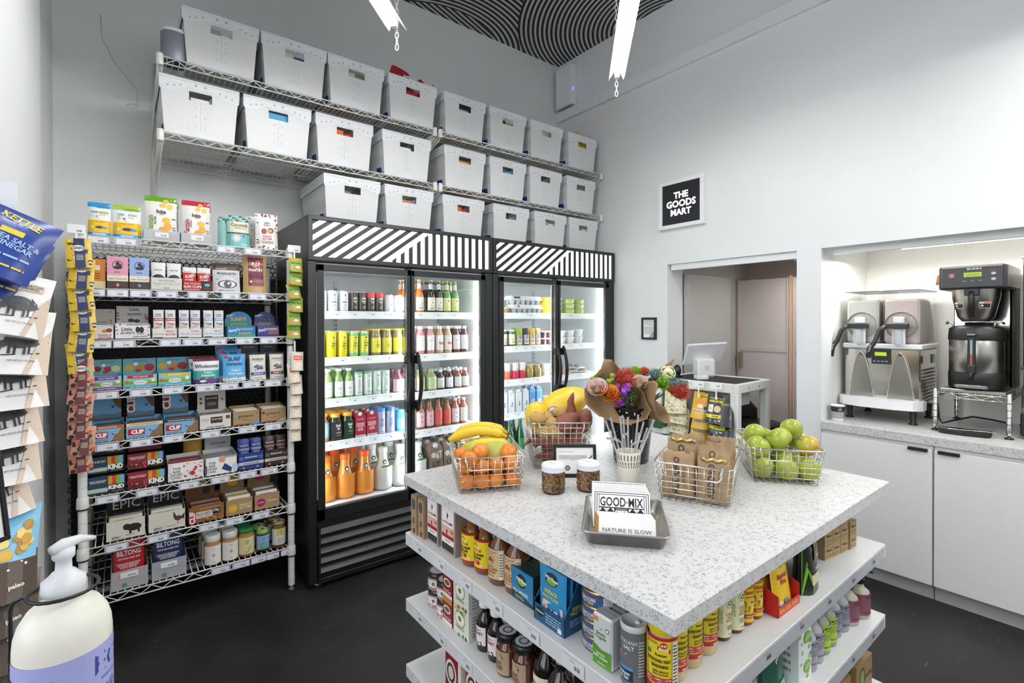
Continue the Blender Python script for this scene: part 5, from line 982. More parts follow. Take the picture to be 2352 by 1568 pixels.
for xs,liq,lab,nk,cp,nm,g in (([1.425,1.494],'#d9762a',[('d',0,.55,.34,'#e9e4dc',.34),('t','ORANGE',0,.18,.18,'#3a2418',.7),('s',4,6,.06,-.2,.35,.2,.75,['#b5722f','#4a3a2f','#d99a5a'])],'#e3ded4','#c9c3b0','orange soda bottle','orange soda bottles'),([1.576,1.634],'#2a1c15',[('d',0,.5,.36,'#dfe0e4',.4),('s',5,6,.07,-.2,.3,.2,.7,['#7aa0c9','#b5593a','#4a3a2f']),('t','ROOT',0,.15,.16,'#3a2418',.6)],'#dfe0e4','#c9b98a','dark root beer bottle','root beer bottles'),([1.694,1.757],'#5d8f4a',[('d',0,.7,.42,'#e9e46a',.36),('d',0,.55,.34,'#4a9aa8',.2),('r',-.4,.05,.4,.35,'#c9d96a'),('d',.05,.75,.12,'#d9592a')],'#e8ead0','#d9c83a','green soda bottle with a yellow cap','green soda bottles')):
    b=btl(.029,.209,'beer',liq,cp,.010,.0125,(.06,.46),'#e6dfce' if 'green' not in nm else '#dfe6a8',lab)
    mb=MB(); F=cyl(mb,.0145,.150); F.rect(-.021,-.004,.021,.034,M(nk,.45)); F.disc(0,.016,.008,M('#c96a3a',.45)); mb.build('neck_label',b)
    row_of(b,nm,xs,yA,1.488,3,.062,g,'on the top shelf')
# ---- second shelf
ym=[('d',.12,.74,.12,'#2f4a2c'),('t','GUAYAKI',.05,.62,.03,'#5a5a2a',.4),('t','YERBA',.12,.52,.075,'#4a3a2a',.55,0,.03),('t','MATE',.12,.42,.075,'#4a3a2a',.5,0,.03),('f',-.1,.30,.3,.36,1,'#6f7a2a')]
row_of(canp(.0285,.150,'#e2cf1c',P2(ym)),'yellow YERBA MATE can',[.874,.938,1.001],yB,1.228,2,.06,'yellow YERBA MATE cans','on the second shelf')
row_of(canp(.0280,.148,'#d6d33a',P2([('r',-.9,.80,.9,.9,'#6fb59a'),('r',-.9,.05,.9,.15,'#6fb59a'),('r',.5,.1,.9,.9,'#7fb56a')]+ym)),'yellow and teal YERBA MATE can',[1.066,1.129],yB,1.228,2,.06,'yellow-teal YERBA MATE cans','on the second shelf')
row_of(btl(.0315,.156,'jar','#8a7a52','#e6cf2a',.010,.029,(.10,.66),'#dcd03c',ym),'YERBA MATE jar bottle with a flat yellow lid',[1.201,1.270,1.342,1.412],yB,1.230,3,.066,'YERBA MATE jar bottles','on the second shelf')
sy=lambda c:[('t','SYNERGY',0,.66,.07,'#9a8f96',.7),('d',.12,.84,.1,'#c9b98a'),('p',[(-.62,0),(.62,0),(.62,.34),(.2,.26),(0,.40),(-.2,.26),(-.62,.34)],c),('d',.02,.34,.1,'#e9e4e6')]
for xs,c,ops,nm in (([1.500,1.571],'#c98a90',sy('#c2384f'),'rose kombucha bottle'),([1.637,1.702],'#c9a878',[('t','KOMBUCHA',0,.66,.07,'#9a8f86',.7),('d',.12,.84,.1,'#c9b98a'),('r',-.25,.36,.5,.54,'#d9602c'),('f',-.3,.1,.3,.25,2,'#a9a4a0')],'amber kombucha bottle with an orange patch'),([1.767,1.829],'#5a1f2a',[('t','SYNERGY',0,.66,.07,'#9a8f96',.7),('p',[(-.62,0),(-.1,0),(-.2,.5),(-.62,.5)],'#c8432e'),('p',[(-.3,.0),(.3,.0),(.2,.45),(-.2,.38)],'#e9c92a'),('p',[(.3,0),(.62,0),(.62,.5),(.25,.4)],'#4aa06a')],'dark red kombucha bottle with yellow and green patches')):
    row_of(btl(.0285,.176,'gt',c,'#f1f1f1',.020,.0185,(.12,.66),'#efeef0',ops),nm,xs,yB,1.224,3,.062,nm+'s','second shelf')
# ---- third shelf
row_of(btl(.0255,.166,'juice','#7f9f5a','#e9ecec',.014,.018,(.06,.56),'#eef1ee',[('f',-.2,.45,.2,.6,2,'#4a5a52'),('f',-.2,.12,.2,.3,3,'#9ab0a4'),('p',[(-.1,.8),(.4,.9),(.3,.78)],'#5f9a7a')]),'green juice bottle with a white label',[.917,.979,1.037],yB,.995,3,.056,'green juice bottles','on the third shelf')
cs=lambda g:[('r',-.9,.90,.9,1,g),('r',-.9,0,.9,.05,g),('p',[(-.1,.86),(.25,.88),(.2,.76),(-.1,.78)],'#3f7a5a'),('f',-.1,.35,.2,.70,7,'#7a857e'),('f',-.2,.12,.3,.2,1,'#4f8a6a')]
row_of(canp(.0255,.140,'#e3e9e4',P2(cs('#7fae8c'))),'silver and dark green slim can',[1.093,1.151],yB,.995,3,.054,'silver-green cans','on the third shelf')
row_of(canp(.0255,.140,'#dfeee6',P2(cs('#bfe0cf'))),'silver and mint slim can',[1.207,1.263],yB,.995,3,.054,'mint cans','on the third shelf')
row_of(btl(.0385,.146,'growler','#6a3a4a','',.004,.012,(.06,.58),'#d6b3c0',[('p',[(-.62,0),(.62,0),(.62,.55),(.2,.4),(-.2,.2),(-.62,.1)],'#8f2f6a'),('t','KOMBUCHA',0,.7,.06,'#8a6a78',.4)]),'squat kombucha bottle with a mauve label',[1.346,1.428],yB,.992,2,.085,'mauve squat bottles','third shelf')
row_of(btl(.0385,.140,'growler','#8f9a6a','',.004,.012,(.06,.62),'#b9cf9a',[('p',[(-.62,0),(.62,0),(.62,.35),(.2,.5),(-.2,.25),(-.62,.4)],'#dca887'),('t','KOMBUCHA',0,.78,.05,'#5f7a4a',.4)]),'squat kombucha bottle with a green and peach label',[1.490,1.574],yB,.987,2,.085,'green and peach squat bottles','third shelf')
for xs,c,nm in (([1.645,1.712],'#3c1c1e','dark'),([1.778,1.838],'#8f4a3a','copper')):
    row_of(btl(.0275,.129,'juice',c,'#f1f1f2',.018,.0145,(.08,.58),'#eceded',[('o',.0,.55,.09,.03,'#3a3f4a'),('d',0,.70,.05,'#3a3f4a'),('s',7,5,.05,.3,.1,.5,.8,['#6a8ab0','#c98a8a']),('f',-.2,.1,.2,.25,2)]),f'small {nm} bottle with white cap and label',xs,yB,.987,3,.060,f'small {nm} white-capped bottles','third shelf')
# ---- fourth shelf
row_of(btl(.029,.158,'juice','#a86a3a','#e0a52a',.020,.021,(.12,.66),'#7fb6c4',[('f',-.3,.2,.3,.8,5,'#e9f0f0')]),'amber juice bottle with a pale blue label at the left door edge',[.896],yB,.757,2,.07,'amber juice bottle','fourth shelf')
for x,c,nm,g in ((.958,'#2b2826','black','#9a9a94'),(1.027,'#17301f','dark green','#3fa05a')):
    row_of(btl(.0325,.153,'jar',c,'#e8a428',.024,.0265,(.1,.70),c,[('t','Sol\n·ti',.12,.66,.36,'#e6e8e6',.4,0,.04),('r',-.05,.28,.4,.36,g),('f',-.05,.12,.4,.2,1,g)],sq=.55),f'{nm} juice bottle with an orange cap reading Sol-ti',[x],yB,.755,3,.068,f'{nm} juice bottles','fourth shelf')
def cartonp(w,d,h,col,ops,capc,gable=.0,capr=.010,slant=True,side=None):
    t=thing('drink_carton','carton','carton'); mb=MB(); c=M(col,.4); hb_=h-gable-.012
    mb.box(-w/2,w/2,-d/2,d/2,0,hb_,c,ch=.001)
    if gable: mb.add([(-w/2,-d/2,hb_),(w/2,-d/2,hb_),(w/2,d/2,hb_),(-w/2,d/2,hb_),(-w/2+.006,-.004,hb_+gable),(w/2-.006,-.004,hb_+gable),(w/2-.006,.006,hb_+gable),(-w/2+.006,.006,hb_+gable)],[(0,1,5,4),(1,2,6,5),(2,3,7,6),(3,0,4,7),(4,5,6,7)],c)
    F=front(mb,-d/2); pr(ops)(F,w,hb_); mb.build('body',t)
    mb=MB()
    if gable: T=Matrix.Translation((.0,-d*.27,hb_+gable*.45))@Matrix.Rotation(R(38),4,'X')
    else: T=Matrix.Translation((0,0,hb_))
    mb.lathe([(capr*1.1,0),(capr*1.1,.003),(capr,.004),(capr,.014),(capr*.8,.016)],M(capc,.35),14,T=T); mb.build('cap',t); return t
row_of(cartonp(.063,.052,.156,'#a81f3a',[('t','NOOMA',.0,.86,.07,'#e3a0ac',.6),('t','ORGANIC\nELECTRO\nLYTE\nDRINK',-.02,.52,.5,'#f1eaea',.8,0,.02),('r',-.5,0,.5,.14,'#d9cfd0'),('f',-.3,.03,.3,.1,2)],'#f3f3f3',.018),'crimson NOOMA electrolyte drink carton',[1.098,1.169],yB,.750,3,.062,'NOOMA cartons','fourth shelf')
row_of(canp(.0265,.160,'#c6cbe6',P2([('r',-.9,.86,.9,1,'#4f8fd6'),('r',-.9,.0,.9,.06,'#8f9ad0'),('t','C2O',.0,.78,.05,'#4a5aa8',.4),('t','PURE\nCOCO\nWATER',.05,.46,.4,'#4a55a8',.7),('d',.2,.12,.12,'#6a8a5a')])),'lilac and blue coconut water can',[1.232,1.294],yB,.748,3,.056,'coconut water cans','fourth shelf')
row_of(btl(.0325,.135,'jar','#4aa6cf','#7fb6c9',.014,.020,(.15,.62),'#6fc0e0',[]),'bright blue drink bottle beside the mullion',[1.366],yB,.748,2,.07,'bright blue bottles','fourth shelf')
for xs,lc,nm in (([1.497,1.563],'#d9a9b4','pink'),([1.626,1.692],'#d9564a','red'),([1.757,1.822],'#f1eeee','white')):
    row_of(btl(.0295,.170,'juice','#8a5a34' if lc!='#f1eeee' else '#a8684e','#6a5a4a' if lc!='#f1eeee' else '#f1f1f1',.018,.0145,(.08,.62),lc,[('f',-.15,.62,.15,.74,2,'#6a4a4a'),('f',-.15,.3,.15,.4,1,'#6a4a4a')]),f'amber tea bottle with a {nm} label',xs,yB,.747,3,.064,f'{nm}-label tea bottles','fourth shelf')
# ---- bottom deck
def calif(liq,capc,ops,grn=None): 
    b=btl(.0575,.246,'pinch',liq,capc,.030,.0290,(.10,.56),liq,ops,arc=1.0,rough=.25)
    return b
# printed straight on the bottle: label zone follows the body colour
tang=calif('#d98a2f','#e65f22',[])
mb=MB(); F=cyl(mb,.0572,.05,step=.008); pr([('t','CALIFORNIA',0,.66,.05,'#5a4a2a',.6),('p',[(-.5,.38),(-.4,.50),(.4,.54),(.5,.42),(.45,.34),(.4,.42),(-.4,.36)],'#e6ead6'),('t','TANGERINE',0,.455,.085,'#3f7a44',.72),('d',-.12,.12,.22,'#e07a22',.16),('d',.16,.1,.2,'#d9661c',.15),('p',[(-.1,.25),(.12,.34),(.05,.22)],'#4a7a2f')])(F,.085,.10); mb.build('print',tang)
mb=MB(); F=Face(mb,lambda u,v,h:Vector(((.0405-v*.28+h)*math.sin(u/.038),-(.0405-v*.28+h)*math.cos(u/.038),.150+v)),.001,.006); F.disc(0,.016,.013,M('#2f3a3a',.5)); F.disc(0,.014,.007,M('#e6e2d8',.5)); F.text('CALIFIA',0,-.006,.005,M('#3a3a3a',.5),w=.024); mb.build('emblem',tang)
row_of(tang,'tangerine juice bottle with an orange cap',[.910,1.020,1.135],2.868,.416,3,.125,'tangerine juice bottles','bottom deck',dx=-.018)
alm=calif('#dfe3de','#eef0ee',[])
mb=MB(); F=cyl(mb,.0572,.04,step=.008); pr([('t','ALMONDMILK',0,.28,.07,'#3f4a4f',.85,0,.02),('p',[(-.42,.72),(-.3,.80),(.3,.84),(.42,.78),(.42,.92),(.3,.98),(-.3,.94),(-.42,.86)],'#5d9a3f'),('d',-.04,.52,.08,'#a8865a',.06),('d',.06,.56,.07,'#e9e0cc',.06),('f',-.2,.08,.2,.16,1)])(F,.085,.11); mb.build('print',alm)
mb=MB(); F=Face(mb,lambda u,v,h:Vector(((.0405-v*.28+h)*math.sin(u/.038),-(.0405-v*.28+h)*math.cos(u/.038),.150+v)),.001,.006); F.disc(0,.016,.013,M('#2f3a3a',.5)); F.disc(0,.014,.007,M('#e6e2d8',.5)); F.text('CALIFIA',0,-.006,.005,M('#3a3a3a',.5),w=.024); mb.build('emblem',alm)
row_of(alm,'white almond milk bottle with a green band',[1.251,1.366,1.486],2.868,.416,3,.125,'almond milk bottles','bottom deck',dx=-.018)
oat=cartonp(.095,.095,.235,'#83705f',[('d',-.22,.80,.19,'#d9dad0',.19),('p',[(-.05,.68),(.08,.93),(.20,.68)],'#d9dad0'),('r',.17,.88,.42,.93,'#d9dad0'),('r',.26,.68,.33,.90,'#d9dad0'),('t','LY!',0,.50,.18,'#2f2a26',.7,0,.04)],'#eceeec',.035,.016)
row_of(oat,'brown oat drink carton',[1.600,1.702,1.806],2.868,.416,3,.105,'oat drink cartons','bottom deck')
# ================= right fridge
EG='#b9bcc0'
for k,(z,x,nm) in enumerate(((1.493,2.385,'lower'),(1.556,2.372,'upper'))):
    t=thing('egg_carton',f'grey pulp egg carton, {nm} of the two stacked','egg carton',(x,2.875,z)); mb=MB(); g=M('#c9ccd0',.7,vary=.08)
    for i in range(6):
        for j in range(2): mb.lathe([(.013,0),(.019,.012),(.022,.034)],M(EG,.8,vary=.1),10,c=(-.12+i*.048,-.022+j*.046))
    mb.box(-.148,.148,-.05,.052,.030,.036,g,ch=.001); mb.build('tray',t)
    mb=MB(); mb.add([(-.148,-.05,.036),(.148,-.05,.036),(.148,.052,.036),(-.148,.052,.036),(-.138,-.036,.062),(.138,-.036,.062),(.138,.038,.062),(-.138,.038,.062)],[(0,1,5,4),(1,2,6,5),(2,3,7,6),(3,0,4,7),(4,5,6,7)],M('#dcdfe2',.6,vary=.05)); F=Face(mb,plane((-.09,-.0435,.049),(1,0,0),(0,.48,.87),(0,-.87,.48))); F.disc(0,0,.011,M('#c84a4a',.5)) if k==0 else F.rect(-.03,-.008,.03,.010,M('#5a4238',.5)); mb.build('lid',t)
def tubp(r,h,c,lidc,ops,clear=False,taper=.86):
    t=thing('food_tub','tub','tub'); mb=MB(); mb.lathe([(r*taper,0),(r*taper*1.02,.002),(r,h-.008)],M(c,.35,vary=.08,scale=50),20); F=cyl(mb,r*.95,0)
    F.fn=lambda u,v,hh,R0=r: Vector((((R0*(taper+(1-taper)*v/h))+hh)*math.sin(u/R0),-((R0*(taper+(1-taper)*v/h))+hh)*math.cos(u/R0),v)); F.step=.008
    pr(ops)(F,r*1.8,h-.008); mb.build('body',t)
    mb=MB(); mb.lathe([(r*1.03,h-.010),(r*1.05,h-.008),(r*1.05,h-.001),(r*.98,h),(0,h)],M(lidc,.3) if not clear else FROST,20,cap=False); mb.build('lid',t); return t
def stack(proto,base,xs,y,z,n,h,group,where,tops=None,deep=1):
    first=True
    for d_ in range(deep):
        for i,x in enumerate(xs):
            for k in range(n):
                l=f'{base}, {("bottom","middle","top")[k] if n==3 else ("lower","upper")[k]} of its stack'+(f', stack {ORD[i]} from left' if len(xs)>1 else '')+(' rear' if d_ else '')+' '+where
                p=(x,y+d_*.12,z+.0015+k*h)
                if first: proto.location=p; proto['label']=l; proto['group']=group; first=False
                else: dup(proto,p,None,l,group)
stack(tubp(.050,.040,'#e6c62a','#f0d42a',[('r',-.35,.2,.2,.8,'#f0dc5a'),('f',-.3,.3,.1,.6,2,'#9a7a1a')]),'yellow dip tub',[2.590],2.87,1.491,3,.041,'yellow dip tubs','on top')
stack(tubp(.050,.040,'#6fae2a','#e9d83a',[('r',-.35,.2,.3,.8,'#a9cf3a')]),'green tub with yellow lid',[2.700],2.87,1.491,3,.041,'green tubs with yellow lids','on top')
stack(tubp(.048,.038,'#c6d468','#dfe6d8',[('r',-.9,.15,.9,.85,'#b9d23a'),('r',-.2,.3,.2,.7,'#e6ecb0')],clear=True),'clear guacamole tub with green band',[2.838,2.950],2.865,1.491,3,.040,'guacamole tubs','on top')
j=tubp(.026,.040,'#8a6a4a','#d9a83a',[('d',0,.5,.25,'#f0ece4',.3),('d',0,.5,.14,'#c83a3a')],taper=1.); j.name='small_jar'; j['category']='jar'
row_of(j,'small gold-lidded jar',[2.128,2.185],2.85,1.491,1,.05,'small gold-lidded jars','by the egg cartons')
row_of(btl(.0305,.117,'jar','#4a4f3a','#dfe0dc',.012,.026,(.10,.74),'#d9d9b9',[('d',0,.78,.14,'#e9e9d9'),('t','KRAUT',0,.5,.12,'#3a3f34',.5),('f',-.2,.1,.25,.35,3,'#6a7a4a')]),'pickle jar with a pale label',[2.165,2.237],yB,1.250,2,.07,'pickle jars','right fridge')
for x,c,nm in ((2.312,'#8fb52a','green'),(2.376,'#2d2b2a','black'),(2.436,'#d9a22a','yellow'),(2.492,'#b9a27a','tan')):
    for k in range(2):
        pouch('snack_pouch',.056,.128,.03,M(c,.35),f'slim {nm} pouch with a grey panel'+(', rear' if k else '')+' in the right fridge','pouch',(x,2.845+k*.05,1.252),0,f'slim {nm} pouches',pr([('r',-.4,.08,.4,.62,'#cfcfcb'),('d',0,.5,.2,'#8f8f8c',.3),('t','BARE',0,.25,.1,'#c84a5a',.6),('r',-.4,.08,.4,.16,'#e6e4e0')]))
cupA=tubp(.037,.052,'#5a3a38','#e9e6e2',[('r',-.1,.05,.45,.95,'#ece8e6'),('f',0,.3,.3,.7,3,'#8a6a6a')],taper=.8)
stack(cupA,'maroon and white yoghurt cup',[2.548,2.625],2.855,1.250,2,.0535,'maroon yoghurt cups','second shelf')
stack(tubp(.042,.052,'#f1efec','#f6f5f3',[('t','Chobani',-.05,.55,.2,'#4a443f',.5),('d',.3,.35,.1,'#c8323a'),('f',-.2,.2,.1,.3,1)],taper=.78),'white yoghurt cup with red fruit mark',[2.746,2.838],2.86,1.250,2,.0535,'white yoghurt cups','second shelf')
stack(tubp(.040,.056,'#f0f2ef','#f6f6f4',[],taper=.74),'plain white tapered yoghurt cup',[2.942],2.86,1.250,2,.0575,'plain white cups','second shelf')
sp=lambda c,c2:[('r',-.9,.0,.9,.5,c),('d',.1,.5,.26,c2),('d',.1,.5,.16,'#f0ece4'),('t','spindrift',0,.82,.05,'#c84a5a',.5)]
row_of(canp(.0275,.121,'#eceae6',P2(sp('#e6604a','#e88a6a'))),'sparkling water can with a coral lower half',[2.130,2.196],yB,1.009,2,.06,'coral cans','third shelf, right fridge')
row_of(canp(.0275,.121,'#eceae6',P2(sp('#c22a48','#7fb04a'))),'sparkling water can with crimson half and green ring',[2.270,2.338],yB,1.009,2,.06,'crimson cans','third shelf, right fridge')
row_of(btl(.0345,.093,'gt','#a9924a','#cfc9a0',.008,.024,(.2,.3),'#b09a52',[],arc=.1),'amber broth jar',[2.408,2.488],yB,1.009,2,.075,'amber broth jars','third shelf, right fridge')
stack(tubp(.052,.046,'#a9a698','#d9dcd6',[],clear=True),'clear salad tub',[2.590],2.88,1.009,2,.048,'clear salad tubs','third shelf',deep=2)
def chk(F,w,h):
    for i in range(10):
        for j in range(2):
            if (i+j)%2: F.rect(-w/2+w*i/10,h*j/2,-w/2+w*(i+1)/10,h*(j+1)/2,M('#c8343a',.45))
for k,(x,y,z) in enumerate(((2.735,2.84,0),(2.82,2.85,0),(2.775,2.86,.026),(2.745,2.94,.0),(2.83,2.95,.0))):
    mb=MB(); mb.box(-.040,.040,0,.06,0,.024,M('#f0ece8',.4),ch=.002); chk(front(mb),.08,.024); F=topf(mb,.024); F.fn=lambda u,v,h:Vector((u,.03+v,.024+h)); chk(type('q',(),{'rect':lambda s,a,b,c,d,m: F.rect(a,b-.012,c,d-.012,m)})(),.08,.03)
    tag(mb.build('cheese_box',None,(x,y,1.0105+z)),f'small red and white checked box, {ORD[k]} of five on the third shelf','box','red checked boxes')
for k,(x,y,z,a) in enumerate(((2.93,2.90,.008,.2),(3.00,2.86,.006,-.1),(3.02,2.93,.03,.1),(2.955,2.95,.034,.3))):
    t=thing('deli_pack',f'sealed deli pack with a round yellow sticker, {ORD[k]} in the pile','packet',(x,y,1.011+z),a,'sealed deli packs'); mb=MB(); mb.box(-.05,.05,-.03,.05,-.004 if k>1 else 0,.006,M('#eeeeea',.4),ch=.002); mb.sph((0,.01,.012),.04,M('#8a807a',.35,vary=.2,scale=60),7,sc=(1,.8,.38)); mb.build('tray',t)
    mb=MB(); F=Face(mb,plane((.01,-.005,.0285),(1,0,0),(0,.9,.1),(0,-.1,1))); F.disc(0,0,.016,M('#e6e08a',.4)); mb.build('sticker',t)
flow=lambda: [('t','flow',.05,.42,.16,'#2a3f8c',.62,90,.03),('p',[(-.5,.0),(-.1,.0),(-.5,.5)],'#dfe6ea'),('d',-.2,.3,.06,'#d9dfe2')]
row_of(cartonp(.052,.045,.172,'#eef1f3',flow(),'#f4f6f8',.020,.010),'white water carton with upright blue lettering reading flow',[2.160,2.227,2.295,2.363],yB,.768,2,.058,'white flow water cartons','fourth shelf')
row_of(cartonp(.054,.050,.182,'#5c9ccf',[('t','WATER',.1,.42,.30,'#dfeef8',.6,90,.03),('r',-.5,.9,.5,1,'#7fb6de')],'#e6f0f6',.022,.013),'blue boxed water carton',[2.425,2.490],yB,.768,2,.060,'blue boxed water cartons','fourth shelf')
stack(tubp(.056,.042,'#8f938a','#cfd4cf',[],clear=True),'clear lunch tub',[2.600,2.715],2.89,.768,2,.044,'clear lunch tubs','fourth shelf')
stack(tubp(.060,.040,'#6f6a62','#cfd4cf',[],clear=True),'round clear dessert tub',[2.70,2.84],2.87,.416,2,.042,'dessert tubs','on deck')
for x,c,nm in ((2.135,'#c8323a','red'),(2.235,'#3a7ac9','blue'),(2.34,'#3aa05a','green')):
    row_of(btl(.036,.30,'flask','#174a26',c,.022,.0155,(.15,.5),'#2f7a4a',[('d',0,.5,.3,'#c9d9c9',.2)]),f'green glass water bottle with a {nm} cap',[x],2.87,.416,3,.085,f'{nm}-capped green bottles','on the deck')
# ================================================================ island
IX0,IX1,IY0,IY1,IZ=.746,1.928,.4955,1.540,.914
LAM=M('#d9dad9',.35,vary=.015)
isl=thing('display_island','white display island with a speckled top and open shelves on every side','display island',(1.337,1.018,0))
def ib(mb,n,p=None): T=Matrix.Translation((-1.337,-1.018,0)); mb.v=[T@v for v in mb.v]; return mb.build(n,p or isl)
ib(MB().box(IX0,IX1,IY0,IY1,.882,IZ,QUARTZ,ch=.0012),'worktop')
SLV=[.720,.496,.274,.06]
for z in SLV: 
    mb=MB(); mb.box(IX0+.004,IX1-.026,IY0+.004,IY1-.006,z-.042,z,LAM,ch=.0015); sh=ib(mb,'shelf')
    mb=MB(); F=Face(mb,plane((IX0+.0038,IY1-.05,z-.036),(0,-1,0),(0,0,1),(-1,0,0)))
    for k in range(7):
        u=.05+k*.14; F.rect(u-.04,.002,u+.03,.030,M('#dfe0e2',.35)); F.bars(u,.008,u+.018,.017,n=8); F.fine(u-.012,.021,u+.003,.026,2)
    T=Matrix.Translation((-1.337,-1.018,0)); 
    ib(mb,'barcode_label',sh)
    mb=MB(); y=IY0+.0035; mb.box(IX0+.02,IX1-.05,y-.003,y,z-.036,z-.002,M('#b4b7ba',.25,vary=.05)); F=front(mb,y-.003,z-.03,IX0)
    for k in range(6): u=.17+k*.17; F.bars(u,.008,u+.02,.016,n=8); F.fine(u-.004,.018,u+.012,.024,2)
    ib(mb,'price_rail',sh)
mb=MB(); mb.box(1.06,1.60,.80,1.24,.0,.882,LAM); mb.box(.95,1.75,.70,1.35,0,.02,LAM); ib(mb,'core')
LZ=-PI/2
def lb(label,y1,y0,z,h,col,ops,d=.09,x=.777,cat='box',name='grocery_box',sops=None,tops=None,group=None,rz=0.):
    """box on the left side of the island, its front facing -x"""
    mb=MB(); w=y1-y0-.002; mb.box(-w/2,w/2,0,d,.001,h,M(col,.5),ch=.0008); F=front(mb); pr(ops)(F,w,h)
    if sops: pr(sops)(Face(mb,plane((w/2,d/2,0),(0,1,0),(0,0,1),(1,0,0))),d,h)
    if tops: pr(tops)(Face(mb,plane((0,0,h),(1,0,0),(0,1,0),(0,0,1))),w,d)
    return tag(mb.build(name,None,(x,(y0+y1)/2,z+.0005),LZ+rz),label,cat,group)
KB='#a98c6d'
fo=[('d',0,.78,.34,'#4d5a5a',.5),('t','Coffee Filters',0,.36,.16,'#4a3f34',.5,90),('d',.1,.10,.2,'#3b3f44',.24)]
lb('narrow kraft coffee filter box at the far corner of the upper shelf',1.522,1.482,.72,.128,KB,fo,d=.12,x=.764,tops=[('d',0,.25,.3,'#5c6160',.3)])
lb('narrow kraft coffee filter box beside the white coffee cartons',1.480,1.441,.72,.126,KB,fo,d=.12,x=.768,tops=[('d',0,.25,.3,'#5c6160',.3)])
lc=[('r',-.42,.05,.42,.97,'#edeae6'),('r',-.42,.05,.42,.20,'#2b2a2c'),('r',-.42,.32,.42,.40,'#a82433'),('r',-.42,.40,.42,.58,'#e3b3a4'),('p',[(-.06,.88),(.06,.84),(.02,.78),(-.03,.72),(-.05,.80)],'#7c2430'),('t','LA COLOMBE',0,.66,.05,'#3d2c2c',.7),('d',-.05,.46,.04,'#1d1d1f',.1),('d',.3,.50,.08,'#c9705f',.09),('t','TASTING NOTES',0,.27,.025,'#7c2430',.4)]
lb('white coffee carton with a red bird, the farther of two',1.438,1.366,.72,.142,'#a8988c',lc,d=.07,x=.779,name='coffee_carton'); lb('white coffee carton with a red bird, the nearer of two',1.352,1.268,.72,.142,'#a8988c',lc,d=.075,x=.781,name='coffee_carton')
def side_btl(b,base,pts,z,group,rz=LZ):
    for i,(x,y,l) in enumerate(pts):
        if i==0: b.location=(x,y,z); b.rotation_euler=(0,0,rz); b['label']=l; b['group']=group
        else: dup(b,(x,y,z),rz,l,group)
bragg=[('r',-.9,.94,.9,1,'#b8232e'),('r',-.9,0,.9,.06,'#b8232e'),('d',-.02,.80,.13,'#d9473a',.12),('p',[(-.28,.74),(.32,.68),(.34,.76),(-.26,.82)],'#b3202b'),('t','BRAGG',.03,.75,.05,'#f6e9c9',.4,-4,.04),('r',-.3,.60,.3,.67,'#b3202b'),('t','ORGANIC',0,.635,.05,'#f6e9c9',.5),('t','APPLE CIDER',0,.50,.085,'#1f1d1a',.92,0,.04),('t','VINEGAR',0,.39,.085,'#1f1d1a',.75,0,.04),('r',-.32,.17,.22,.31,'#b3202b'),('t','With The\nMother',-.05,.24,.1,'#f6e9c9',.42),('d',.34,.16,.08,'#e9c9b0')]
bb=btl(.0325,.157,'pinch','#7a4a1f','#e3c22c',.014,.014,(.10,.62),'#e6d222',bragg,arc=1.3); 
side_btl(bb,'',[(.808,1.2135,'vinegar bottle with yellow BRAGG label, farther of two'),(.812,1.153,'vinegar bottle with yellow BRAGG label, nearer of two')],.7205,'yellow-label vinegar bottles')
dm=btl(.0345,.157,'flask','#6a4226','#2a211c',.014,.014,(.12,.62),'#d6b988',[('t','DWIGHT MILLER',0,.90,.05,'#4f6a3c',.7),('o',0,.66,.22,.02,'#4f6a3c'),('d',0,.66,.1,'#a8322b',.1),('d',-.08,.62,.07,'#b8382f'),('d',.08,.62,.07,'#b8382f'),('t','ORGANIC',0,.42,.05,'#a8422f',.5),('t','APPLE CIDER',0,.33,.08,'#a8422f',.7),('t','VINEGAR',0,.23,.08,'#a8422f',.6),('f',-.2,.08,.2,.15,2,'#6a5a3a'),('r',.42,0,.62,1,'#e3ddd0'),('f',.44,.1,.6,.9,9,'#6f6a5e')],arc=1.15)
side_btl(dm,'',[(.813,1.082,'brown vinegar bottle with tan apple label, farther of the front two'),(.820,1.018,'brown vinegar bottle with tan apple label, next to the sardine box'),(.895,1.00,'brown vinegar bottle standing behind the sardine box'),(.885,.955,'brown vinegar bottle tucked behind, nearest the tuna display')],.7205,'tan-label vinegar bottles')
wp='#2b6f96'
lb('dark green and blue sardine box on the upper shelf',1.006,.917,.72,.082,'#1f3d3b',[('p',[(-.5,.35),(.5,.12),(.5,1),(-.5,1)],'#2f7fae'),('d',-.02,.66,.22,'#1c2f2a',.2),('d',-.02,.62,.17,'#8fb83a',.10),('t','Wild Planet',-.02,.68,.14,'#f4f6f4',.48,-4,.03),('t','WILD SARDINES',-.08,.30,.1,'#e9efe6',.7),('f',-.3,.08,.1,.2,2,'#b9c9b0')],d=.11,x=.788,tops=[('r',-.5,-.02,.5,0,'#22302c'),('f',-.3,.3,.3,.7,3,'#3f5650')])
t=thing('display_box','blue cardboard display of skipjack tuna pouches on the upper shelf','display box',(.772,.845,.7205),LZ); mb=MB(); B=M('#1f567c',.45); w=.102
mb.box(-w/2,w/2,0,.002,0,.040,B); mb.prism([(-w/2,0),(-w/2+.002,0),(-w/2+.002,.05),(-w/2,.05)],0,.09,B)
for sg in (-1,1):
    xx=sg*w/2; mb.add([(xx,0,0),(xx,.085,0),(xx,.085,.122),(xx,.055,.122),(xx,0,.040),(xx-sg*.002,0,0),(xx-sg*.002,.085,0),(xx-sg*.002,.085,.122),(xx-sg*.002,.055,.122),(xx-sg*.002,0,.040)],[(0,1,2,3,4),(9,8,7,6,5),(3,2,7,8),(4,3,8,9)],B)
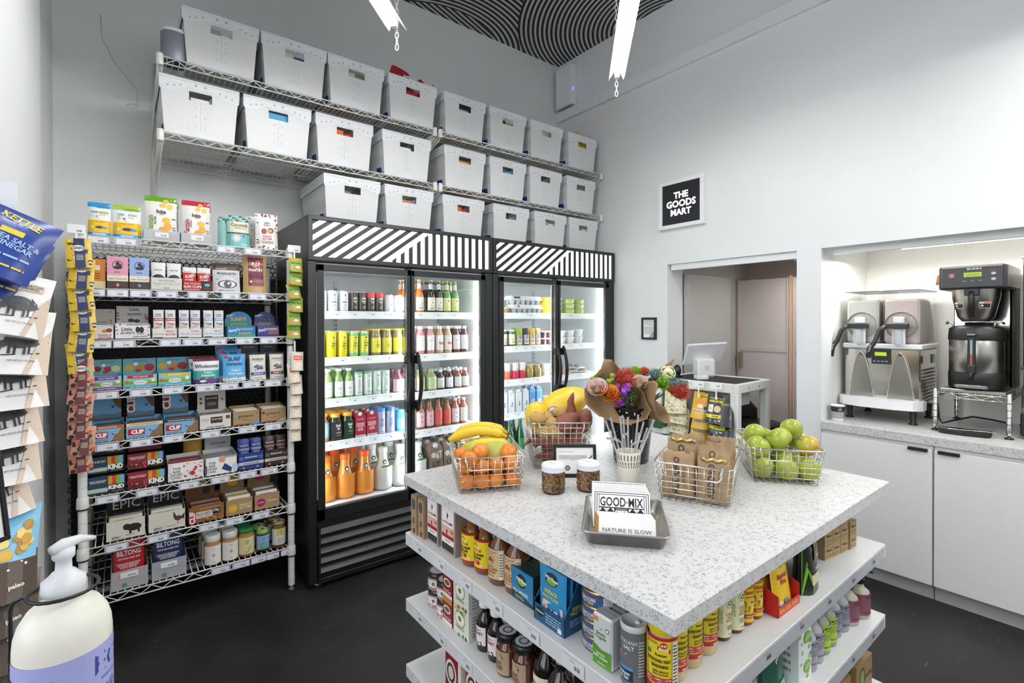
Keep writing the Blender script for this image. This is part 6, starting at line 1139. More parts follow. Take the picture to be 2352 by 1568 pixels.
mb.box(-w/2,w/2,.083,.085,0,.122,B); F=front(mb); pr([('d',-.3,.62,.14,'#1c2f2a',.11),('t','Wild Planet',-.3,.62,.12,'#f2f5f2',.27),('f',-.1,.2,.4,.8,4,'#9fc0d4'),('r',.3,.1,.42,.35,'#dfe8e0')])(F,w,.040)
F=Face(mb,plane((w/2,.045,0),(0,1,0),(0,0,1),(1,0,0))); pr([('t','SKIPJACK\nWILD TUNA',.02,.46,.22,'#e3d94a',.7),('f',-.35,.15,.35,.3,3,'#9fc0d4')])(F,.08,.11); mb.build('tray',t)
for k in range(3):
    o=pouch('tuna_pouch',.092,.128,.014,M('#3590c4',.25),('blue SKIPJACK tuna pouch at the front of its display','second SKIPJACK tuna pouch in its display','rear SKIPJACK tuna pouch in its display')[k],'pouch',(.786+k*.02,.845,.7235),LZ,'skipjack tuna pouches',pr([('d',.0,.82,.24,'#1c2f2a',.16),('d',0,.78,.18,'#7fae3a',.08),('t','Wild Planet',0,.835,.06,'#f4f6f4',.5,-4,.03),('t','SKIPJACK',.0,.58,.085,'#e8df4a',.75,0,.03),('t','WILD TUNA',-.02,.49,.06,'#e8df4a',.65),('p',[(-.42,.08),(.42,.08),(.42,.38),(-.30,.42)],'#d9cfc6'),('s',3,18,.07,-.3,.12,.3,.30,['#d9a9a4','#c98f8a','#e6c4bc'])]),None,None,.0)
    o.rotation_euler=(0,0,LZ)
def tuna(label,x,y,z,top=False):
    t=thing('tuna_can',label,'can',(x,y,z),LZ,'stacked tuna cans'); r=.043; h=.0322
    mb=MB(); mb.lathe([(r*.96,0),(r,.002),(r,h-.002),(r*.97,h)],M('#b9a25a',.25,.8),24); F=cyl(mb,r,.003,step=.006); F.rect(-.075,0,.075,.026,M('#2f5f98',.4)); pr([('r',-.6,.62,.6,.72,'#b8323a'),('t','ALBACORE',-.05,.5,.28,'#e9e3c2',.5,0,.03),('t','WILD TUNA',-.05,.24,.18,'#e9e3c2',.45),('f',-.5,.04,.5,.12,1,'#9ab4d4'),('r',.38,.1,.62,.85,'#dfe3e6'),('f',.40,.15,.6,.8,4)])(F,.09,.026); mb.build('body',t)
    mb=MB(); mb.lathe([(r*.97,h),(r*.94,h+.0008),(r*.9,h-.001),(0,h-.001)],M('#c89a3a' if top else '#b9a25a',.25,.9),24,cap=False); mb.lathe([(r*.6,h-.0008),(0,h-.0006)],M('#22354a',.3),24,cap=False); mb.build('lid',t); return t
for k in range(4): tuna(f'tuna can, {("bottom","second","third","topmost")[k]} of the front stack',.826,.731,.7205+k*.0328,k==3)
for k in range(4): tuna(f'tuna can, {("bottom","second","third","topmost")[k]} of the rear stack',.918,.735,.7205+k*.0328,k==3)
for k,(x,y) in enumerate(((.768,.680),(.812,.680),(.860,.688))):
    mb=MB(); w,d,h=.052,.036,.106; mb.box(-w/2,w/2,0,d,.001,h,M('#e9eae8' if k==0 else '#8d9092',.35,.3),ch=.004); F=front(mb)
    if k==0: pr([('r',-.47,.02,.47,.34,'#5a9a2f'),('p',[(-.47,.34),(.47,.34),(.47,.37),(0,.34),(-.47,.42)],'#5a9a2f'),('t','Simply\nOrganic',-.05,.60,.16,'#5f7f4a',.6),('p',[(-.1,.72),(.04,.78),(-.02,.70)],'#8fb83a'),('d',.28,.76,.1,'#4f9a5a'),('d',.28,.76,.06,'#eef4ee'),('r',-.44,.86,-.2,.94,'#e08a3a'),('t','ground\nblack pepper',-.05,.22,.13,'#f2f6ee',.8),('f',-.2,.06,.2,.1,1,'#dfeed0')])(F,w,h)
    F=Face(mb,plane((0,0,h),(1,0,0),(0,1,0),(0,0,1))); pr([('r',-.42,.12,.42,.9,'#a9abad'),('l',-.3,.3,.3,.5,.03,'#c9cbcc'),('l',-.3,.6,.35,.55,.02,'#7a7d80')])(F,w,d)
    tag(mb.build('spice_tin',None,(x,y,.7205),LZ),('white and green ground black pepper tin','silvery spice tin right behind the pepper tin','spice tin at the back of the pepper row')[k],'tin')
for k,(x,y) in enumerate(((.793,.618),(.852,.622))):
    t=thing('salt_canister',('grey salt canister with a pink mountain print','second grey salt canister behind the first')[k],'canister',(x,y,.7205),LZ); r=.0262; mb=MB(); mb.lathe([(r,0),(r,.112)],M('#6b6d70',.4),22); F=cyl(mb,r,0); pr([('t','HIMALANIA',.05,.80,.09,'#e6e6e6',.7,0,.0),('t','SALT',.1,.70,.07,'#e6e6e6',.4),('p',[(-.4,.40),(-.4,.52),(-.2,.62),(-.1,.55),(.02,.6),(.25,.42)],'#dca89a'),('r',-.45,.10,.25,.36,'#20384a'),('r',-.45,.30,.25,.36,'#5f93c4'),('t','Himalayan\nPink Salt',-.1,.2,.14,'#e9eef2',.5),('f',.42,.2,.62,.85,12,'#cfd0d2')])(F,.06,.108); mb.build('body',t)
    mb=MB(); mb.lathe([(r*1.03,.106),(r*1.04,.108),(r*1.04,.117),(r*.92,.118),(r*.9,.114),(0,.114)],M('#c9cbcc',.35),22,cap=False); mb.sph((.006,.004,.115),.006,M('#dcdddd',.3),5,sc=(1,1,.5)); mb.build('lid',t)
yo=[('r',-.9,.94,.9,1,'#b3232f'),('r',-.9,0,.9,.10,'#b3232f'),('r',-.48,.10,-.44,.94,'#b3232f'),('f',-.42,.86,.0,.92,2,'#4a3c14'),('d',.2,.86,.13,'#c83a34',.12),('d',.15,.86,.04,'#e9c9b0'),('d',.25,.86,.04,'#f0dcc8'),('p',[(-.02,.78),(.42,.72),(.44,.79),(0,.85)],'#a81f2c'),('t','BRAGG',.2,.79,.05,'#f6e9c9',.34,-6,.04),('t','Premium',.1,.68,.055,'#1f1d1a',.4),('t','NUTRITIONAL YEAST',.0,.57,.085,'#1f1d1a',.86,0,.03),('t','SEASONING',.06,.47,.085,'#1f1d1a',.6,0,.03),('t','Adds delicious\nflavor to food',.08,.35,.10,'#1f1d1a',.55),('d',-.34,.70,.09,'#2f8a4a',.08),('r',-.44,.14,.48,.26,'#b8434a'),('f',-.4,.15,.44,.25,2,'#f0dcc0'),('t','HEALTH',.1,.05,.06,'#f6e9c9',.3),('r',.5,.1,.72,.94,'#e6e2d4'),('f',.52,.14,.7,.9,12,'#4a463a')]
def yeast():
    b=btl(.0285,.150,'jar','#cdb277','#e6d41a',.026,.0272,(.14,.80),'#e3cb2a',yo,arc=1.35,rough=.2)
    mb=MB(); F=topf(mb,.1504); F.fine(-.012,-.004,.012,.004,2,M('#9a8c10',.5)); mb.build('lid_print',[c for c in b.children if c.name.startswith('cap')][0]); return b
yb=yeast(); side_btl(yb,'',[(.808,.563,'yellow-capped nutritional yeast shaker at the near corner of the island')],.7205,None,-PI*.40)
if 'group' in yb: del yb['group']
for i,(x,y) in enumerate(((.868,.582),(.926,.584),(.988,.586))): dup(yb,(x,y,.7205),-.25,f'nutritional yeast shaker, {ORD[i]} from the near corner along the right side','yeast shakers on the right side')
hs=btl(.0225,.152,'flask','#4a1c14','#1f1c1a',.014,.012,(.06,.66),'#dcd9ae',[('o',.1,.82,.26,.02,'#2d2b24'),('d',.1,.82,.14,'#3a382e'),('t','LOCAL\nHOT\nSAUCE',.1,.48,.3,'#a85a34',.5),('t','LOCAL-FOOD',-.44,.5,.14,'#7fae3a',.7,90,.02),('f',-.1,.18,.3,.3,3,'#5a5846'),('f',0,.05,.3,.1,1,'#a85a34')],arc=1.35)
side_btl(hs,'',[(1.056,.584,'dark hot sauce bottle with a pale LOCAL HOT SAUCE label, left one'),(1.104,.580,'dark hot sauce bottle with a pale LOCAL HOT SAUCE label, right one')],.7205,'local hot sauce bottles',-.25)
ch=btl(.0205,.152,'flask','#8c2a1a','#b5803a',.020,.011,(.06,.62),'#e3bb2c',[('r',-.9,.9,.9,1,'#b87a1c'),('t','CHOLULA',0,.80,.13,'#8c2a1a',.95,0,.04),('t','HOT SAUCE',0,.68,.07,'#8c2a1a',.7),('d',.05,.45,.2,'#dfd0b4',.2),('d',.05,.54,.07,'#3a2420'),('s',3,8,.07,-.4,.3,-.1,.6,['#5f7a3a','#8c6a2a']),('r',-.5,.12,.5,.22,'#8c2a1a'),('t','ORIGINAL',0,.17,.07,'#f0dfae',.7)],arc=1.35)
side_btl(ch,'',[(1.150,.578,'red sauce bottle with yellow CHOLULA label, left one'),(1.192,.576,'red sauce bottle with yellow CHOLULA label, next to the rice box')],.7205,'CHOLULA sauce bottles',-.25)
t=thing('display_box','red cardboard display holding yellow basmati rice pouches','display box',(1.279,.530,.7205),-.02); mb=MB(); RD=M('#c4231f',.4); w=.112
mb.box(-w/2,w/2,0,.002,0,.022,RD); mb.box(-w/2,w/2,.098,.10,0,.08,RD)
for sg in (-1,1):
    xx=sg*w/2; mb.add([(xx,0,0),(xx,.10,0),(xx,.10,.085),(xx,.0,.05),(xx-sg*.002,0,0),(xx-sg*.002,.10,0),(xx-sg*.002,.10,.085),(xx-sg*.002,.0,.05)],[(0,1,2,3),(7,6,5,4),(3,2,6,7),(0,3,7,4)],RD)
F=front(mb); pr([('t','REAL SOUL FOOD',0,.5,.5,'#f2c63a',.85)])(F,w,.022); mb.build('tray',t)
for k in range(3):
    pouch('rice_pouch',.094,.150,.022,M('#e9bf22',.28),('basmati rice pouch at the front of the red display','second basmati rice pouch in the red display','third basmati rice pouch in the red display')[k],'pouch',(1.284-k*.006,.548+k*.026,.7235),0,'basmati rice pouches',pr([('p',[(-.5,.18),(.5,.32),(.5,.70),(-.5,.62)],'#ece8da'),('p',[(-.36,.74),(-.14,.70),(.42,.92),(.36,1.),(-.3,.86)],'#7c2a22'),('t','TASTY BITE',.0,.86,.07,'#f0e2c9',.6,18,.03),('t','Organic',.0,.66,.08,'#5f7a2a',.5),('t','Basmati\nRice',-.02,.46,.17,'#a3283a',.62,0,.03),('p',[(.38,.2),(.5,.2),(.5,.75),(.44,.6)],'#4a7a34'),('d',-.28,.1,.09,'#e9ece0'),('r',-.1,.05,.08,.15,'#5aa0c9')]),None,None,.02)
pouch('quinoa_bag',.105,.160,.05,M('#2d2c29',.3),'green and dark brown quinoa bag with a clear window','pouch',(1.425,.548,.7215),.15,None,pr([('p',[(-.5,.0),(-.2,.0),(-.3,.3),(-.42,.45),(-.2,.7),(-.3,.95),(-.5,1.)],'#6cc22a'),('r',-.3,.14,.36,.30,'#d9c9a0'),('s',4,26,.018,-.28,.15,.34,.29,['#e9dcc0','#b8a476']),('p',[(-.3,.10),(.4,.10),(.4,.14),(-.3,.14)],'#6cc22a'),('r',-.15,.48,.42,.88,'#6f6654'),('t','Ancient Roots',.12,.72,.07,'#1f1d1b',.55,12),('t','QUINOA',.12,.38,.07,'#e9e6da',.5),('f',0,.54,.3,.6,1,'#d9d0b8')]))
pouch('grain_bag',.11,.150,.05,M('#4a3d38',.3),'brown striped flour bag behind the quinoa bag','pouch',(1.492,.585,.7215),.1,None,pr([('r',-.3,.05,.3,.42,'#e6e0d6')]+[('l',-.4+k*.13,.55,-.28+k*.13,.98,.03,'#d9d2c9') for k in range(6)]+[('t','FLOUR',0,.48,.07,'#2a2420',.5)]))
kb=lambda z_: [('p',[(-.42,.55),(.42,.55),(.3,.12),(-.2,.12)],'#b89a6c'),('o',.05,.7,.34,.02,'#5c4a2f'),('t','Paleo',0,.6,.22,'#4a3a24',.6),('f',-.35,.15,.35,.35,2,'#5c4a2f')]
n=0
for (x,y,cols,a) in ((1.648,.572,3,-.12),(1.692,.566,3,-.12),(1.738,.560,4,-.12),(1.790,.553,3,-.05)):
    for k in range(cols if cols<4 else 3):
        mb=MB(); mb.box(-.022,.022,0,.10,.0005,.042,M('#a98f62',.6,vary=.08)); F=front(mb); pr(kb(0))(F,.044,.042); n+=1
        if x>1.78 and k==2: continue
        tag(mb.build('kraft_box',None,(x,y,.7205+k*.0425),a),f'small kraft box, {("bottom","middle","top")[k]} of the {ORD[[1.648,1.692,1.738,1.790].index(x)]} column from left','box','small kraft boxes')
# ---- second shelf, left side
for k,(x,y) in enumerate(((.822,1.440),(.816,1.372))):
    for j in range(2):
        b=btl(.0335,.0545,'gt','#d6a898','#1f1f21',.014,.0335,(.22,.62),'#e9e6e4',[('f',-.3,.3,.1,.7,3),('d',.3,.5,.09,'#4a4a4c')],arc=.9); b.name='spice_jar'; b['category']='jar'
        mb=MB(); mb.lathe([(.0336,.040),(.0338,.0542),(.031,.0545)],M('#1f1f21',.3),20,cap=False); F=topf(mb,.0546); F.disc(0,0,.027,M('#b9babc',.35)); F.fine(-.014,-.008,.014,.008,4); mb.build('lid_print',[c for c in b.children if c.name.startswith('cap')][0])
        mb=MB(); F=cyl(mb,.0338,.002); pr([('s',7+j,40,.03,-.9,.0,.9,.9,['#e9c9bc','#7a8a4a','#f0dcd0','#b9806c'])])(F,.06,.012); mb.build('contents',b)
        b.location=(x,y,.4965+j*.0555); b.rotation_euler=(0,0,LZ); b['label']=f'pink salt jar with a black lid, {("lower","upper")[j]} of the {("farther","nearer")[k]} stack'; b['group']='pink salt jars'
tc=[('r',-.5,.0,.5,.14,'#e6e2da'),('r',-.5,.8,.5,1,'#c98a3a'),('d',0,.56,.36,'#e9e0cc',.22),('d',0,.56,.26,'#5a6a3a',.14),('t','Throat Coat',0,.26,.1,'#f0e6d8',.8),('f',-.3,.16,.3,.2,1,'#e0b0a0')]
cm=[('s',3,6,.12,-.4,.70,.4,.98,['#f3f1ea','#5f8a3a','#e0b83a']),('d',-.05,.62,.32,'#efede2',.2),('o',-.05,.62,.32,.02,'#6a7a4a',.2) if False else ('o',-.05,.62,.3,.02,'#6a7a4a'),('d',-.05,.63,.1,'#5f8a3a',.09),('t','Chamomile',-.05,.30,.09,'#8a8a5a',.75),('s',9,8,.06,-.4,.02,.4,.1,['#5f8a3a','#3a4a2a','#e9e9e0'])]
for j in range(2):
    lb(f'maroon throat tea box, {("lower","upper")[j]} one',1.350,1.292,.496+j*.083,.082,'#8c2430',tc,d=.11,x=.785,sops=[('f',-.3,.1,.3,.9,6)],name='tea_box')
    lb(f'white and green chamomile tea box, {("lower","upper")[j]} one',1.286,1.200,.496+j*.083,.082,'#dcdfcf',cm,d=.115,x=.785,sops=[('r',-.5,0,.5,1,'#dfe0d8'),('f',-.4,.1,.4,.9,7,'#9a9c90')],name='tea_box')
hb2=btl(.026,.142,'growler','#1f1414','#f0efed',.022,.019,(.14,.50),'#e9e2e0',[('t','ORGANIC',0,.82,.09,'#a8323f',.5),('t','HONEY',0,.62,.18,'#a8323f',.75,0,.04),('s',4,7,.06,-.3,.05,.3,.35,['#8c2a3c','#5a2030','#b8506a'])],arc=.95)
side_btl(hb2,'',[(.815,1.159,'dark honey bear bottle with white cap, farther of the front two'),(.815,1.104,'dark honey bear bottle with white cap, nearer of the front two'),(.885,1.150,'dark honey bear bottle behind the farther one'),(.885,1.090,'dark honey bear bottle behind the nearer one')],.4965,'dark honey bottles')
rh=btl(.031,.108,'gt','#5a2a18','#1c1b1c',.020,.031,(.06,.62),'#b59a7c',[('d',0,.72,.24,'#3a2c24',.2),('d',0,.72,.18,'#c9b294',.15),('t','RAW\nLOCAL\nHONEY',0,.36,.36,'#3a2c24',.6)],arc=1.)
mb=MB(); F=topf(mb,.1085); F.disc(0,0,.024,M('#b9bbbd',.35)); F.disc(0,0,.014,M('#4a4a4c',.4)); F.disc(0,0,.010,M('#b9bbbd',.4)); mb.build('lid_print',[c for c in rh.children if c.name.startswith('cap')][0])
side_btl(rh,'',[(.808,1.045,'raw honey jar with a black lid, farther of the front two'),(.812,.982,'raw honey jar with a black lid, nearer of the front two'),(.880,1.035,'raw honey jar behind the farther one'),(.880,.970,'raw honey jar behind the nearer one'),(.945,1.02,'raw honey jar at the back of its row')],.4965,'raw honey jars')
sy_=btl(.034,.150,'flask','#170f0c','#b5a368',.022,.0135,(.08,.42),'#e3ddc4',[('t','MAPLE',0,.6,.2,'#3a2c24',.6)],arc=.9)
mb=MB(); mb.tube([(.012,0,.122),(.030,0,.118),(.034,0,.104),(.026,0,.092)],.0035,M('#241812',.15),7); mb.build('handle',sy_); mb=MB(); F=topf(mb,.1505); F.disc(0,0,.010,M('#e9e4d4',.4)); F.disc(0,0,.006,M('#7a3020',.4)); mb.build('cap_print',[c for c in sy_.children if c.name.startswith('cap')][0])
side_btl(sy_,'',[(.830,.915,'dark syrup bottle with a gold cap, farther one'),(.812,.845,'dark syrup bottle with a gold cap, nearer one'),(.905,.90,'dark syrup bottle with a gold cap, behind')],.4965,'dark syrup bottles')
tb=tubp(.047,.060,'#e9e9e6','#aebfd0',[('f',-.3,.3,.3,.7,3)],taper=.95); tb.location=(.815,.755,.4965); tb['label']='white tub with a pale blue lid near the corner of the second shelf'
for i,(x,y) in enumerate(((.76+.03,1.275),(.775+.03,1.185))):
    t=thing('flour_bag',f'red and white flour bag on the lower island shelf, {("farther","nearer")[i]} one','bag',(x,y,.2745),LZ); mb=MB(); mb.box(-.038,.038,-.02,.07,0,.19,M('#8c2029',.45),ch=.006); mb.box(.036,.050,-.02,.07,0,.195,M('#e6e0d6',.5),ch=.003); mb.prism([(-.038,.188),(.05,.188),(.048,.205),(-.036,.205)],-.004,.03,M('#dcd6cc',.5)); F=front(mb,-.02); pr([('d',0,.55,.4,'#e6e0d6',.5),('d',0,.55,.3,'#4a3a34',.38),('d',0,.55,.2,'#d9cfc0',.26),('t','KING\nFLOUR',0,.24,.16,'#e9e0d6',.6)])(F,.076,.19); mb.build('body',t)
# ---- second shelf, right side
def rbx(label,x0,x1,y,z,h,col,ops,d=.1,rz=0,name='grocery_box'):
    mb=MB(); w=x1-x0; mb.box(-w/2,w/2,0,d,.0005,h,M(col,.5),ch=.0008); pr(ops)(front(mb),w,h); pr([('f',-.3,.2,.3,.8,5)])(Face(mb,plane((-w/2,d/2,0),(0,-1,0),(0,0,1),(-1,0,0))),d,h); return tag(mb.build(name,None,((x0+x1)/2,y,z),rz),label,'box')
leaf=[('s',3,12,.10,-.45,.05,.45,.95,['#8fb33c','#5f9a6a','#4f9aa8','#a9c95a']),('d',.12,.75,.26,'#8fb33c',.2),('d',.12,.28,.26,'#8fb33c',.2),('t','seventh\ngeneration',.12,.75,.12,'#eef2e2',.4),('t','seventh\ngeneration',.12,.28,.12,'#eef2e2',.4)]
rbx('white box with green leaf prints on the middle island shelf',1.335,1.412,.530,.4965,.160,'#e6eae4',leaf)
pouch('tissue_pack',.10,.150,.06,M('#2a5a4a',.3),'dark green seventh generation paper pack','pouch',(1.275,.575,.4965),.1,None,pr([('t','seventh\ngeneration',0,.74,.16,'#e6ece4',.85,20),('r',-.5,.0,.5,.3,'#3a8a80'),('t','BATH',0,.18,.14,'#dfe9e2',.6,15)]))
pouch('tissue_pack',.10,.130,.07,M('#b5b0a8',.3),'crinkled clear pack beside the green paper pack','pouch',(1.18,.60,.4965),.1,None,pr([('s',3,20,.06,-.4,.1,.4,.9,['#c9c5bd','#8f8a82','#dcd9d2'])]))
def soap(col,body,pump=False):
    b=btl(.0285 if not pump else .034,.128 if not pump else .122,'juice',body,'#1a1a1c',.020,.0165 if not pump else .019,(.10,.64) ,col,[('t',"MEYER'S",.05,.88,.09,'#26262a',.8,0,.03),('t','CLEAN DAY',.05,.78,.05,'#26262a',.7),('f',-.3,.4,.4,.68,5,'#6f6a6e'),('d',.34,.34,.12,'#eceaec'),('t','DISH SOAP',.0,.14,.07,'#26262a',.75)],arc=1.35,rough=.35)
    if pump:
        c=[c for c in b.children if c.name.startswith('cap')][0]; mb=MB(); mb.lathe([(.004,.12),(.004,.138)],BLACK,8); mb.tube([(-.004,-.002,.139),(.014,-.012,.141),(.034,-.026,.136)],.0042,BLACK,7,taper=[1.3,1.1,.7]); mb.build('pump',c)
    return b
side_btl(soap('#a8a2ae','#b0aeb2'),'',[(1.448,.560,'grey-lavender soap bottle beside the leaf box, far left one'),(1.497,.562,'grey-lavender soap bottle, second from the leaf box')],.4965,'lavender spray soap bottles',-.3)
side_btl(soap('#a9c93a','#8f9a86'),'',[(1.551,.564,'lime green dish soap bottle, left one'),(1.605,.566,'lime green dish soap bottle, right one')],.4965,'lime dish soap bottles',-.3)
side_btl(soap('#8f8f9a','#a5a8ac'),'',[(1.660,.572,'blue-grey soap bottle, left one'),(1.710,.568,'blue-grey soap bottle, right one')],.4965,'blue-grey soap bottles',-.3)
side_btl(soap('#8c5060','#b9b79a',True),'',[(1.768,.566,'rose-label hand soap with black pump, left one'),(1.836,.556,'rose-label hand soap with black pump, at the end of the shelf')],.4965,'rose hand soap bottles',-.3)
for i,(x0,y,h) in enumerate(((1.735,.525,.105),(1.60,.540,.085))):
    rbx(('kraft box with a green oval, right end of the lower island shelf','flatter kraft box beside it on the lower island shelf')[i],x0,x0+.125,y,.2745,h,'#9a7a52',[('d',-.15,.5,.2,'#3a5a4a',.3),('d',-.15,.55,.13,'#8f9a4a',.2),('t','IF YOU CARE',.2,.5,.14,'#4a3824',.5)],d=.12,rz=-.03)
# ================================================================ things on the island top
TZ=IZ+.0008
SIL=M('#cfccc5',.22,1.,vary=.05)
def basket(label,cx,cy,ang,h=.108,wb=.190,db=.268,wt=.212,dt=.296):
    t=thing('wire_basket',label,'basket',(cx,cy,TZ+.0015),R(ang),'silver wire baskets'); mb=MB(); rw=.00125
    def ring(f):
        w=(wb+(wt-wb)*f)/2; d=(db+(dt-db)*f)/2; c=.018; z=h*f; pts=[]
        for sx,sy,a0 in ((1,-1,-90),(1,1,0),(-1,1,90),(-1,-1,180)):
            for a in (0,30,60,90): pts.append((sx*(w-c)+c*math.cos(R(a0+a)),sy*(d-c)+c*math.sin(R(a0+a)),z))
        return pts
    nr=int(round(h/.0175))
    for k in range(1,nr): mb.tube(ring(k/nr),rw,SIL,5,closed=True)
    n=10
    for i in range(n):
        f=(i+.5)/n
        xb=-wb/2+wb*f; xt=-wt/2+wt*f
        mb.tube([(xt,-dt/2,h),(xb,-db/2,.0),(xb,db/2,.0),(xt,dt/2,h)],rw,SIL,5)
    n=15
    for i in range(n):
        f=(i+.5)/n; yb=-db/2+db*f; yt=-dt/2+dt*f
        mb.tube([(-wt/2,yt,h),(-wb/2,yb,.0),(wb/2,yb,.0),(wt/2,yt,h)],rw,SIL,5)
    mb.build('basket_wires',t); m2=MB(); m2.tube(ring(1.),.0026,SIL,7,closed=True); m2.build('rim',t)
    for sg in (-1,1):
        hm=MB(); y=sg*(dt/2+.004); w=.078; drop=.034
        hm.tube([(-w,y-sg*.004,h+.004),(-w,y,h-.006),(-w+.002,y+sg*.002,h-drop+.01),(-w+.012,y+sg*.002,h-drop),(w-.012,y+sg*.002,h-drop),(w-.002,y+sg*.002,h-drop+.01),(w,y,h-.006),(w,y-sg*.004,h+.004)],.0024,SIL,7); hm.build('handle',t)
    return t
b1=basket('wire basket of tangerines, pears and bananas on the left of the island top',.931,1.326,-27)
b2=basket('tall wire basket of potatoes and yellow squash behind the framed card',1.280,1.360,-35,h=.160)
b3=basket('wire basket of brown paper sandwich bags on the island top',1.381,.832,-66)
b4=basket('wire basket of green apples at the right of the island top',1.752,.769,-53.6)
def fmat(name,c1,c2,sc=8,rough=.35,speck=None):
    m,N,L,b=newmat(name); tc=N.new('ShaderNodeTexCoord'); n=N.new('ShaderNodeTexNoise'); n.inputs['Scale'].default_value=sc; L.new(tc.outputs['Object'],n.inputs['Vector'])
    r=N.new('ShaderNodeValToRGB'); r.color_ramp.elements[0].position=.35; r.color_ramp.elements[1].position=.7; r.color_ramp.elements[0].color=(*hx(c1),1); r.color_ramp.elements[1].color=(*hx(c2),1); L.new(n.outputs['Fac'],r.inputs[0])
    last=r.outputs[0]
    if speck:
        v=N.new('ShaderNodeTexVoronoi'); v.inputs['Scale'].default_value=speck[1]; lt=N.new('ShaderNodeMath'); lt.operation='LESS_THAN'; lt.inputs[1].default_value=speck[2]; L.new(tc.outputs['Object'],v.inputs['Vector']); L.new(v.outputs['Distance'],lt.inputs[0])
        mx=N.new('ShaderNodeMix'); mx.data_type='RGBA'; L.new(lt.outputs[0],mx.inputs[0]); L.new(last,mx.inputs[6]); mx.inputs[7].default_value=(*hx(speck[0]),1); last=mx.outputs[2]
    L.new(last,b.inputs['Base Color']); b.inputs['Roughness'].default_value=rough
    n2=N.new('ShaderNodeTexNoise'); n2.inputs['Scale'].default_value=220; bp=N.new('ShaderNodeBump'); bp.inputs['Strength'].default_value=.15; bp.inputs['Distance'].default_value=.001; L.new(tc.outputs['Object'],n2.inputs['Vector']); L.new(n2.outputs['Fac'],bp.inputs['Height']); L.new(bp.outputs[0],b.inputs['Normal']); return m
TANG=fmat('tangerine_skin','#d0731f','#e39236',14,.32); PEARM=fmat('pear_skin','#a8a844','#bdb95a',20,.5,('#7a7630',160,.12)); BAN=fmat('banana_skin','#dcb41e','#ead042',10,.45,('#7a5a20',24,.05))
APL=fmat('apple_skin','#96a336','#adb84a',9,.25,('#d9df8a',120,.10)); APL2=fmat('apple_blush','#a8ae3a','#c98a40',14,.25); POT=fmat('potato_skin','#b08c50','#c7a468',16,.7,('#7a5a30',60,.12)); SWP=fmat('sweet_potato_skin','#7c4634','#94594a',14,.65,('#5a3024',50,.10)); SQM=fmat('squash_skin','#e6bc2e','#f0cf4a',5,.35)
def loc2w(b,p):
    a=b.rotation_euler.z; c,s=math.cos(a),math.sin(a); return (b.location.x+p[0]*c-p[1]*s, b.location.y+p[0]*s+p[1]*c, b.location.z+p[2])
def fruit(name,b,p,mesh,label,cat,rot=(0,0,0),group=None,sc=1.):
    o=bpy.data.objects.new(name,mesh); C.objects.link(o); o.location=loc2w(b,p); o.rotation_euler=(rot[0],rot[1],rot[2]+b.rotation_euler.z); o.scale=(sc,sc,sc); return tag(o,label,cat,group)
def mesh_of(mb,n): o=mb.build(n); me=o.data; bpy.data.objects.remove(o); return me
def appleM(m,r=.036,h=.90):
    mb=MB(); pf=[]
    for i in range(17):
        t_=PI*i/16; rr=math.sin(t_)*(1+.08*math.cos(t_)); z=-math.cos(t_)*h; z-= .22*math.exp(-(rr/.30)**2)*(1 if t_>PI/2 else -.6); pf.append((max(rr,.002)*r,z*r))
    mb.lathe(pf,m,20); mb.tube([(0,0,.55*r),(.004,.002,1.02*r)],.0013,M('#5a4526',.7),5); return mb
TM=mesh_of(MB().sph((0,0,0),.0262,TANG,12,sc=(1,1,.88)).sph((0,0,.0225),.003,M('#4f6a2a',.6),4,sc=(1,1,.4)),'tangerine')
q=random.Random(4); n=0
lay=[(z,[(-.068+i*.0455+q.uniform(-.003,.003),y+q.uniform(-.003,.003)) for i in range(4)]) for z,y in ((.027,-.104),(.027,-.052))]
pos=[(x,y,z) for z,l in lay for x,y in l]+[(-.072+i*.047,-.100+q.uniform(-.004,.004),.068+q.uniform(0,.006)) for i in range(4)]+[(-.05+i*.05,-.045,.070) for i in range(3)]+[(-.062,-.108,.098),(-.028,-.086,.112),(.066,-.075,.104),(-.058,.0,.03),(-.01,.0,.03),(.04,.0,.03),(-.082,-.06,.095)]
for i,p in enumerate(pos): fruit('tangerine',b1,p,TM,f'orange tangerine in the fruit basket, {("front bottom layer","second row of the bottom","upper layer by the front wires","upper layer behind","on top of the heap","deep in the heap")[0 if i<4 else 1 if i<8 else 2 if i<12 else 3 if i<15 else 4 if i<18 else 5]}','tangerine',(q.uniform(-.8,.8),q.uniform(-.8,.8),q.uniform(0,6)),'tangerines in the fruit basket')
def pearf(d): return 1+.10*d.x-.12*max(0,d.z)
PM=mesh_of(MB().sph((0,0,0),.046,PEARM,14,sc=(1.05,.95,.85),fn=lambda d:1+.16*max(0,-d.x)*0+.1*math.cos(2*math.atan2(d.y,d.x))),'pear')
fruit('pear',b1,(.028,-.040,.088),PM,'large speckled yellow-green pear beside the tangerines','pear',(.1,.1,.2)); fruit('pear',b1,(-.040,.010,.086),PM,'yellow-green pear under the bananas','pear',(.2,-.1,1.2)); fruit('pear',b1,(.058,.035,.06),PM,'yellow-green pear at the back right of the basket','pear',(.2,-.1,2.2))
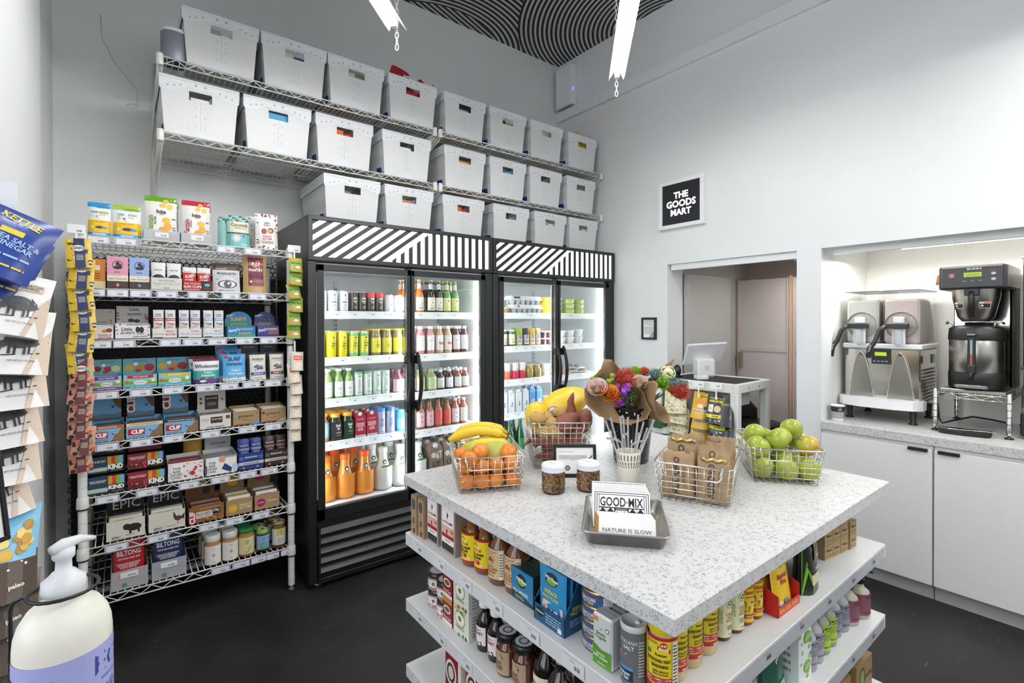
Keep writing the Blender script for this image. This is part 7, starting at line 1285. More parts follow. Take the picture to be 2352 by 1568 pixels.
def banana(b,p0,L_,bend,lift,rz,label):
    mb=MB(); pts=[];tp=[]; N_=14
    for i in range(N_+1):
        f=i/N_; a=(f-.5)*bend; rr=L_/bend; pts.append((rr*math.sin(a),0,-(rr-rr*math.cos(a))+lift)); tp.append((.35 if f<.04 else .62 if f<.10 else 1.) if f<.86 else (.8 if f<.9 else .42 if f<.95 else .36))
    mb.tube(pts,.0175,BAN,6,taper=tp); mb.sph(pts[0],.006,M('#3a2e1a',.7),5); e=pts[-1]; mb.tube([e,(e[0]+.008,0,e[2]-.001)],.0062,M('#6a5424',.7),6)
    o=mb.build('banana'); o.location=loc2w(b,p0); o.rotation_euler=(0,0,b.rotation_euler.z+rz); return tag(o,label,'banana',None)
banana(b1,(-.018,.030,.138),.205,1.05,.012,.10,'long yellow banana lying on top at the front of the bunch'); banana(b1,(-.002,.075,.142),.190,1.1,.012,.0,'yellow banana behind the front one, green at its tip'); banana(b1,(.006,.010,.108),.180,.85,.006,.16,'yellow banana lying lower, under the long one'); banana(b1,(.020,.09,.10),.17,.9,.0,.05,'short banana at the back of the basket')
# potatoes
def pot(m,r,sc,seed):
    qq=random.Random(seed); k=[qq.uniform(-.12,.12) for _ in range(5)]
    return mesh_of(MB().sph((0,0,0),r,m,12,sc=sc,fn=lambda d:1+k[0]*d.x+k[1]*math.sin(3*d.y+1)+k[2]*d.z*d.x+k[3]*math.sin(4*d.x)+k[4]*d.y*d.z),'potato')
PA=pot(POT,.026,(1.35,.95,.85),1); PB=pot(POT,.023,(1.1,1,.9),5)
for i,(p,r_,me,l) in enumerate((((-.070,-.078,.162),(.2,.4,.5),PA,'tan potato lying highest on the left squash'),((-.058,-.122,.125),(.1,.2,.1),PB,'tan potato at the front left wires of the tall basket'),((-.030,-.108,.150),(.3,.1,.9),PB,'tan potato between the squash and the sweet potatoes'),((-.018,-.12,.122),(.1,.6,.2),PA,'tan potato low in the front of the tall basket'),((-.040,-.06,.160),(0,0,1),PB,'tan potato beside the yellow squash'),((.010,-.045,.178),(.4,.3,.2),PB,'tan potato leaning on the large squash'))):
    fruit('potato',b2,p,me,l,'potato',r_)
def sweet(p0,pts,tp,label,r=.025):
    mb=MB(); mb.tube(pts,r,SWP,10,taper=tp); o=mb.build('sweet_potato'); o.location=loc2w(b2,p0); o.rotation_euler=(0,0,b2.rotation_euler.z); return tag(o,label,'sweet potato')
fat=[.15,.6,.95,1.05,1.,.8,.35]
def sp_pts(L_,dx,dz,b_=.0): return [((i/6-.5)*L_*dx, b_*math.sin(PI*i/6), (i/6-.5)*L_*dz) for i in range(7)]
sweet((-.005,-.110,.040),sp_pts(.17,1,.05,.0),fat,'sweet potato low against the front wires of the tall basket',.026)
sweet((-.03,-.112,.088),sp_pts(.15,1,-.1),fat,'sweet potato in the middle of the front wires',.024)
sweet((.050,-.112,.080),sp_pts(.13,.2,.98),fat,'upright sweet potato behind the front wires',.025)
sweet((.020,-.105,.150),sp_pts(.12,.8,.5),[.4,.9,1.15,1.2,1.1,.8,.3],'plump sweet potato on the heap, left of centre',.030)
sweet((.085,-.075,.150),sp_pts(.10,.5,.85),[.4,.9,1.2,1.25,1.1,.8,.3],'plump sweet potato at the right rim of the tall basket',.030)
sweet((.045,-.085,.190),[(-.002,0,-.055),(.0,0,-.03),(.003,0,-.005),(.0,0,.015),(-.003,.002,.035),(.004,.004,.055),(.008,.006,.066)],[.9,1.1,1.,.85,.7,.42,.12],'thin sweet potato standing upright out of the tall basket',.0175)
sweet((-.07,-.02,.07),sp_pts(.16,.1,.3,.05),fat,'sweet potato along the left wires of the tall basket'); sweet((.03,.0,.05),sp_pts(.17,1,.2),fat,'sweet potato deep in the tall basket',.03); sweet((.06,.01,.10),sp_pts(.14,.4,-.7),fat,'sweet potato under the large squash',.03)
sweet((-.105,-.095,.090),[(0,0,0),(-.012,-.01,-.006),(-.028,-.03,-.012)],[1.,.7,.4],'thin sweet potato tip poking through the left wires',.008)
SQ=mesh_of(MB().sph((0,0,0),.062,SQM,16,sc=(1.75,1,1),fn=lambda d:1-.10*max(0,-d.x)**2+.02*math.cos(8*math.atan2(d.y,d.z))).sph((.106,0,0),.008,M('#8a6a2a',.7),6),'squash')
o=fruit('squash',b2,(.030,.045,.188),SQ,'large yellow spaghetti squash with an oval black and white sticker','squash',(0,-.42,.1)); 
mb=MB(); F=Face(mb,lambda u,v,h:Vector((-.048+u,-.0602-h+u*u*4+v*v*5-.003*0,.010+v)),.0012,.01); F.step2=True; F.disc(0,0,.0205,M('#2a2a2a',.4),rv=.0195); F.disc(0,0,.0185,M('#e9e8e4',.4),rv=.0175); F.fine(-.012,-.008,.012,.008,3,M('#3a3a3a',.4)); st=mb.build('sticker',o)
o2=fruit('squash',b2,(-.064,.015,.145),SQ,'smaller yellow squash at the left of the tall basket','squash',(0,.9,1.2),None,.80)
# apples
AM=mesh_of(appleM(APL),'apple'); AM2=mesh_of(appleM(APL2),'apple')
ap=[(-.060,-.095,.036),(.010,-.098,.036),(.075,-.090,.036),(-.055,-.02,.036),(.020,-.02,.036),(.072,-.015,.036),(-.05,.06,.036),(.03,.06,.036),(-.068,-.072,.098),(.028,-.100,.094),(-.005,-.040,.118),(-.062,.030,.100),(.020,.028,.112),(.088,-.030,.100),(.048,-.045,.112),(.060,.050,.138),(-.020,.085,.095),(.085,.085,.095),(-.075,.08,.085),(-.068,.0,.125)]
nm=['bottom front left','bottom front middle','bottom front right with a brown bruise','bottom second row left','bottom second row middle','bottom second row right','bottom back left','bottom back right','large one against the left front rim','upper one behind the front rim','tilted one near the middle','left one with its stem hollow showing','middle back one','one with a red-orange blush at the right rim','small one beside the blushed one','topmost of the heap','far back one','back right one by the rim','back left corner one','upper left one']
for i,(p,l) in enumerate(zip(ap,nm)):
    if i in (9,14): continue
    fruit('apple',b4,p,AM2 if i in (13,) else AM,f'green apple, {l}','apple',(q.uniform(-.9,.9) if i>7 else 0,q.uniform(-.9,.9) if i>7 else 1.3,q.uniform(0,6)),'green apples in the wire basket',1.05 if i in (8,11) else 1.)
# brown bags
def sbag(p,w,h,d,label,txt,a=0,tilt=0,foil=False,seed=1):
    t=thing('paper_bag',label,'paper bag',loc2w(b3,p),b3.rotation_euler.z+a); qq=random.Random(seed); mb=MB(); jag=[qq.uniform(-.004,.006) for _ in range(12)]
    def f(u,v,s_):
        b_=math.sin(PI*min(1,v*.9+.1))**.5; top=h*(1+ (jag[int(u*11)%12]/h if v>.95 else 0)); wv=.002*math.sin(u*17+v*9+seed)+.002*math.sin(v*23+seed*2)
        return Vector(((u-.5)*w*(1-.05*v), s_*(d/2)*(b_*(1-abs(2*u-1)**6)*(1-.55*v))+wv+tilt*v*h, v*top))
    mb.grid(lambda a_,b_:f(a_,b_,-1),12,12,KRAFT); mb.grid(lambda a_,b_:f(1-a_,b_,1),12,12,KRAFT)
    F=Face(mb,lambda u,v,hh:f(min(1,max(0,u/w+.5)),min(1,max(0,v/h)),-1)+Vector((0,-hh-.0009,0)),.0004,.01)
    F.text(txt,-w*.05,h*.5,w*.20,M('#3a3230',.7),w=h*.80,rot=R(90),bold=.02); 
    if txt=='ALIDORO': F.text('THE ROMANO' if seed%2 else 'FANTASIA',w*.20,h*.55,w*.10,M('#4a403a',.7),w=h*.38,rot=R(90))
    mb.build('bag',t)
    if foil:
        fm=MB(); pts=[((u/8-.5)*w*.75,-.004+tilt*h+.003*math.sin(u*3),h*.985+.004*math.sin(u*2.1)) for u in range(9)]; fm.tube(pts,.006,M('#b9a86a',.3,.8,vary=.3,scale=200),6); fm.build('foil_wrap',t)
for p,w,h,l,a,tl,fo_,sd in (((-.046,-.098,.002),.092,.128,'front left sandwich bag lettered ALIDORO',.03,.06,False,1),((.050,-.098,.002),.090,.118,'front right sandwich bag lettered ALIDORO',-.03,.05,True,2),((.046,-.045,.002),.092,.145,'second right sandwich bag in the basket',.0,.06,False,3),((-.042,-.035,.002),.095,.152,'sandwich bag with gold foil showing, left of centre',.04,.05,True,5),((-.035,.015,.002),.10,.158,'sandwich bag behind the foil one',.0,.05,False,4),((.05,.020,.002),.09,.140,'crumpled sandwich bag at the back right',.1,.05,False,6),((.055,.075,.002),.085,.150,'rearmost sandwich bag by the right corner',.0,.02,False,7)): sbag(p,w,h,.045,l,'ALIDORO',a,tl,fo_,sd)
# sheet tray with chocolate bars
t=thing('sheet_tray','small brushed metal tray with bar cards standing in it','tray',(.9835,.7975,TZ),R(-49.3)); mb=MB(); ALU=M('#a9a8a4',.38,1.,vary=.25,scale=18)
def rr(w,d,z,c=.018): 
    pts=[]
    for sx,sy,a0 in ((1,-1,-90),(1,1,0),(-1,1,90),(-1,-1,180)):
        for a in (0,22,45,68,90): pts.append((sx*(w/2-c)+c*math.cos(R(a0+a)),sy*(d/2-c)+c*math.sin(R(a0+a)),z))
    return pts
ringz=[(.170,.216,.0),(.174,.220,.001),(.190,.237,.030),(.200,.247,.032),(.200,.247,.029),(.190,.237,.027),(.176,.221,.003)]
vs=[];fs=[]
inner=[(.168,.214,.0022),(.172,.218,.003),(.188,.235,.031),(.190,.237,.0325),(.199,.246,.0325),(.200,.247,.0305),(.198,.245,.029),(.191,.238,.028),(.175,.221,.001),(.168,.214,.0)]
for w_,d_,z_ in inner: vs+=rr(w_,d_,z_)
n=20
for i in range(len(inner)-1):
    for k in range(n): fs.append((i*n+k,i*n+(k+1)%n,(i+1)*n+(k+1)%n,(i+1)*n+k))
mb.add(vs,fs,ALU,True); mb.add(rr(.168,.214,.0022),[tuple(range(n))],ALU); mb.add(rr(.168,.214,.0),[tuple(range(n))[::-1]],ALU); mb.build('pan',t); TR=t
def card(y,w,h,th,label,draw,col='#f1f0ee',ang=34,x=0,edge=None,grp=None,z0=.004):
    mb=MB(); mb.box(-w/2,w/2,0,th,0,h,M(col,.45),ch=.0008)
    if edge: mb.box(-w/2-.004,-w/2+.0,-.0002,th,.0,h*.98,M(edge,.3,.6)); mb.box(w/2,w/2+.002,0,th,.0,h*.98,M(edge,.3,.6))
    if draw: draw(front(mb),w,h)
    a=TR.rotation_euler.z; p=Vector((x,y,z0)); c,s=math.cos(a),math.sin(a)
    o=mb.build('chocolate_bar'); o.location=(TR.location.x+p.x*c-p.y*s,TR.location.y+p.x*s+p.y*c,TR.location.z+p.z); o.rotation_euler=(-R(ang),0,a); return tag(o,label,'chocolate bar',grp)
def goodmix(F,w,h):
    K=M('#1f1e20',.5); 
    for k,m_ in enumerate((.04,.10)): a=w*m_*.6; F.rect(-w/2+a,a,w/2-a,h-a,K); F.rect(-w/2+a+.0018,a+.0018,w/2-a-.0018,h-a-.0018,PAPER)
    F.rect(-.056,h*.22,.056,h*.90,K); F.rect(-.0545,h*.24,.0545,h*.885,PAPER)
    F.text('GOOD·MIX',0,h*.70,h*.26,K,w=.106,bold=.02); F.rect(-.056,h*.535,.056,h*.555,K); F.rect(-.056,h*.24,.056,h*.535,K)
    for u in (-.046,-.027,.027,.046): F.poly([(u-.009,h*.52),(u-.0015,h*.52),(u-.009,h*.42)],PAPER); F.poly([(u+.009,h*.52),(u+.0015,h*.52),(u+.009,h*.42)],PAPER); F.rect(u-.006,h*.30,u+.006,h*.42,PAPER); F.rect(u-.0004,h*.30,u+.0004,h*.42,K); F.rect(u-.006,h*.36,u+.006,h*.364,K)
    F.text('CHOCOLATE',0,h*.50,h*.04,PAPER,w=.026); F.rect(-.015,h*.26,.015,h*.465,PAPER); F.text('BAR',0,h*.36,h*.15,K,w=.026)
def gline(F,w,h): F.rect(-w/2+.003,h-.004,w/2-.003,h-.0028,M('#1f1e20',.5))
for k in range(8): card(-.020+k*.0095,.140,.088 if k<7 else .09,.0045,f'white patterned GOOD-MIX chocolate bar, {("front one, its face showing","second","third","fourth","fifth","sixth","seventh","rearmost")[k]} in the tray row',goodmix if k==0 else gline,ang=30,x=-.006-.0008*k,grp='GOOD-MIX chocolate bars')
def nis(F,w,h): F.text('NATURE IS SLOW',.0,h*.38,.0085,M('#3c3c40',.5),w=w*.86)
for k in range(4): card(-.080+k*.0105,.132,.047,.005,f'white NATURE IS SLOW chocolate bar with gold foil edge, {("frontmost","second","third","fourth")[k]} in the tray row',nis if k==0 else None,ang=26,x=.005-.002*k,edge='#c99a54',grp='NATURE IS SLOW chocolate bars')
# granola jars
GRA=fmat('granola','#5a3a1c','#b08a58',110,.7,('#d9b98a',90,.25))
def gjar():
    t=thing('granola_jar','jar','jar'); r=.035
    mb=MB(); mb.lathe([(r*.90,0),(r*.98,.003),(r,.010),(r,.058),(r*.95,.064),(r*.90,.066)],CLEAR,26,cap=False); mb.lathe([(r*.9,.0),(0,.001)],CLEAR,26,cap=False); mb.build('glass',t)
    mb=MB(); mb.lathe([(r*.85,.003),(r*.94,.006),(r*.96,.012),(r*.96,.056),(r*.5,.060),(0,.059)],GRA,26,cap=True)
    qq=random.Random(2)
    for i in range(150):
        a=qq.uniform(0,2*PI); z=qq.uniform(.006,.056); rr_=r*.955; mb.sph((rr_*math.cos(a),rr_*math.sin(a),z),qq.uniform(.0018,.0036),M(qq.choice(['#a87c48','#7a5228','#c9a06a','#5f3c1e','#8f6434']),.7),4,sc=(qq.uniform(.5,1.3),qq.uniform(.5,1.3),qq.uniform(.4,1)))
    mb.build('granola',t)
    mb=MB(); mb.lathe([(r*1.00,.064),(r*1.03,.065),(r*1.03,.070),(r*1.005,.072),(r*1.03,.0735),(r*1.03,.081),(r*.97,.0845),(0,.085)],M('#dfe1e8',.35,vary=.01),30,cap=False); F=topf(mb,.0852); F.disc(0,0,r*.86,M('#f4f3f0',.45),n=28)
    F.fine(-.018,.006,-.002,.014,2,M('#5a5a60',.5),seed=3); F.text('granola',.004,.001,.006,M('#4a4a52',.5),w=.024); F.fine(-.012,-.012,.008,-.006,1,M('#5a5a60',.5)); mb.build('lid',t); return t
g=gjar(); g.location=(1.024,1.098,TZ); g.rotation_euler=(0,0,R(-35)); g['label']='glass granola jar with a white lid, the left one'; g['group']='granola jars'
dup(g,(1.120,1.045,TZ),R(-30),'glass granola jar with a white lid, the right one','granola jars')
# framed card
t=thing('framed_card','black framed card about imperfect fruit in front of the potato basket','picture',(1.171,1.151,TZ),R(-38)); T=Matrix.Rotation(R(-8),4,'X'); mb=MB(); w,h,fr_=.0715,.106,.010
for a in ((-w,w,h-fr_,h),(-w,w,0,fr_+.002),(-w,-w+fr_,fr_,h-fr_),(w-fr_,w,fr_,h-fr_)): mb.box(a[0],a[1],0,.012,a[2],a[3],BLACK,T=T,ch=.001)
mb.build('frame',t); mb=MB(); mb.box(-w+fr_,w-fr_,.004,.010,fr_,h-fr_,PAPER,T=T); F=Face(mb,lambda u,v,hh:T@Vector((u,.0038-hh,v)))
F.text('COSMETICALLY CHALLENGED FRUIT',-.028,.083,.0022,INK,w=.052); F.text('WE ARE IMPERFECT AESTHETICALLY. WE WERE ON THE BUSH FOR\nTHIS. HOW DID NATURALLY THESE TASTY FRUITS & VEGETABLES\nSHOULD HAVE COME TO MARKET. THEY MAY NOT BE THE PRETTIEST\nBUT WHAT THEY LACK IN APPEARANCE, THEY MAKE UP WITH\nTASTE.',-.006,.063,.017,M('#4a4a4c',.5),w=.098)
F.disc(-.024,.030,.0085,M('#2f4a3a',.5)); F.disc(-.024,.032,.006,M('#8fb0c4',.5),rv=.003); F.disc(-.024,.0265,.005,M('#c9a83a',.5),rv=.0025); F.ring(-.046,.031,.007,.0006,M('#9a9a9c',.5))
for k in range(3): F.line(.026+k*.010,.042-.002*k-.005,.058,.075-k*.012-.005,.0032,M('#22242c',.5))
mb.build('card',t); mb=MB(); mb.box(-.02,.02,.013,.015,.01,.08,BLACK,T=T); mb.box(-.012,.012,.014,.055,.0,.004,BLACK); mb.build('stand',t)
# straw cup
t=thing('straw_cup','cream ceramic cup with black slots holding glass straws','cup',(1.248,.994,TZ),R(-38)); mb=MB(); CR=M('#dbd6c6',.4,vary=.02)
mb.lathe([(.030,0),(.0315,.002),(.0345,.05),(.038,.106),(.037,.108),(.0355,.106),(.031,.01),(0,.008)],CR,32,cap=False)
for z0,h_,n_,w_ in ((.084,.017,22,.0026),(.070,.010,26,.0024),(.063,.005,30,.0022)):
    for k in range(n_):
        a=2*PI*k/n_; r_=.0345+(z0-.05)*.0625+.0009
        def fn(u,v,h__,a=a): rr_=.0345+(v-.05)*.0625+.0004; aa=a+u/rr_; return Vector((rr_*math.sin(aa),-rr_*math.cos(aa),v))
        mb.add([fn(-w_/2,z0,0),fn(w_/2,z0,0),fn(w_/2,z0+h_,0),fn(-w_/2,z0+h_,0)],[(0,1,2,3)],M('#1f1f1f',.5))
mb.build('body',t); CUP=t
STRAW=thin_glass('straw_glass',(.97,.98,.98),rough=.12,dens=.20)
for i,(x,y,dx,dy,L_,bend) in enumerate(((-.018,.004,-.34,.05,.20,0),(-.010,.012,-.24,.2,.20,0),(-.016,-.008,-.42,-.1,.155,0),(-.006,.0,-.10,.0,.205,0),(.0,.01,-.05,.1,.20,0),(.003,.006,-.02,0,.20,0),(.010,.0,.10,.0,.21,0),(.012,.008,.30,.1,.19,0),(.016,.002,.42,.0,.205,0),(.014,-.006,.36,-.1,.205,0),(.010,-.012,.10,-.1,.16,0),(-.012,-.012,-.18,-.1,.13,-1),(.002,-.010,.02,-.1,.12,1),(.018,.006,.38,.1,.175,0))):
    d=Vector((dx,dy,1)).normalized(); p=Vector((x,y,.012)); mb=MB()
    p.x-=d.x*.04*(1 if abs(dx)>.15 else 0); e=p+d*L_
    pts=[p,p+d*L_*.5,e]
    if bend: pts+= [e+Vector((bend*.012,0,.008)),e+Vector((bend*.045,0,.014))]
    mb.tube(pts,.0032,STRAW,8); o=mb.build('glass_straw'); o.location=CUP.location; o.rotation_euler=(0,0,CUP.rotation_euler.z); o.location.z+=.0
    tag(o,('straight','bent','straight','straight','tall straight')[i%5 if not bend else 1]+' glass straw standing in the slotted cream cup','straw','glass straws in the cup')
# vase
def vasem():
    m,N,L,b=newmat('speckled_enamel'); tc=N.new('ShaderNodeTexCoord'); mp=N.new('ShaderNodeMapping'); mp.inputs['Scale'].default_value=(1,1,.55); n=N.new('ShaderNodeTexNoise'); n.inputs['Scale'].default_value=75; n.inputs['Detail'].default_value=2
    L.new(tc.outputs['Object'],mp.inputs[0]); L.new(mp.outputs[0],n.inputs['Vector']); r=N.new('ShaderNodeValToRGB'); r.color_ramp.elements[0].position=.63; r.color_ramp.elements[0].color=(.008,.008,.009,1); r.color_ramp.elements[1].position=.66; r.color_ramp.elements[1].color=(.8,.8,.8,1)
    L.new(n.outputs['Fac'],r.inputs[0]); L.new(r.outputs[0],b.inputs['Base Color']); b.inputs['Roughness'].default_value=.15; return m
VX,VY=1.478,1.165
mb=MB(); mb.lathe([(0,.002),(.055,0),(.062,.004),(.070,.08),(.0755,.165),(.077,.20),(.078,.203),(.0745,.203),(.072,.16),(.06,.01),(0,.008)],vasem(),36,cap=False); tag(mb.build('vase',None,(VX,VY,TZ)),'black enamel vase with white speckles holding two bouquets','vase')
# bouquets
r3=Vector((.785,-.619,0)); f3=Vector((.619,.785,0)); u3=Vector((0,0,1))
KP=fmat('kraft_wrap','#8f7250','#a68862',6,.8)
def bq(label,base,cen,flow,paper):
    t=thing('bouquet',label,'bouquet',base); B=Vector(base)
    for nm_,pf in paper:
        mb=MB(); mb.grid(pf,18,10,KP); o=mb.build(nm_,t); s_=o.modifiers.new('s','SOLIDIFY'); s_.thickness=.0008
    for kind,dr,dz,df,sz in flow:
        p=Vector(cen)+r3*(dr-.012)+u3*(dz-.013)+f3*df-B; qq=random.Random(int((dr+dz)*9999)); mb=MB(); ax=(p-Vector((0,0,-.05))).normalized(); ax=(ax*.4-f3*.8+u3*.55).normalized()
        if kind in ('rose','orange_rose'):
            cc=['#e8cfc6','#e3c4ba','#edd9d0'] if kind=='rose' else ['#e8982c','#dd7f22','#f0ad3c']; Q=ax.to_track_quat('Z','Y').to_matrix().to_4x4(); T=Matrix.Translation(p)@Q
            for ly,(ra,hh,nn) in enumerate(((.18,.62,3),(.38,.66,4),(.62,.66,5),(.86,.58,6),(1.05,.40,6))):
                for k in range(nn):
                    a0=2*PI*k/nn+ly*.7; m_=M(cc[(k+ly)%3],.55)
                    def pet(a,b,ra=ra,hh=hh,a0=a0,nn=nn):
                        an=a0+(a-.5)*2*PI/nn*1.5; rad=sz*(ra*(.55+.5*b)+.10*b*b*(1 if ly>2 else 0)); z=sz*(-.55+(hh+.5)*b-.12*(2*a-1)**2*b); return Vector((rad*math.cos(an),rad*math.sin(an),z))
                    mb.grid(pet,5,4,m_,T=T)
            mb.sph(p-ax*sz*.5,sz*.5,M('#6a8a3a',.6),6)
        elif kind in ('protea','thistle','trick','carnation'):
            col,n_,ln,rd,core={'protea':(['#c8402a','#d95a2f','#a82f2a','#c9503a'],230,1.,.0009,'#8c2a20'),'thistle':(['#6f8a8f','#5a757f','#8fa3a0','#7f9a7a'],90,1.15,.0010,'#5a6f78'),'trick':(['#86b81f','#9ccc2c','#6fa01c'],260,.98,.0011,'#5f8f1a'),'carnation':(['#c9582a','#b8431f','#d9713a'],170,.9,.0018,'#8f3218')}[kind]
            mb.sph(p,sz*.62,M(core,.7),8)
            for k in range(n_):
                z_=qq.uniform(-.35,1); a=qq.uniform(0,2*PI); s_=math.sqrt(max(0,1-z_*z_)); Q=ax.to_track_quat('Z','Y'); d=Q@Vector((s_*math.cos(a),s_*math.sin(a),z_))
                l_=sz*ln*qq.uniform(.85,1.08); mid=p+d*l_*.75+Vector((qq.uniform(-1,1),qq.uniform(-1,1),qq.uniform(-1,1)))*sz*.06; mb.tube([p+d*sz*.5,mid,p+d*l_+ (Q@Vector((0,0,1)))*sz*.10],rd,M(qq.choice(col),.5),3)
        elif kind=='phlox':
            for k in range(16):
                o_=p+Vector((qq.uniform(-1,1),qq.uniform(-1,1),qq.uniform(-.8,1)))*sz; T=Matrix.Translation(o_)@(ax+Vector((qq.uniform(-.4,.4),qq.uniform(-.4,.4),.2))).to_track_quat('Z','Y').to_matrix().to_4x4(); m_=M(qq.choice(['#8a2fb0','#a24fd0','#6f1f8f','#9a3fc0']),.5)
                for j in range(5):
                    a=2*PI*j/5; mb.sph((.0052*math.cos(a),.0052*math.sin(a),0),.0045,m_,4,T=T,sc=(1,1,.3))
        elif kind=='berries':
            for k in range(6): mb.sph(p+Vector((qq.uniform(-1,1),qq.uniform(-1,1),qq.uniform(-.7,1)))*sz,.0068,M('#8aa832',.35),7,sc=(1,1,1.15))
        elif kind=='hydrangea':
            for k in range(34):
                d=Vector((qq.gauss(0,1),qq.gauss(0,1),qq.gauss(0,1))).normalized(); T=Matrix.Translation(p+d*sz)@d.to_track_quat('Z','Y').to_matrix().to_4x4()
                for j in range(4): a=PI/2*j; mb.sph((.0055*math.cos(a),.0055*math.sin(a),0),.0055,M(qq.choice(['#dfe3ae','#e9ecc4','#cfd99a']),.6),4,T=T,sc=(1,1,.35))
        elif kind=='leaf':
            for k in range(46):
                d=Vector((qq.uniform(-1,1),qq.uniform(-1,1),qq.uniform(-1,.8))).normalized(); e=p+d*sz*qq.uniform(.5,1.2); mb.tube([p+d*sz*.2,(p+e)/2+Vector((0,0,.003)),e],.0016,M(qq.choice(['#3a5a2a','#2f4a24','#4a6a34']),.6),3,taper=[.5,1.3,.1])
        elif kind=='dark':
            for k in range(8): mb.sph(p+Vector((qq.uniform(-1,1),qq.uniform(-1,1),qq.uniform(-1,1)))*sz*.6,sz*.5,M('#5a1226',.6),6,sc=(1,.4,1))
        mb.build({'rose':'pink_rose','orange_rose':'orange_rose','protea':'pincushion_flower','thistle':'thistle','trick':'green_carnation','carnation':'orange_celosia','phlox':'purple_phlox','berries':'green_berries','hydrangea':'hydrangea','leaf':'foliage','dark':'dark_red_flower'}[kind],t)
    st=MB(); 
    for k in range(9): a=2*PI*k/9; st.tube([(.012*math.cos(a),.012*math.sin(a),-.14),(.014*math.cos(a+1),.014*math.sin(a+1),.0),tuple((Vector(cen)-B)*.6+Vector((.03*math.cos(a),.03*math.sin(a),0)))],.0022,M('#4f6a34',.6),5)
    st.build('stems',t); return t
def wrap(B,cen,rim,r0=.028,seed=1,a_from=0.,a_to=1.):
    B=Vector(B); Cn=Vector(cen)-B; ax=Cn.normalized(); s1=ax.cross(f3).normalized(); s1=s1 if s1.dot(r3)>0 else -s1; s2=ax.cross(s1).normalized(); s2=s2 if s2.dot(f3)>0 else -s2
    def fn(a,b):
        th=2*PI*(a_from+(a_to-a_from)*a); L_,rad=rim(th); rr_=r0+(rad-r0)*b**.9; w_=.006*math.sin(th*5+seed)*b+.003*math.sin(th*11+b*6)
        return ax*(L_*b)+(s1*math.cos(th)+s2*math.sin(th))*(rr_+w_)+u3*0
    return fn
B1=(VX-.012,VY-.012,1.105); C1=(1.345,1.085,1.165)
def rim1(th):   # th 0 right, 90 back, 180 left, 270 front (towards the viewer)
    d=math.degrees(th)%360; pk=lambda c,w_: math.exp(-(((d-c+180)%360-180)/w_)**2)
    return .100+.150*pk(100,42)+.085*pk(172,36)-.040*pk(275,50)-.01*pk(0,40), .060+.085*pk(180,38)+.015*pk(100,40)+.040*pk(262,50)-.012*pk(20,30)
B2=(VX+.024,VY-.018,1.105); C2=(1.565,1.065,1.170)
def rim2(th):
    d=math.degrees(th)%360; pk=lambda c,w_: math.exp(-(((d-c+180)%360-180)/w_)**2)
    return .088+.135*pk(118,28)-.035*pk(60,40)-.045*pk(310,45)+.055*pk(232,20)-.01*pk(0,40), .062+.038*pk(340,44)+.030*pk(262,50)
bq('kraft-wrapped bouquet with pink and orange roses and purple phlox, leaning left',B1,(1.352,1.100,1.205),
   [('rose',-.078,.010,-.010,.030),('orange_rose',-.040,-.008,-.022,.028),('dark',-.050,.022,0,.016),('carnation',-.018,-.022,-.022,.024),('phlox',.006,.004,-.022,.020),('protea',.022,.036,.004,.040),('leaf',.018,-.020,-.022,.036),('phlox',-.002,-.034,-.02,.014),('berries',-.085,.044,.012,.012),('berries',-.032,.040,-.01,.014),('leaf',-.07,.035,.01,.022),('leaf',.035,.0,-.01,.030)],
   [('kraft_wrap',wrap(B1,(1.352,1.100,1.205),rim1))])
bq('kraft-wrapped bouquet with green carnations, thistles and pale hydrangea, leaning right',B2,(1.546,1.060,1.205),
   [('rose',-.088,.014,.0,.028),('trick',-.096,.050,.03,.022),('thistle',-.116,.046,.035,.020),('carnation',-.062,.050,.03,.022),('thistle',-.030,.044,.01,.022),('hydrangea',.022,.046,.02,.026),('trick',-.002,.010,.0,.028),('thistle',.030,.012,-.005,.022),('thistle',.070,.010,.0,.018),('protea',.056,-.020,-.01,.036),('carnation',.034,-.012,-.008,.024),('leaf',-.01,.02,.02,.04),('leaf',.04,.02,.02,.03)],
   [('kraft_wrap',wrap(B2,(1.546,1.060,1.200),rim2,seed=4))])
# ================================================================ drinks niche
CT=CZ+.0005
def bld(T,mb,n,p): 
    if T: mb.v=[T@v for v in mb.v]
    return mb.build(n,p)
# slush machine, front facing -x
t=thing('slush_machine','two-tank frozen drink machine of polished steel with pale pink and white slush','drink machine',(3.47,.952,CT),LZ)
PST=M('#cfcbc3',.12,1.,vary=.08,scale=5); SST=M('#a8a59e',.3,1.,vary=.12,scale=8); WPL=M('#eff0f0',.3,vary=.01)
mb=MB(); mb.box(-.185,.185,.06,.42,.10,.425,PST,ch=.006); mb.build('body',t)
mb=MB()
for cx in (-.097,.095):
    pts=[(cx+.062*s_,.13+.0*s_) for s_ in (-1,1)]; n_=14; vs=[]
    for i in range(n_+1):
        f=-1+2*i/n_; vs.append((cx+.064*f,.062-.0015,.135+.27*(1-f*f)))
    vs2=[(x,.058-.012*(1-abs((x-cx)/.064)),z) for x,y,z in vs]
    mb.add(vs2,[tuple(range(n_+1))],SST)
    mb.tube([(x,y-.002,z) for x,y,z in vs2],.0022,M('#f3f1ea',.15,.9),6)
mb.build('splash_arch',t)
mb=MB(); mb.box(-.195,.195,.05,.44,.425,.455,WPL,ch=.006); mb.build('tank_shelf',t)
mb=MB(); pts=[(-.205,.10),(-.205,.03),(-.17,-.02),(-.08,-.045),(.08,-.045),(.17,-.02),(.205,.03),(.205,.10)]
n_=len(pts); mb.add([(x,y,.085) for x,y in pts]+[(x,y,.135) for x,y in pts],[tuple(range(n_))[::-1],tuple(range(n_,2*n_))]+[(i,(i+1)%n_,(i+1)%n_+n_,i+n_) for i in range(n_)],WPL)
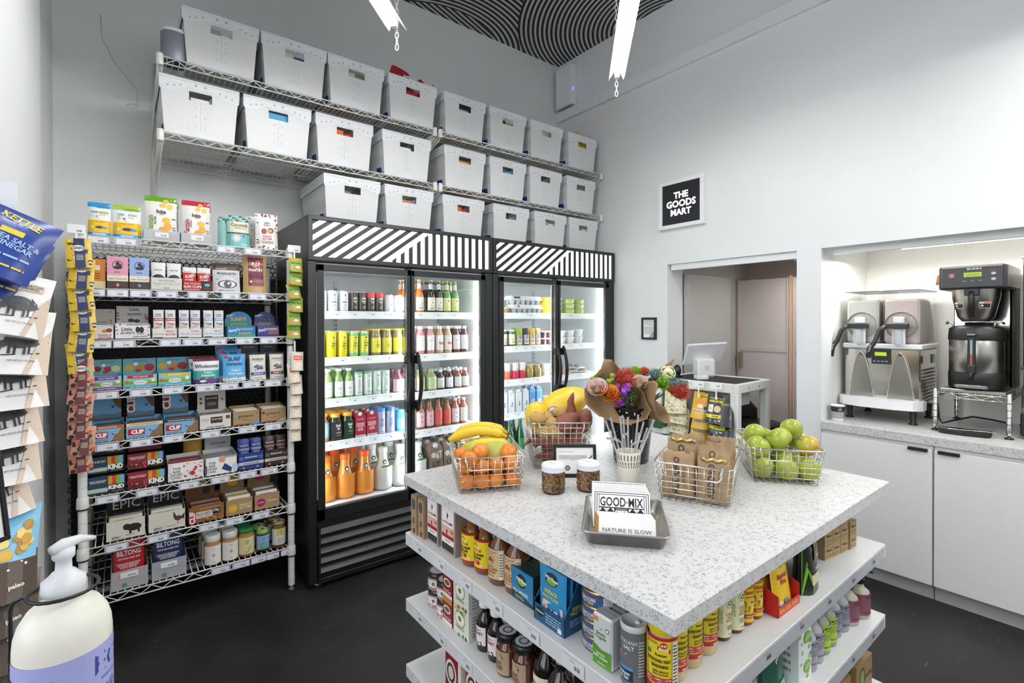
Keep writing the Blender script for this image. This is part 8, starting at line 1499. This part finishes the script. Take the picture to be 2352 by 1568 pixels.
for cx in (-.097,.095): mb.lathe([(.052,.1355),(.048,.1375),(0,.1372)],M('#dfe0e0',.4),20,c=(cx,.01),cap=False)
mb.build('drip_tray',t)
for x in (-.155,.155):
    for y in (.05,.38): mb=MB(); mb.lathe([(.020,0),(.022,.006),(.012,.012),(.018,.088)],BLACK,12,c=(x,y)); mb.build('leg',t)
SLU=[M('#f2efe6',.6,vary=.02),M('#f0dfd8',.6,vary=.02)]
for k,cx in enumerate((-.097,.095)):
    mb=MB(); a,b_=cx-.086,cx+.086
    q=lambda *P: mb.add(list(P),[(0,1,2,3)],CLEAR)
    q((a,.07,.455),(b_,.07,.455),(b_,.06,.765),(a,.06,.765)); q((a,.07,.455),(a,.42,.455),(a,.44,.765),(a,.06,.765)); q((b_,.07,.455),(b_,.42,.455),(b_,.44,.765),(b_,.06,.765)); q((a,.42,.455),(b_,.42,.455),(b_,.44,.765),(a,.44,.765))
    mb.box(a,b_,.058,.44,.763,.768,M('#9a9c9c',.25,vary=.02,trans=.6)); tk=mb.build('tank',t)
    mb=MB(); mb.box(a+.003,b_-.003,.074,.30,.457,.715,SLU[k],ch=.012); mb.grid(lambda u,v: Vector((a+.004+(b_-a-.008)*u,.30+.10*math.sin(PI/2*v)*(1),.700-.24*v)),3,8,SLU[k]); mb.build('slush',t)
    mb=MB(); mb.lathe([(0,-.0),(.072,.0),(.076,.006),(.076,.02)],CLEAR,26,T=Matrix.Translation((cx,.052,.565))@Matrix.Rotation(-PI/2,4,'X'),cap=False); mb.lathe([(.078,.004),(.080,.012),(.078,.02)],WPL,26,T=Matrix.Translation((cx,.056,.565))@Matrix.Rotation(-PI/2,4,'X'),cap=False); mb.build('faceplate',t)
    mb=MB(); mb.box(cx-.022,cx+.022,.005,.05,.575,.612,WPL,ch=.004)
    for i in range(4): mb.lathe([(.010,.455),(.012,.465),(.011,.55)],WPL,10,c=(cx-.020+i*.0135,.02))
    mb.lathe([(.024,.452),(.028,.460),(.026,.54)],M('#e2e4e6',.25,trans=.2),16,c=(cx,.022)); mb.build('spout',t)
    mb=MB(); HB=M('#2b2d2f',.4); mb.box(cx-.055,cx+.050,-.018,.018,.545,.575,HB,ch=.003); mb.tube([(cx-.05,-.02,.560),(cx-.078,-.03,.535),(cx-.095,-.045,.47),(cx-.118,-.055,.43),(cx-.124,-.06,.375)],.0125,HB,8,taper=[1,1,1,1.15,1.1]); F=Face(mb,plane((cx-.113,-.0725,.43),(.25,0,.95),(-.95,0,.25),(0,-1,0))); F.text('TASTE',.0,0,.010,WPL,w=.045); mb.build('handle',t)
mb=MB(); mb.box(-.045,.050,.052,.060,.335,.425,M('#25282a',.35),ch=.002); F=front(mb,.0518,.335); F.rect(-.028,.048,.030,.070,M('#b9d62a',.4,em=.9)); 
for k in range(4): F.rect(-.036+k*.02,.012,-.024+k*.02,.020,M('#8f9496',.4))
mb.build('control_panel',t)
mb=MB(); F=Face(mb,plane((.1855,.24,.10),(0,1,0),(0,0,1),(1,0,0)))
for i in range(10):
    for j in range(13): F.rect(-.13+j*.02,.02+i*.020,-.118+j*.02,.032+i*.020,M('#3a3b3a',.5))
F.rect(-.15,.245,-.10,.29,M('#e6d3c9',.4)); F.rect(.06,.24,.12,.29,M('#dcdcda',.4)); mb.build('vent_panel',t)
# coffee brewer on its wire stand
st=thing('wire_stand','low chrome wire stand carrying the coffee brewer','stand',(3.458,.545,CT),LZ); mb=MB(); wire_shelf(mb,-.138,.138,.0,.50,.205,m=CHROME,step=.03,drop=.024); mb.build('shelf',st)
for x in (-.142,.142):
    for y in (.0,.50):
        mb=MB(); mb.lathe([(.017,0),(.020,.003),(.006,.010),(.006,.018)],BLACK,12,c=(x,y)); mb.lathe([(.0105,.018),(.0105,.222),(.008,.224)],CHROME,12,c=(x,y)); 
        for k in range(5): mb.lathe([(.0108,.035+k*.035),(.0112,.037+k*.035),(.0108,.039+k*.035)],M('#6f6d68',.3,.8),12,c=(x,y),cap=False)
        mb.build('leg',st)
t=thing('coffee_brewer','black and steel coffee brewer with a green display and BUNN lettering','coffee machine',(3.462,.545,CT+.209),LZ)
mb=MB(); mb.box(-.128,.128,.02,.48,.0,.018,SST,ch=.003); mb.box(-.120,.120,.30,.48,.018,.56,PST,ch=.004); mb.box(.108,.128,.30,.47,.018,.56,BLACK); mb.build('tower',t)
mb=MB(); mb.box(-.130,.130,.0,.47,.545,.668,BLACK,ch=.006); mb.box(-.112,.131,.05,.46,.555,.664,SST); mb.box(-.118,.118,-.006,.002,.552,.660,M('#303335',.4),ch=.003); F=front(mb,-.0062,.552)
F.text('BUNN',.012,.096,.010,M('#d9dadb',.35),w=.055,bold=.03); F.rect(-.028,.055,.040,.078,M('#b5cf2a',.4,em=.9)); F.fine(-.022,.058,.034,.074,2,M('#6f8a1a',.5)); F.rect(-.090,.052,-.062,.078,M('#8a3a34',.5)); F.disc(-.076,.065,.010,M('#8f9294',.4))
for u in (-.026,.006,.036): F.disc(u,.034,.0085,M('#3f6a5a',.4),rv=.0055)
for v in (.068,.040): F.disc(.085,v,.0095,M('#b9bbbc',.35),rv=.007)
F.fine(.07,.080,.10,.088,1,M('#b84a3a',.5)); F.ring(0,.054,.116,.0012,M('#9a9c9e',.4),rv=.050,n=4) if False else None
mb.build('head',t)
mb=MB(); mb.prism([(-.146,.575),(-.124,.575),(-.127,.625),(-.139,.625)],.015,.045,M('#c8432a',.35)); mb.prism([(-.143,.585),(-.127,.585),(-.129,.622),(-.138,.622)],.010,.015,M('#e9a52a',.3,em=.5)); mb.box(-.138,-.122,.015,.045,.562,.576,WPL); mb.build('tap',t)
mb=MB(); mb.lathe([(.055,.375),(.074,.40),(.095,.50),(.098,.545)],SST,26,c=(0,.12)); F=Face(mb,lambda u,v,h:Vector(((.084+h+(v-.45)*.22)*math.sin(u/.085),.12-(.084+h+(v-.45)*.22)*math.cos(u/.085),v)),.0006,.006)
for u in (-.062,.048): F.rect(u-.024,.445,u+.024,.478,M('#e3e1dc',.4)); F.rect(u-.022,.447,u+.022,.468,M('#2a2a2a',.4)); F.rect(u-.006,.469,u+.022,.476,M('#d9692a',.4)); F.disc(u-.012,.458,.006,M('#e9e9e6',.4),rv=.005)
mb.build('funnel',t); mb=MB(); mb.box(-.028,.030,.0,.03,.51,.548,BLACK,ch=.003); mb.tube([(0,.01,.53),(0,-.004,.50),(0,-.002,.40)],.0125,BLACK,10); mb.build('funnel_handle',t)
sv=thing('thermal_server','steel and black thermal coffee server under the brewer funnel','coffee server',(3.590,.545,CT+.229),LZ)
mb=MB(); mb.lathe([(.106,.085),(.110,.09),(.110,.262),(.106,.268)],SST,36); mb.lathe([(.104,.0),(.112,.006),(.113,.085),(.108,.092)],BLACK,36); mb.lathe([(.113,.258),(.114,.262),(.110,.318),(.095,.330)],BLACK,36,cap=False); mb.lathe([(.095,.328),(.07,.336),(.045,.336),(.045,.350),(.02,.352),(0,.352)],BLACK,28,cap=False); mb.build('body',sv)
mb=MB(); mb.box(-.016,.016,-.122,-.104,.10,.300,BLACK,ch=.004); mb.box(-.0045,.0045,-.1235,-.1215,.125,.185,M('#a8501f',.3)); mb.box(-.0045,.0045,-.1235,-.1215,.185,.26,M('#8fa0a8',.2)); mb.build('sight_glass',sv)
mb=MB(); mb.sph((0,-.122,.288),.024,BLACK,10,sc=(1,.25,.5)); F=front(mb,-.1285,.288); F.text('BUNN',0,0,.008,M('#c9cacc',.4),w=.030,bold=.03); mb.build('badge',sv)
mb=MB(); mb.box(-.018,.018,-.145,-.11,.085,.130,BLACK,ch=.005); mb.tube([(0,-.135,.10),(0,-.145,.075),(0,-.143,.055)],.010,BLACK,8); mb.build('tap',sv)
mb=MB(); mb.tube([(-.055,-.112,.012),(-.058,-.135,.018),(-.03,-.150,.020),(.0,-.156,.020),(.03,-.150,.020),(.058,-.135,.018),(.055,-.112,.012)],.009,M('#c9cdd0',.15,vary=.02,trans=.7),8); mb.build('drip_guard',sv)
for sg in (-1,1): mb=MB(); mb.tube([(sg*.075,-.06,.318),(sg*.085,-.07,.352),(sg*.105,-.055,.352),(sg*.112,-.04,.345)],.006,CHROME,8); mb.build('handle',sv)
t=thing('drip_pan','low black drip tray with a chrome bar on the worktop under the brewer','tray',(3.435,.565,CT),LZ+.12); mb=MB(); pts=[(-.10,-.02),(-.085,-.045),(.0,-.055),(.085,-.045),(.10,-.02),(.10,.05),(-.10,.05)]; n_=7
mb.add([(x,y,0) for x,y in pts]+[(x*1.05,y*1.05,.022) for x,y in pts],[tuple(range(n_))[::-1],tuple(range(n_,2*n_))]+[(i,(i+1)%n_,(i+1)%n_+n_,i+n_) for i in range(n_)],BLACK); mb.build('tray',t); mb=MB(); mb.tube([(-.118,.0,.026),(-.06,-.035,.0255),(.0,-.03,.0255),(.06,-.01,.0255),(.13,-.012,.026)],.0022,CHROME,6); mb.build('chrome_bar',t)
mb=MB(); mb.tube([(3.80,.745,CT+.10),(3.76,.73,CT+.02),(3.68,.70,CT+.006),(3.74,.66,CT+.02),(3.86,.60,CT+.035),(3.92,.52,CT+.02),(3.94,.45,CT+.006)],.005,BLACK,7); tag(mb.build('power_cord'),'black power cord behind the brewer stand','cord')
t=thing('grinder','black and steel dispenser cut by the right edge of the picture','coffee machine',(3.56,.215,CT),LZ); mb=MB(); mb.box(-.15,.15,0,.30,.02,.34,SST,ch=.006); mb.box(-.155,.155,-.05,.30,.015,.13,BLACK,ch=.006); mb.build('body',t)
mb=MB(); mb.box(-.150,.150,-.015,.30,.345,.90,M('#16181c',.2),ch=.004); mb.build('hopper',t); mb=MB(); mb.tube([(-.158,-.01,.35),(.15,-.01,.35)],.007,CHROME,8); mb.tube([(-.158,-.01,.905),(.15,-.01,.905)],.006,CHROME,8); mb.build('trim_bar',t)
for x in (-.12,.12): mb=MB(); mb.lathe([(.018,0),(.010,.012),(.012,.02)],BLACK,10,c=(x,.0)); mb.build('leg',t)
t=thing('paper_cup','small white paper cup with black band at the left of the niche worktop','cup',(3.355,1.118,CT),LZ); mb=MB(); mb.lathe([(.0265,0),(.0275,.002),(.0355,.086),(.0372,.088),(.0355,.090),(.0335,.086),(.026,.006),(0,.006)],PAPER,26,cap=False)
def cupf(u,v,h): rr_=.0275+.008*v/.086+.0004+h; return Vector((rr_*math.sin(u/.032),-rr_*math.cos(u/.032),v))
F=Face(mb,cupf,.0003,.006); F.rect(-.098,.052,.098,.082,M('#1d1e1f',.5)); F.rect(-.098,.012,.098,.052,M('#a3a19c',.6)); F.text('THE\nGOODS\nMART',.022,.067,.018,PAPER,w=.020); mb.build('body',t)
# ================================================================ checkout cart in the doorway
KX,KY,KZ,KA=3.03,1.56,1.03,R(2); K=thing('checkout_cart','white checkout cart with a black mat top standing in the doorway','cart',(KX,KY,0),KA)
WC=M('#e4e6e1',.4,vary=.02); KW,KD=.48,.60
mb=MB()
for a in ((0,KW,0,.03),(0,KW,KD-.03,KD),(0,.03,.03,KD-.03),(KW-.03,KW,.03,KD-.03)): mb.box(a[0],a[1],a[2],a[3],KZ-.062,KZ,WC,ch=.006)
for x in (.15,.30): mb.sph((x,-.001,KZ-.035),.004,M('#4a4a4a',.4),5)
mb.build('frame',K); mb=MB(); mb.box(.028,KW-.028,.028,KD-.028,KZ-.02,KZ-.006,M('#2b2927',.8,vary=.1,scale=200)); mb.build('mat',K)
for x in (.0,KW-.055):
    for y in (.0,KD-.055): mb=MB(); mb.box(x,x+.055,y,y+.055,0,KZ-.055,WC,ch=.008); mb.build('leg',K)
mb=MB(); mb.box(.06,.30,.06,.50,KZ-.16,KZ-.065,M('#a9aba8',.5),ch=.004); mb.build('drawer',K); mb=MB(); mb.box(.02,KW-.02,.02,KD-.02,.60,.62,WC); mb.build('shelf',K); mb=MB(); mb.box(.01,.018,.06,KD-.06,.45,KZ-.07,M('#5a564e',.7)); mb.build('side_panel',K)
def kl(x,y,z): c,s=math.cos(KA),math.sin(KA); return (KX+x*c-y*s,KY+x*s+y*c,z)
for k in range(7): mb=MB(); mb.box(-.08,.08,-.10,.10,0,.010,KRAFT,ch=.001); o=mb.build('paper_bag',None,kl(.19+.006*(k%3),.16,.6205+k*.0115),.1*(k%3)); tag(o,f'flat kraft bag in the stack on the cart shelf, {ORD[k]} from the bottom','paper bag','flat kraft bags on the cart shelf')
s=thing('stool','black moulded stool behind the cart, seen through its legs','stool',(3.92,1.86,0)); mb=MB(); mb.lathe([(0,.60),(.15,.60),(.17,.62),(.16,.64),(0,.635)],BLACK,24); mb.build('seat',s); mb=MB(); mb.grid(lambda u,v:Vector((.16*math.cos(PI*.15+u*PI*.7),.16*math.sin(PI*.15+u*PI*.7),.62+.22*v*math.sin(PI*(.15+.7*u)))),12,4,BLACK); o=mb.build('backrest',s); m_=o.modifiers.new('s','SOLIDIFY'); m_.thickness=.012
for a in (45,135,225,315): mb=MB(); mb.tube([(.10*math.cos(R(a)),.10*math.sin(R(a)),.61),(.17*math.cos(R(a)),.17*math.sin(R(a)),0)],.012,BLACK,8); mb.build('leg',s)
# point of sale stand
t=thing('register_stand','white point of sale tablet stand on the checkout cart','cash register',(3.30,1.925,KZ-.005),R(-34)); GW=M('#e9eaea',.35,vary=.01); mb=MB(); mb.box(-.066,.066,0,.10,.0,.135,GW,ch=.014); F=front(mb,-.0002,.068)
F.rect(-.016,-.016,.016,.016,M('#9a9c9e',.4)); F.rect(-.0125,-.0125,.0125,.0125,GW); F.rect(-.0055,-.0055,.0055,.0055,M('#8a8c8e',.4)); mb.build('base',t)
mb=MB(); T=Matrix.Translation((-.0,.045,.165))@Matrix.Rotation(R(38),4,'X')@Matrix.Rotation(R(-4),4,'Y'); mb.box(-.145,.145,-.008,.010,-.095,.105,GW,T=T,ch=.008); mb.box(-.13,.13,.0102,.0106,-.085,.095,BLACK,T=T); mb.build('tablet',t)
mb=MB(); mb.box(-.042,.042,0,.06,0,.028,GW,ch=.006); o=mb.build('card_reader',None,kl(.13,.30,KZ-.0055),R(-30)); tag(o,'small white card reader dock on the cart in front of the tablet stand','card reader')
mb=MB(); mb.sph((0,0,.045),.045,M('#1c1d1f',.3),12,sc=(.75,.6,1)); mb.box(-.03,.03,-.025,.025,0,.012,BLACK,ch=.003); o=mb.build('barcode_scanner',None,kl(.16,.52,KZ-.0055),0); tag(o,'rounded black scanner on the cart left of the tablet stand','scanner')
mb=MB(); mb.box(-.03,.03,-.04,.04,0,.055,GW,ch=.004); o=mb.build('receipt_printer',None,kl(.055,.545,KZ),0); tag(o,'small white printer box at the far end of the cart','printer')
def hang(kind,y,ztop,n,w,h,step,col,ops,lab,grp,x=-.03,rz0=LZ,seed=1,top=None,topm=None,dx=.002):
    q_=random.Random(seed)
    for i in range(n):
        p=kl(x-.030+.010*i,y+q_.uniform(-.008,.008)+dx*i,ztop-step*i-h); o=pouch(kind,w,h,.035,M(col,.3),f'{lab}, {("topmost","second","third","fourth","lowest")[min(i,4)]} of its strip','packet',p,rz0+q_.uniform(-.12,.12)+.35,grp,pr(ops),top,M(topm,.3) if topm else None,.07); o.rotation_euler[1]=q_.uniform(-.1,.1)+.08
hang('popcorn_bag',.395,.955,4,.150,.150,.068,'#d9d3b4',[('s',4,70,.045,-.46,.04,.46,.78,['#ece6cc','#cfc594','#b8a86a','#f2eedd','#8f7f4a']),('d',0,.92,.34,'#e9dc2a',.22),('t','POP\nQORN',0,.93,.2,'#3a3a1a',.5)],'clear popcorn bag with a round yellow label','popcorn bags on the cart',seed=2)
hang('puffs_bag',.235,.958,5,.112,.165,.068,'#e3b52a',[('t','PALEOPUFFS',0,.84,.06,'#8f6a1a',.8),('d',0,.56,.28,'#e69a4a',.26),('d',.0,.48,.18,'#f0e2c9',.12),('d',.3,.42,.09,'#2f2f6a',.1),('r',-.42,.22,.42,.34,'#e3cfc0'),('f',-.36,.24,.36,.32,1,'#6a4a34')],'yellow puffs snack bag','yellow puffs bags on the cart',seed=4,top=.06,topm='#d9a81f')
hang('bites_bag',.115,.952,4,.105,.172,.072,'#26282a',[('t','3PM BITES',0,.78,.085,'#e6dc2a',.85,0,.04),('f',-.38,.86,.38,.92,1,'#c9c02a'),('d',.12,.52,.2,'#d9c6a6',.2),('r',-.40,.40,-.12,.66,'#e9e9e6'),('r',-.38,.48,-.14,.56,'#e6dc2a'),('r',-.48,.20,.48,.32,'#e6dc2a'),('f',-.4,.22,.4,.3,1,'#26282a'),('s',3,7,.06,-.4,.06,.4,.15,['#e6dc2a','#c9c9c6','#8f9092'])],'black and yellow 3PM BITES bag','black snack bags on the cart',x=-.045,seed=6)
hang('bites_bag',.060,.930,4,.10,.165,.072,'#1f2123',[('t','3PM BITES',0,.80,.08,'#b9b02a',.85),('t','S',.3,.35,.12,'#c9c02a',.3)],'black snack bag on the strip behind the front black one','black snack bags on the cart',x=-.022,seed=8)
for y,l in ((.235,'white price flag above the yellow puffs bags'),(.115,'white price flag above the black snack bags'),(.40,'white price flag above the popcorn bags')):
    t=thing('price_flag',l,'price tag',kl(-.052,y,KZ-.055),LZ+.5); mb=MB(); mb.box(-.034,.034,-.002,0,.02,.058,PAPER,ch=.0008); F=front(mb,-.0021,.03); F.bars(0,.006,.022,.013); mb.build('card',t); mb=MB(); mb.box(-.004,.004,-.003,0,-.03,.02,PAPER); mb.box(-.007,.007,-.006,.004,-.045,-.025,PAPER,ch=.001); mb.build('clip',t)
for k in range(3): mb=MB(); mb.box(-.05,.05,-.03,.03,0,.04,M('#1f5a34',.3),ch=.004); F=topf(mb,.04); F.rect(-.03,-.02,.03,.02,M('#8a6a5a',.4)); tag(mb.build('green_tray',None,kl(-.09+.01*k,.50+.01*k,.70+k*.052),.2),f'dark green plastic tray, {("bottom","middle","top")[k]} of three hanging past the popcorn','tray','dark green trays')
mb=MB(); mb.box(-.105,-.035,.44,.57,.66,.699,WC,ch=.003); mb.build('tray_ledge',K)
# ================================================================ left foreground
def bigbag(i,px_x,y,z,w,h,d,col,ops,lab,grp,rz,ry,name='chip_bag'):
    o=pouch(name,w,h,d,M(col,.28),lab,'chip bag',(px_x,y,z),rz,grp,pr(ops),None,None,.05); o.rotation_euler=(R(-8),ry,rz); return o
pig=[('p',[(-.5,.72),(.2,.80),(.5,.70),(.5,1),(-.5,1)],'#efeeee'),('s',3,9,.05,-.45,.30,.05,.66,['#3a3a3a','#57534f']),('r',.02,.72,.40,.84,'#d9c6b0'),('t','MAPLE BACON\nSEASONING',.21,.78,.085,'#3a322c',.34),('p',[(.5,.0),(.5,.7),(.38,.5),(.25,0)],'#d6c3ae'),
 ('d',.17,.50,.155,'#4a4c4e',.105),('d',.30,.49,.075,'#3f4143',.07),('p',[(.34,.50),(.40,.47),(.36,.43),(.31,.45)],'#35373a'),('p',[(.30,.54),(.29,.61),(.335,.56)],'#2a2c2e'),('r',.07,.30,.10,.45,'#3a3c3e'),('r',.13,.29,.155,.42,'#2f3133'),('r',.23,.29,.255,.42,'#3a3c3e'),('r',.28,.30,.30,.42,'#2f3133'),('l',.0,.275,.40,.32,.014,'#2c2a28'),('f',.08,.51,.28,.56,2,'#6a6c6e'),('t','NET WT 2.5 OZ (70g)',.22,.20,.03,'#4a4440',.3),('s',5,14,.010,-.05,.5,.5,.95,['#b9a89a','#8f8378'])]
zs=[1.405,1.318,1.238,1.155,1.075,.998]
for i,z in enumerate(zs):
    bigbag(i,(-.214,-.208,-.206,-.214,-.220,-.228)[i],1.50+.004*i,z,.160,.150,.055,'#e6e2df',pig,f'white chip bag with a pig drawing, {("topmost","second","third","fourth","fifth","lowest")[i]} on the hanging strip','pig chip bags',.12+(.05,-.06,.0,.04,-.03,.05)[i],(.22,.10,-.05,-.10,-.06,-.2)[i])
blue=[('t','KETTLE',.1,.86,.10,'#e3d04a',.5,-8,.03),('t','SEA SALT &\nVINEGAR',.18,.50,.16,'#9fc0e6',.5,-6),('r',-.05,.62,.2,.70,'#d9c23a'),('f',-.2,.28,.4,.34,1,'#9fc0e6'),('f',-.1,.14,.4,.20,1,'#d9c23a')]
for i,z in enumerate((1.552,1.508)): bigbag(i,-.236-.012*i,1.50+.03*i,z-.015,.165,.165,.05,('#27408c','#24397c')[i],blue,('navy chip bag with yellow lettering at the top left edge','second navy chip bag behind the top one')[i],'navy chip bags',.10,.42-.05*i)
pop=[('r',-.5,.0,.5,.42,'#4a3b2e'),('p',[(-.5,.42),(.1,.30),(.5,.42),(.5,.5),(-.5,.5)],'#4a3b2e'),('s',3,26,.07,-.3,.44,.42,.82,['#d9b24a','#c99c3a','#e9cf7a','#b5862f']),('s',8,14,.016,-.3,.26,.45,.42,['#f0ece2']),('t','olive oil',-.05,.16,.07,'#efe9dd',.26,6,.03),('t','paleo',.30,.16,.06,'#efe9dd',.2,6,.03),('r',-.44,.04,-.22,.18,'#8fb33c'),('r',-.42,.06,-.24,.16,'#e6efe6')]
for i,z in enumerate((.850,.772,.694,.616)): bigbag(i,-.226-.002*i,1.46+.012*i,z,.165,.185,.06,'#7fbfe0' if i==0 else '#5a4a36',pop,f'olive oil popcorn bag with a brown base, {("topmost","second","third","lowest")[i]} under the pig bags','olive oil popcorn bags',.12,.06*(1,-1,1,-1)[i])
mb=MB(); mb.box(-.245,-.185,1.60,1.603,.55,1.75,M('#dfe3e6',.3,vary=.01)); tag(mb.build('hang_strip'),'clear hanging strip that carries the chip bags at the left edge','strip')
# sanitiser bottle in its wire holder
SB=M('#ece9dc',.38,vary=.02); t=thing('sanitizer_bottle','large white hand sanitizer pump bottle with a lavender label in the left foreground','bottle',(-.0592,.8526,.8325),R(40)); r=.0485
mb=MB(); mb.lathe([(r*.9,0),(r,.006),(r,.195),(r*.98,.207),(r*.90,.221),(r*.74,.234),(r*.56,.241),(.0205,.245),(.0195,.250),(.0195,.256)],SB,40); mb.build('body',t)
mb=MB(); F=cyl(mb,r+.0004,.02,step=.004,a0=-.5); F.rect(-.098,0,.098,.165,M('#a9aee0',.4,vary=.01)); NV=M('#3a4a94',.45); F.text('EO',.046,.142,.026,NV,bold=.01); F.text('ESSENTIAL',.046,.122,.0035,NV,w=.026); F.text('HAND',.040,.106,.011,NV,w=.034); F.text('sanitizer',.034,.090,.014,NV,w=.052,bold=.03); F.fine(.008,.066,.05,.078,2,NV)
F.fine(-.07,.120,-.035,.132,2,M('#6f78b8',.5)); F.fine(-.07,.03,.0,.112,12,M('#6f78b8',.5)); mb.build('label',t)
PL=M('#f0f2f4',.3,vary=.01,trans=.12); mb=MB(); mb.lathe([(.0215,.252),(.0225,.254),(.0220,.268),(.0150,.274),(.0120,.278),(.0085,.280),(.0080,.292),(.0115,.296),(.0115,.306),(.006,.308)],PL,26); mb.tube([(-.014,0,.309),(.0,0,.3115),(.020,-.0,.3110),(.038,0,.3045)],.0068,PL,10,taper=[.9,1.15,.8,.45]); p=mb.build('pump',t); 
t2=thing('bottle_holder','black wire bottle holder on a floor pole at the left edge, with a white sign','stand',(-.1473,.9258,0)); WB=M('#17181a',.4,vary=.03)
def pw(x,y,z): return (x*1.27+.1473,y*1.27-.9258,1.4275-(1.4275-z)*1.27 if z>.5 else 0)
mb=MB(); mb.tube([pw(-.116,.729,.0),pw(-.116,.729,1.50)],.011,WB,10); mb.lathe([(.14,0),(.14,.012),(.02,.016)],WB,30); mb.build('pole',t2)
mb=MB(); cx,cy=-.0466,.6713
ringp=[pw(cx+.0275*math.cos(a),cy+.0275*math.sin(a),1.160) for a in [2*PI*k/20 for k in range(20)]]; mb.tube(ringp,.0022,WB,7,closed=True)
mb.tube([pw(cx-.0275*.77,cy+.0275*.6,1.158),pw(-.078,.700,1.150),pw(-.087,.703,1.146),pw(-.089,.704,1.138),pw(-.0895,.705,1.05),pw(-.0895,.705,.93)],.0022,WB,7)
a0=math.radians(150); mb.tube([pw(cx+.0400*math.cos(a0-k*.20),cy+.0400*math.sin(a0-k*.20)*(1 if True else 1),1.086) for k in range(-2,18) if False] or [pw(cx+.0400*math.cos(R(145+k*9)),cy+.0400*math.sin(R(145+k*9)),1.088) for k in range(14)],.0022,WB,7)
e=(cx+.0400*math.cos(R(145+13*9)),cy+.0400*math.sin(R(145+13*9))); mb.tube([pw(*e,1.088),pw(*e,1.0),pw(*e,.905)],.0022,WB,7)
mb.tube([pw(cx+.0400*math.cos(R(k*18)),cy+.0400*math.sin(R(k*18)),.903) for k in range(20)],.0024,WB,7,closed=True); mb.tube([pw(-.0895,.705,.93),pw(-.112,.726,.93)],.003,WB,7); mb.tube([pw(cx-.05,cy,.902),pw(cx+.05,cy,.902)],.0024,WB,6); mb.tube([pw(cx,cy-.05,.902),pw(cx,cy+.05,.902)],.0024,WB,6); mb.build('wire_cage',t2)
T=Matrix.Translation((.026,-.018,1.212))@Matrix.Rotation(R(-3),4,'Z'); mb=MB(); 
T=Matrix.Translation((.0337,-.0273,1.1513))@Matrix.Rotation(R(34),4,'Z')@Matrix.Rotation(R(-5),4,'Y'); L0=-.28
mb.box(L0,0,-.004,.004,0,.006,WB,T=T,ch=.001); mb.box(L0,0,-.004,.004,.30,.306,WB,T=T,ch=.001); mb.box(-.006,0,-.004,.004,.006,.30,WB,T=T,ch=.001); mb.box(L0,L0+.006,-.004,.004,.006,.30,WB,T=T,ch=.001); mb.build('sign_frame',t2)
mb=MB(); mb.box(L0+.005,-.005,-.002,.002,.005,.301,PAPER,T=T); mb.build('sign_card',t2)
# labels stay within sixteen words
for o in bpy.data.objects:
    if o.parent is None and 'label' in o:
        ws = o['label'].replace(' ,', ',').split()
        if len(ws) > 16:
            ws = [w_ for w_ in ws if w_ not in ('a','the','with','and','its')]
            o['label'] = ' '.join(ws[:16])
        else: o['label'] = ' '.join(ws)
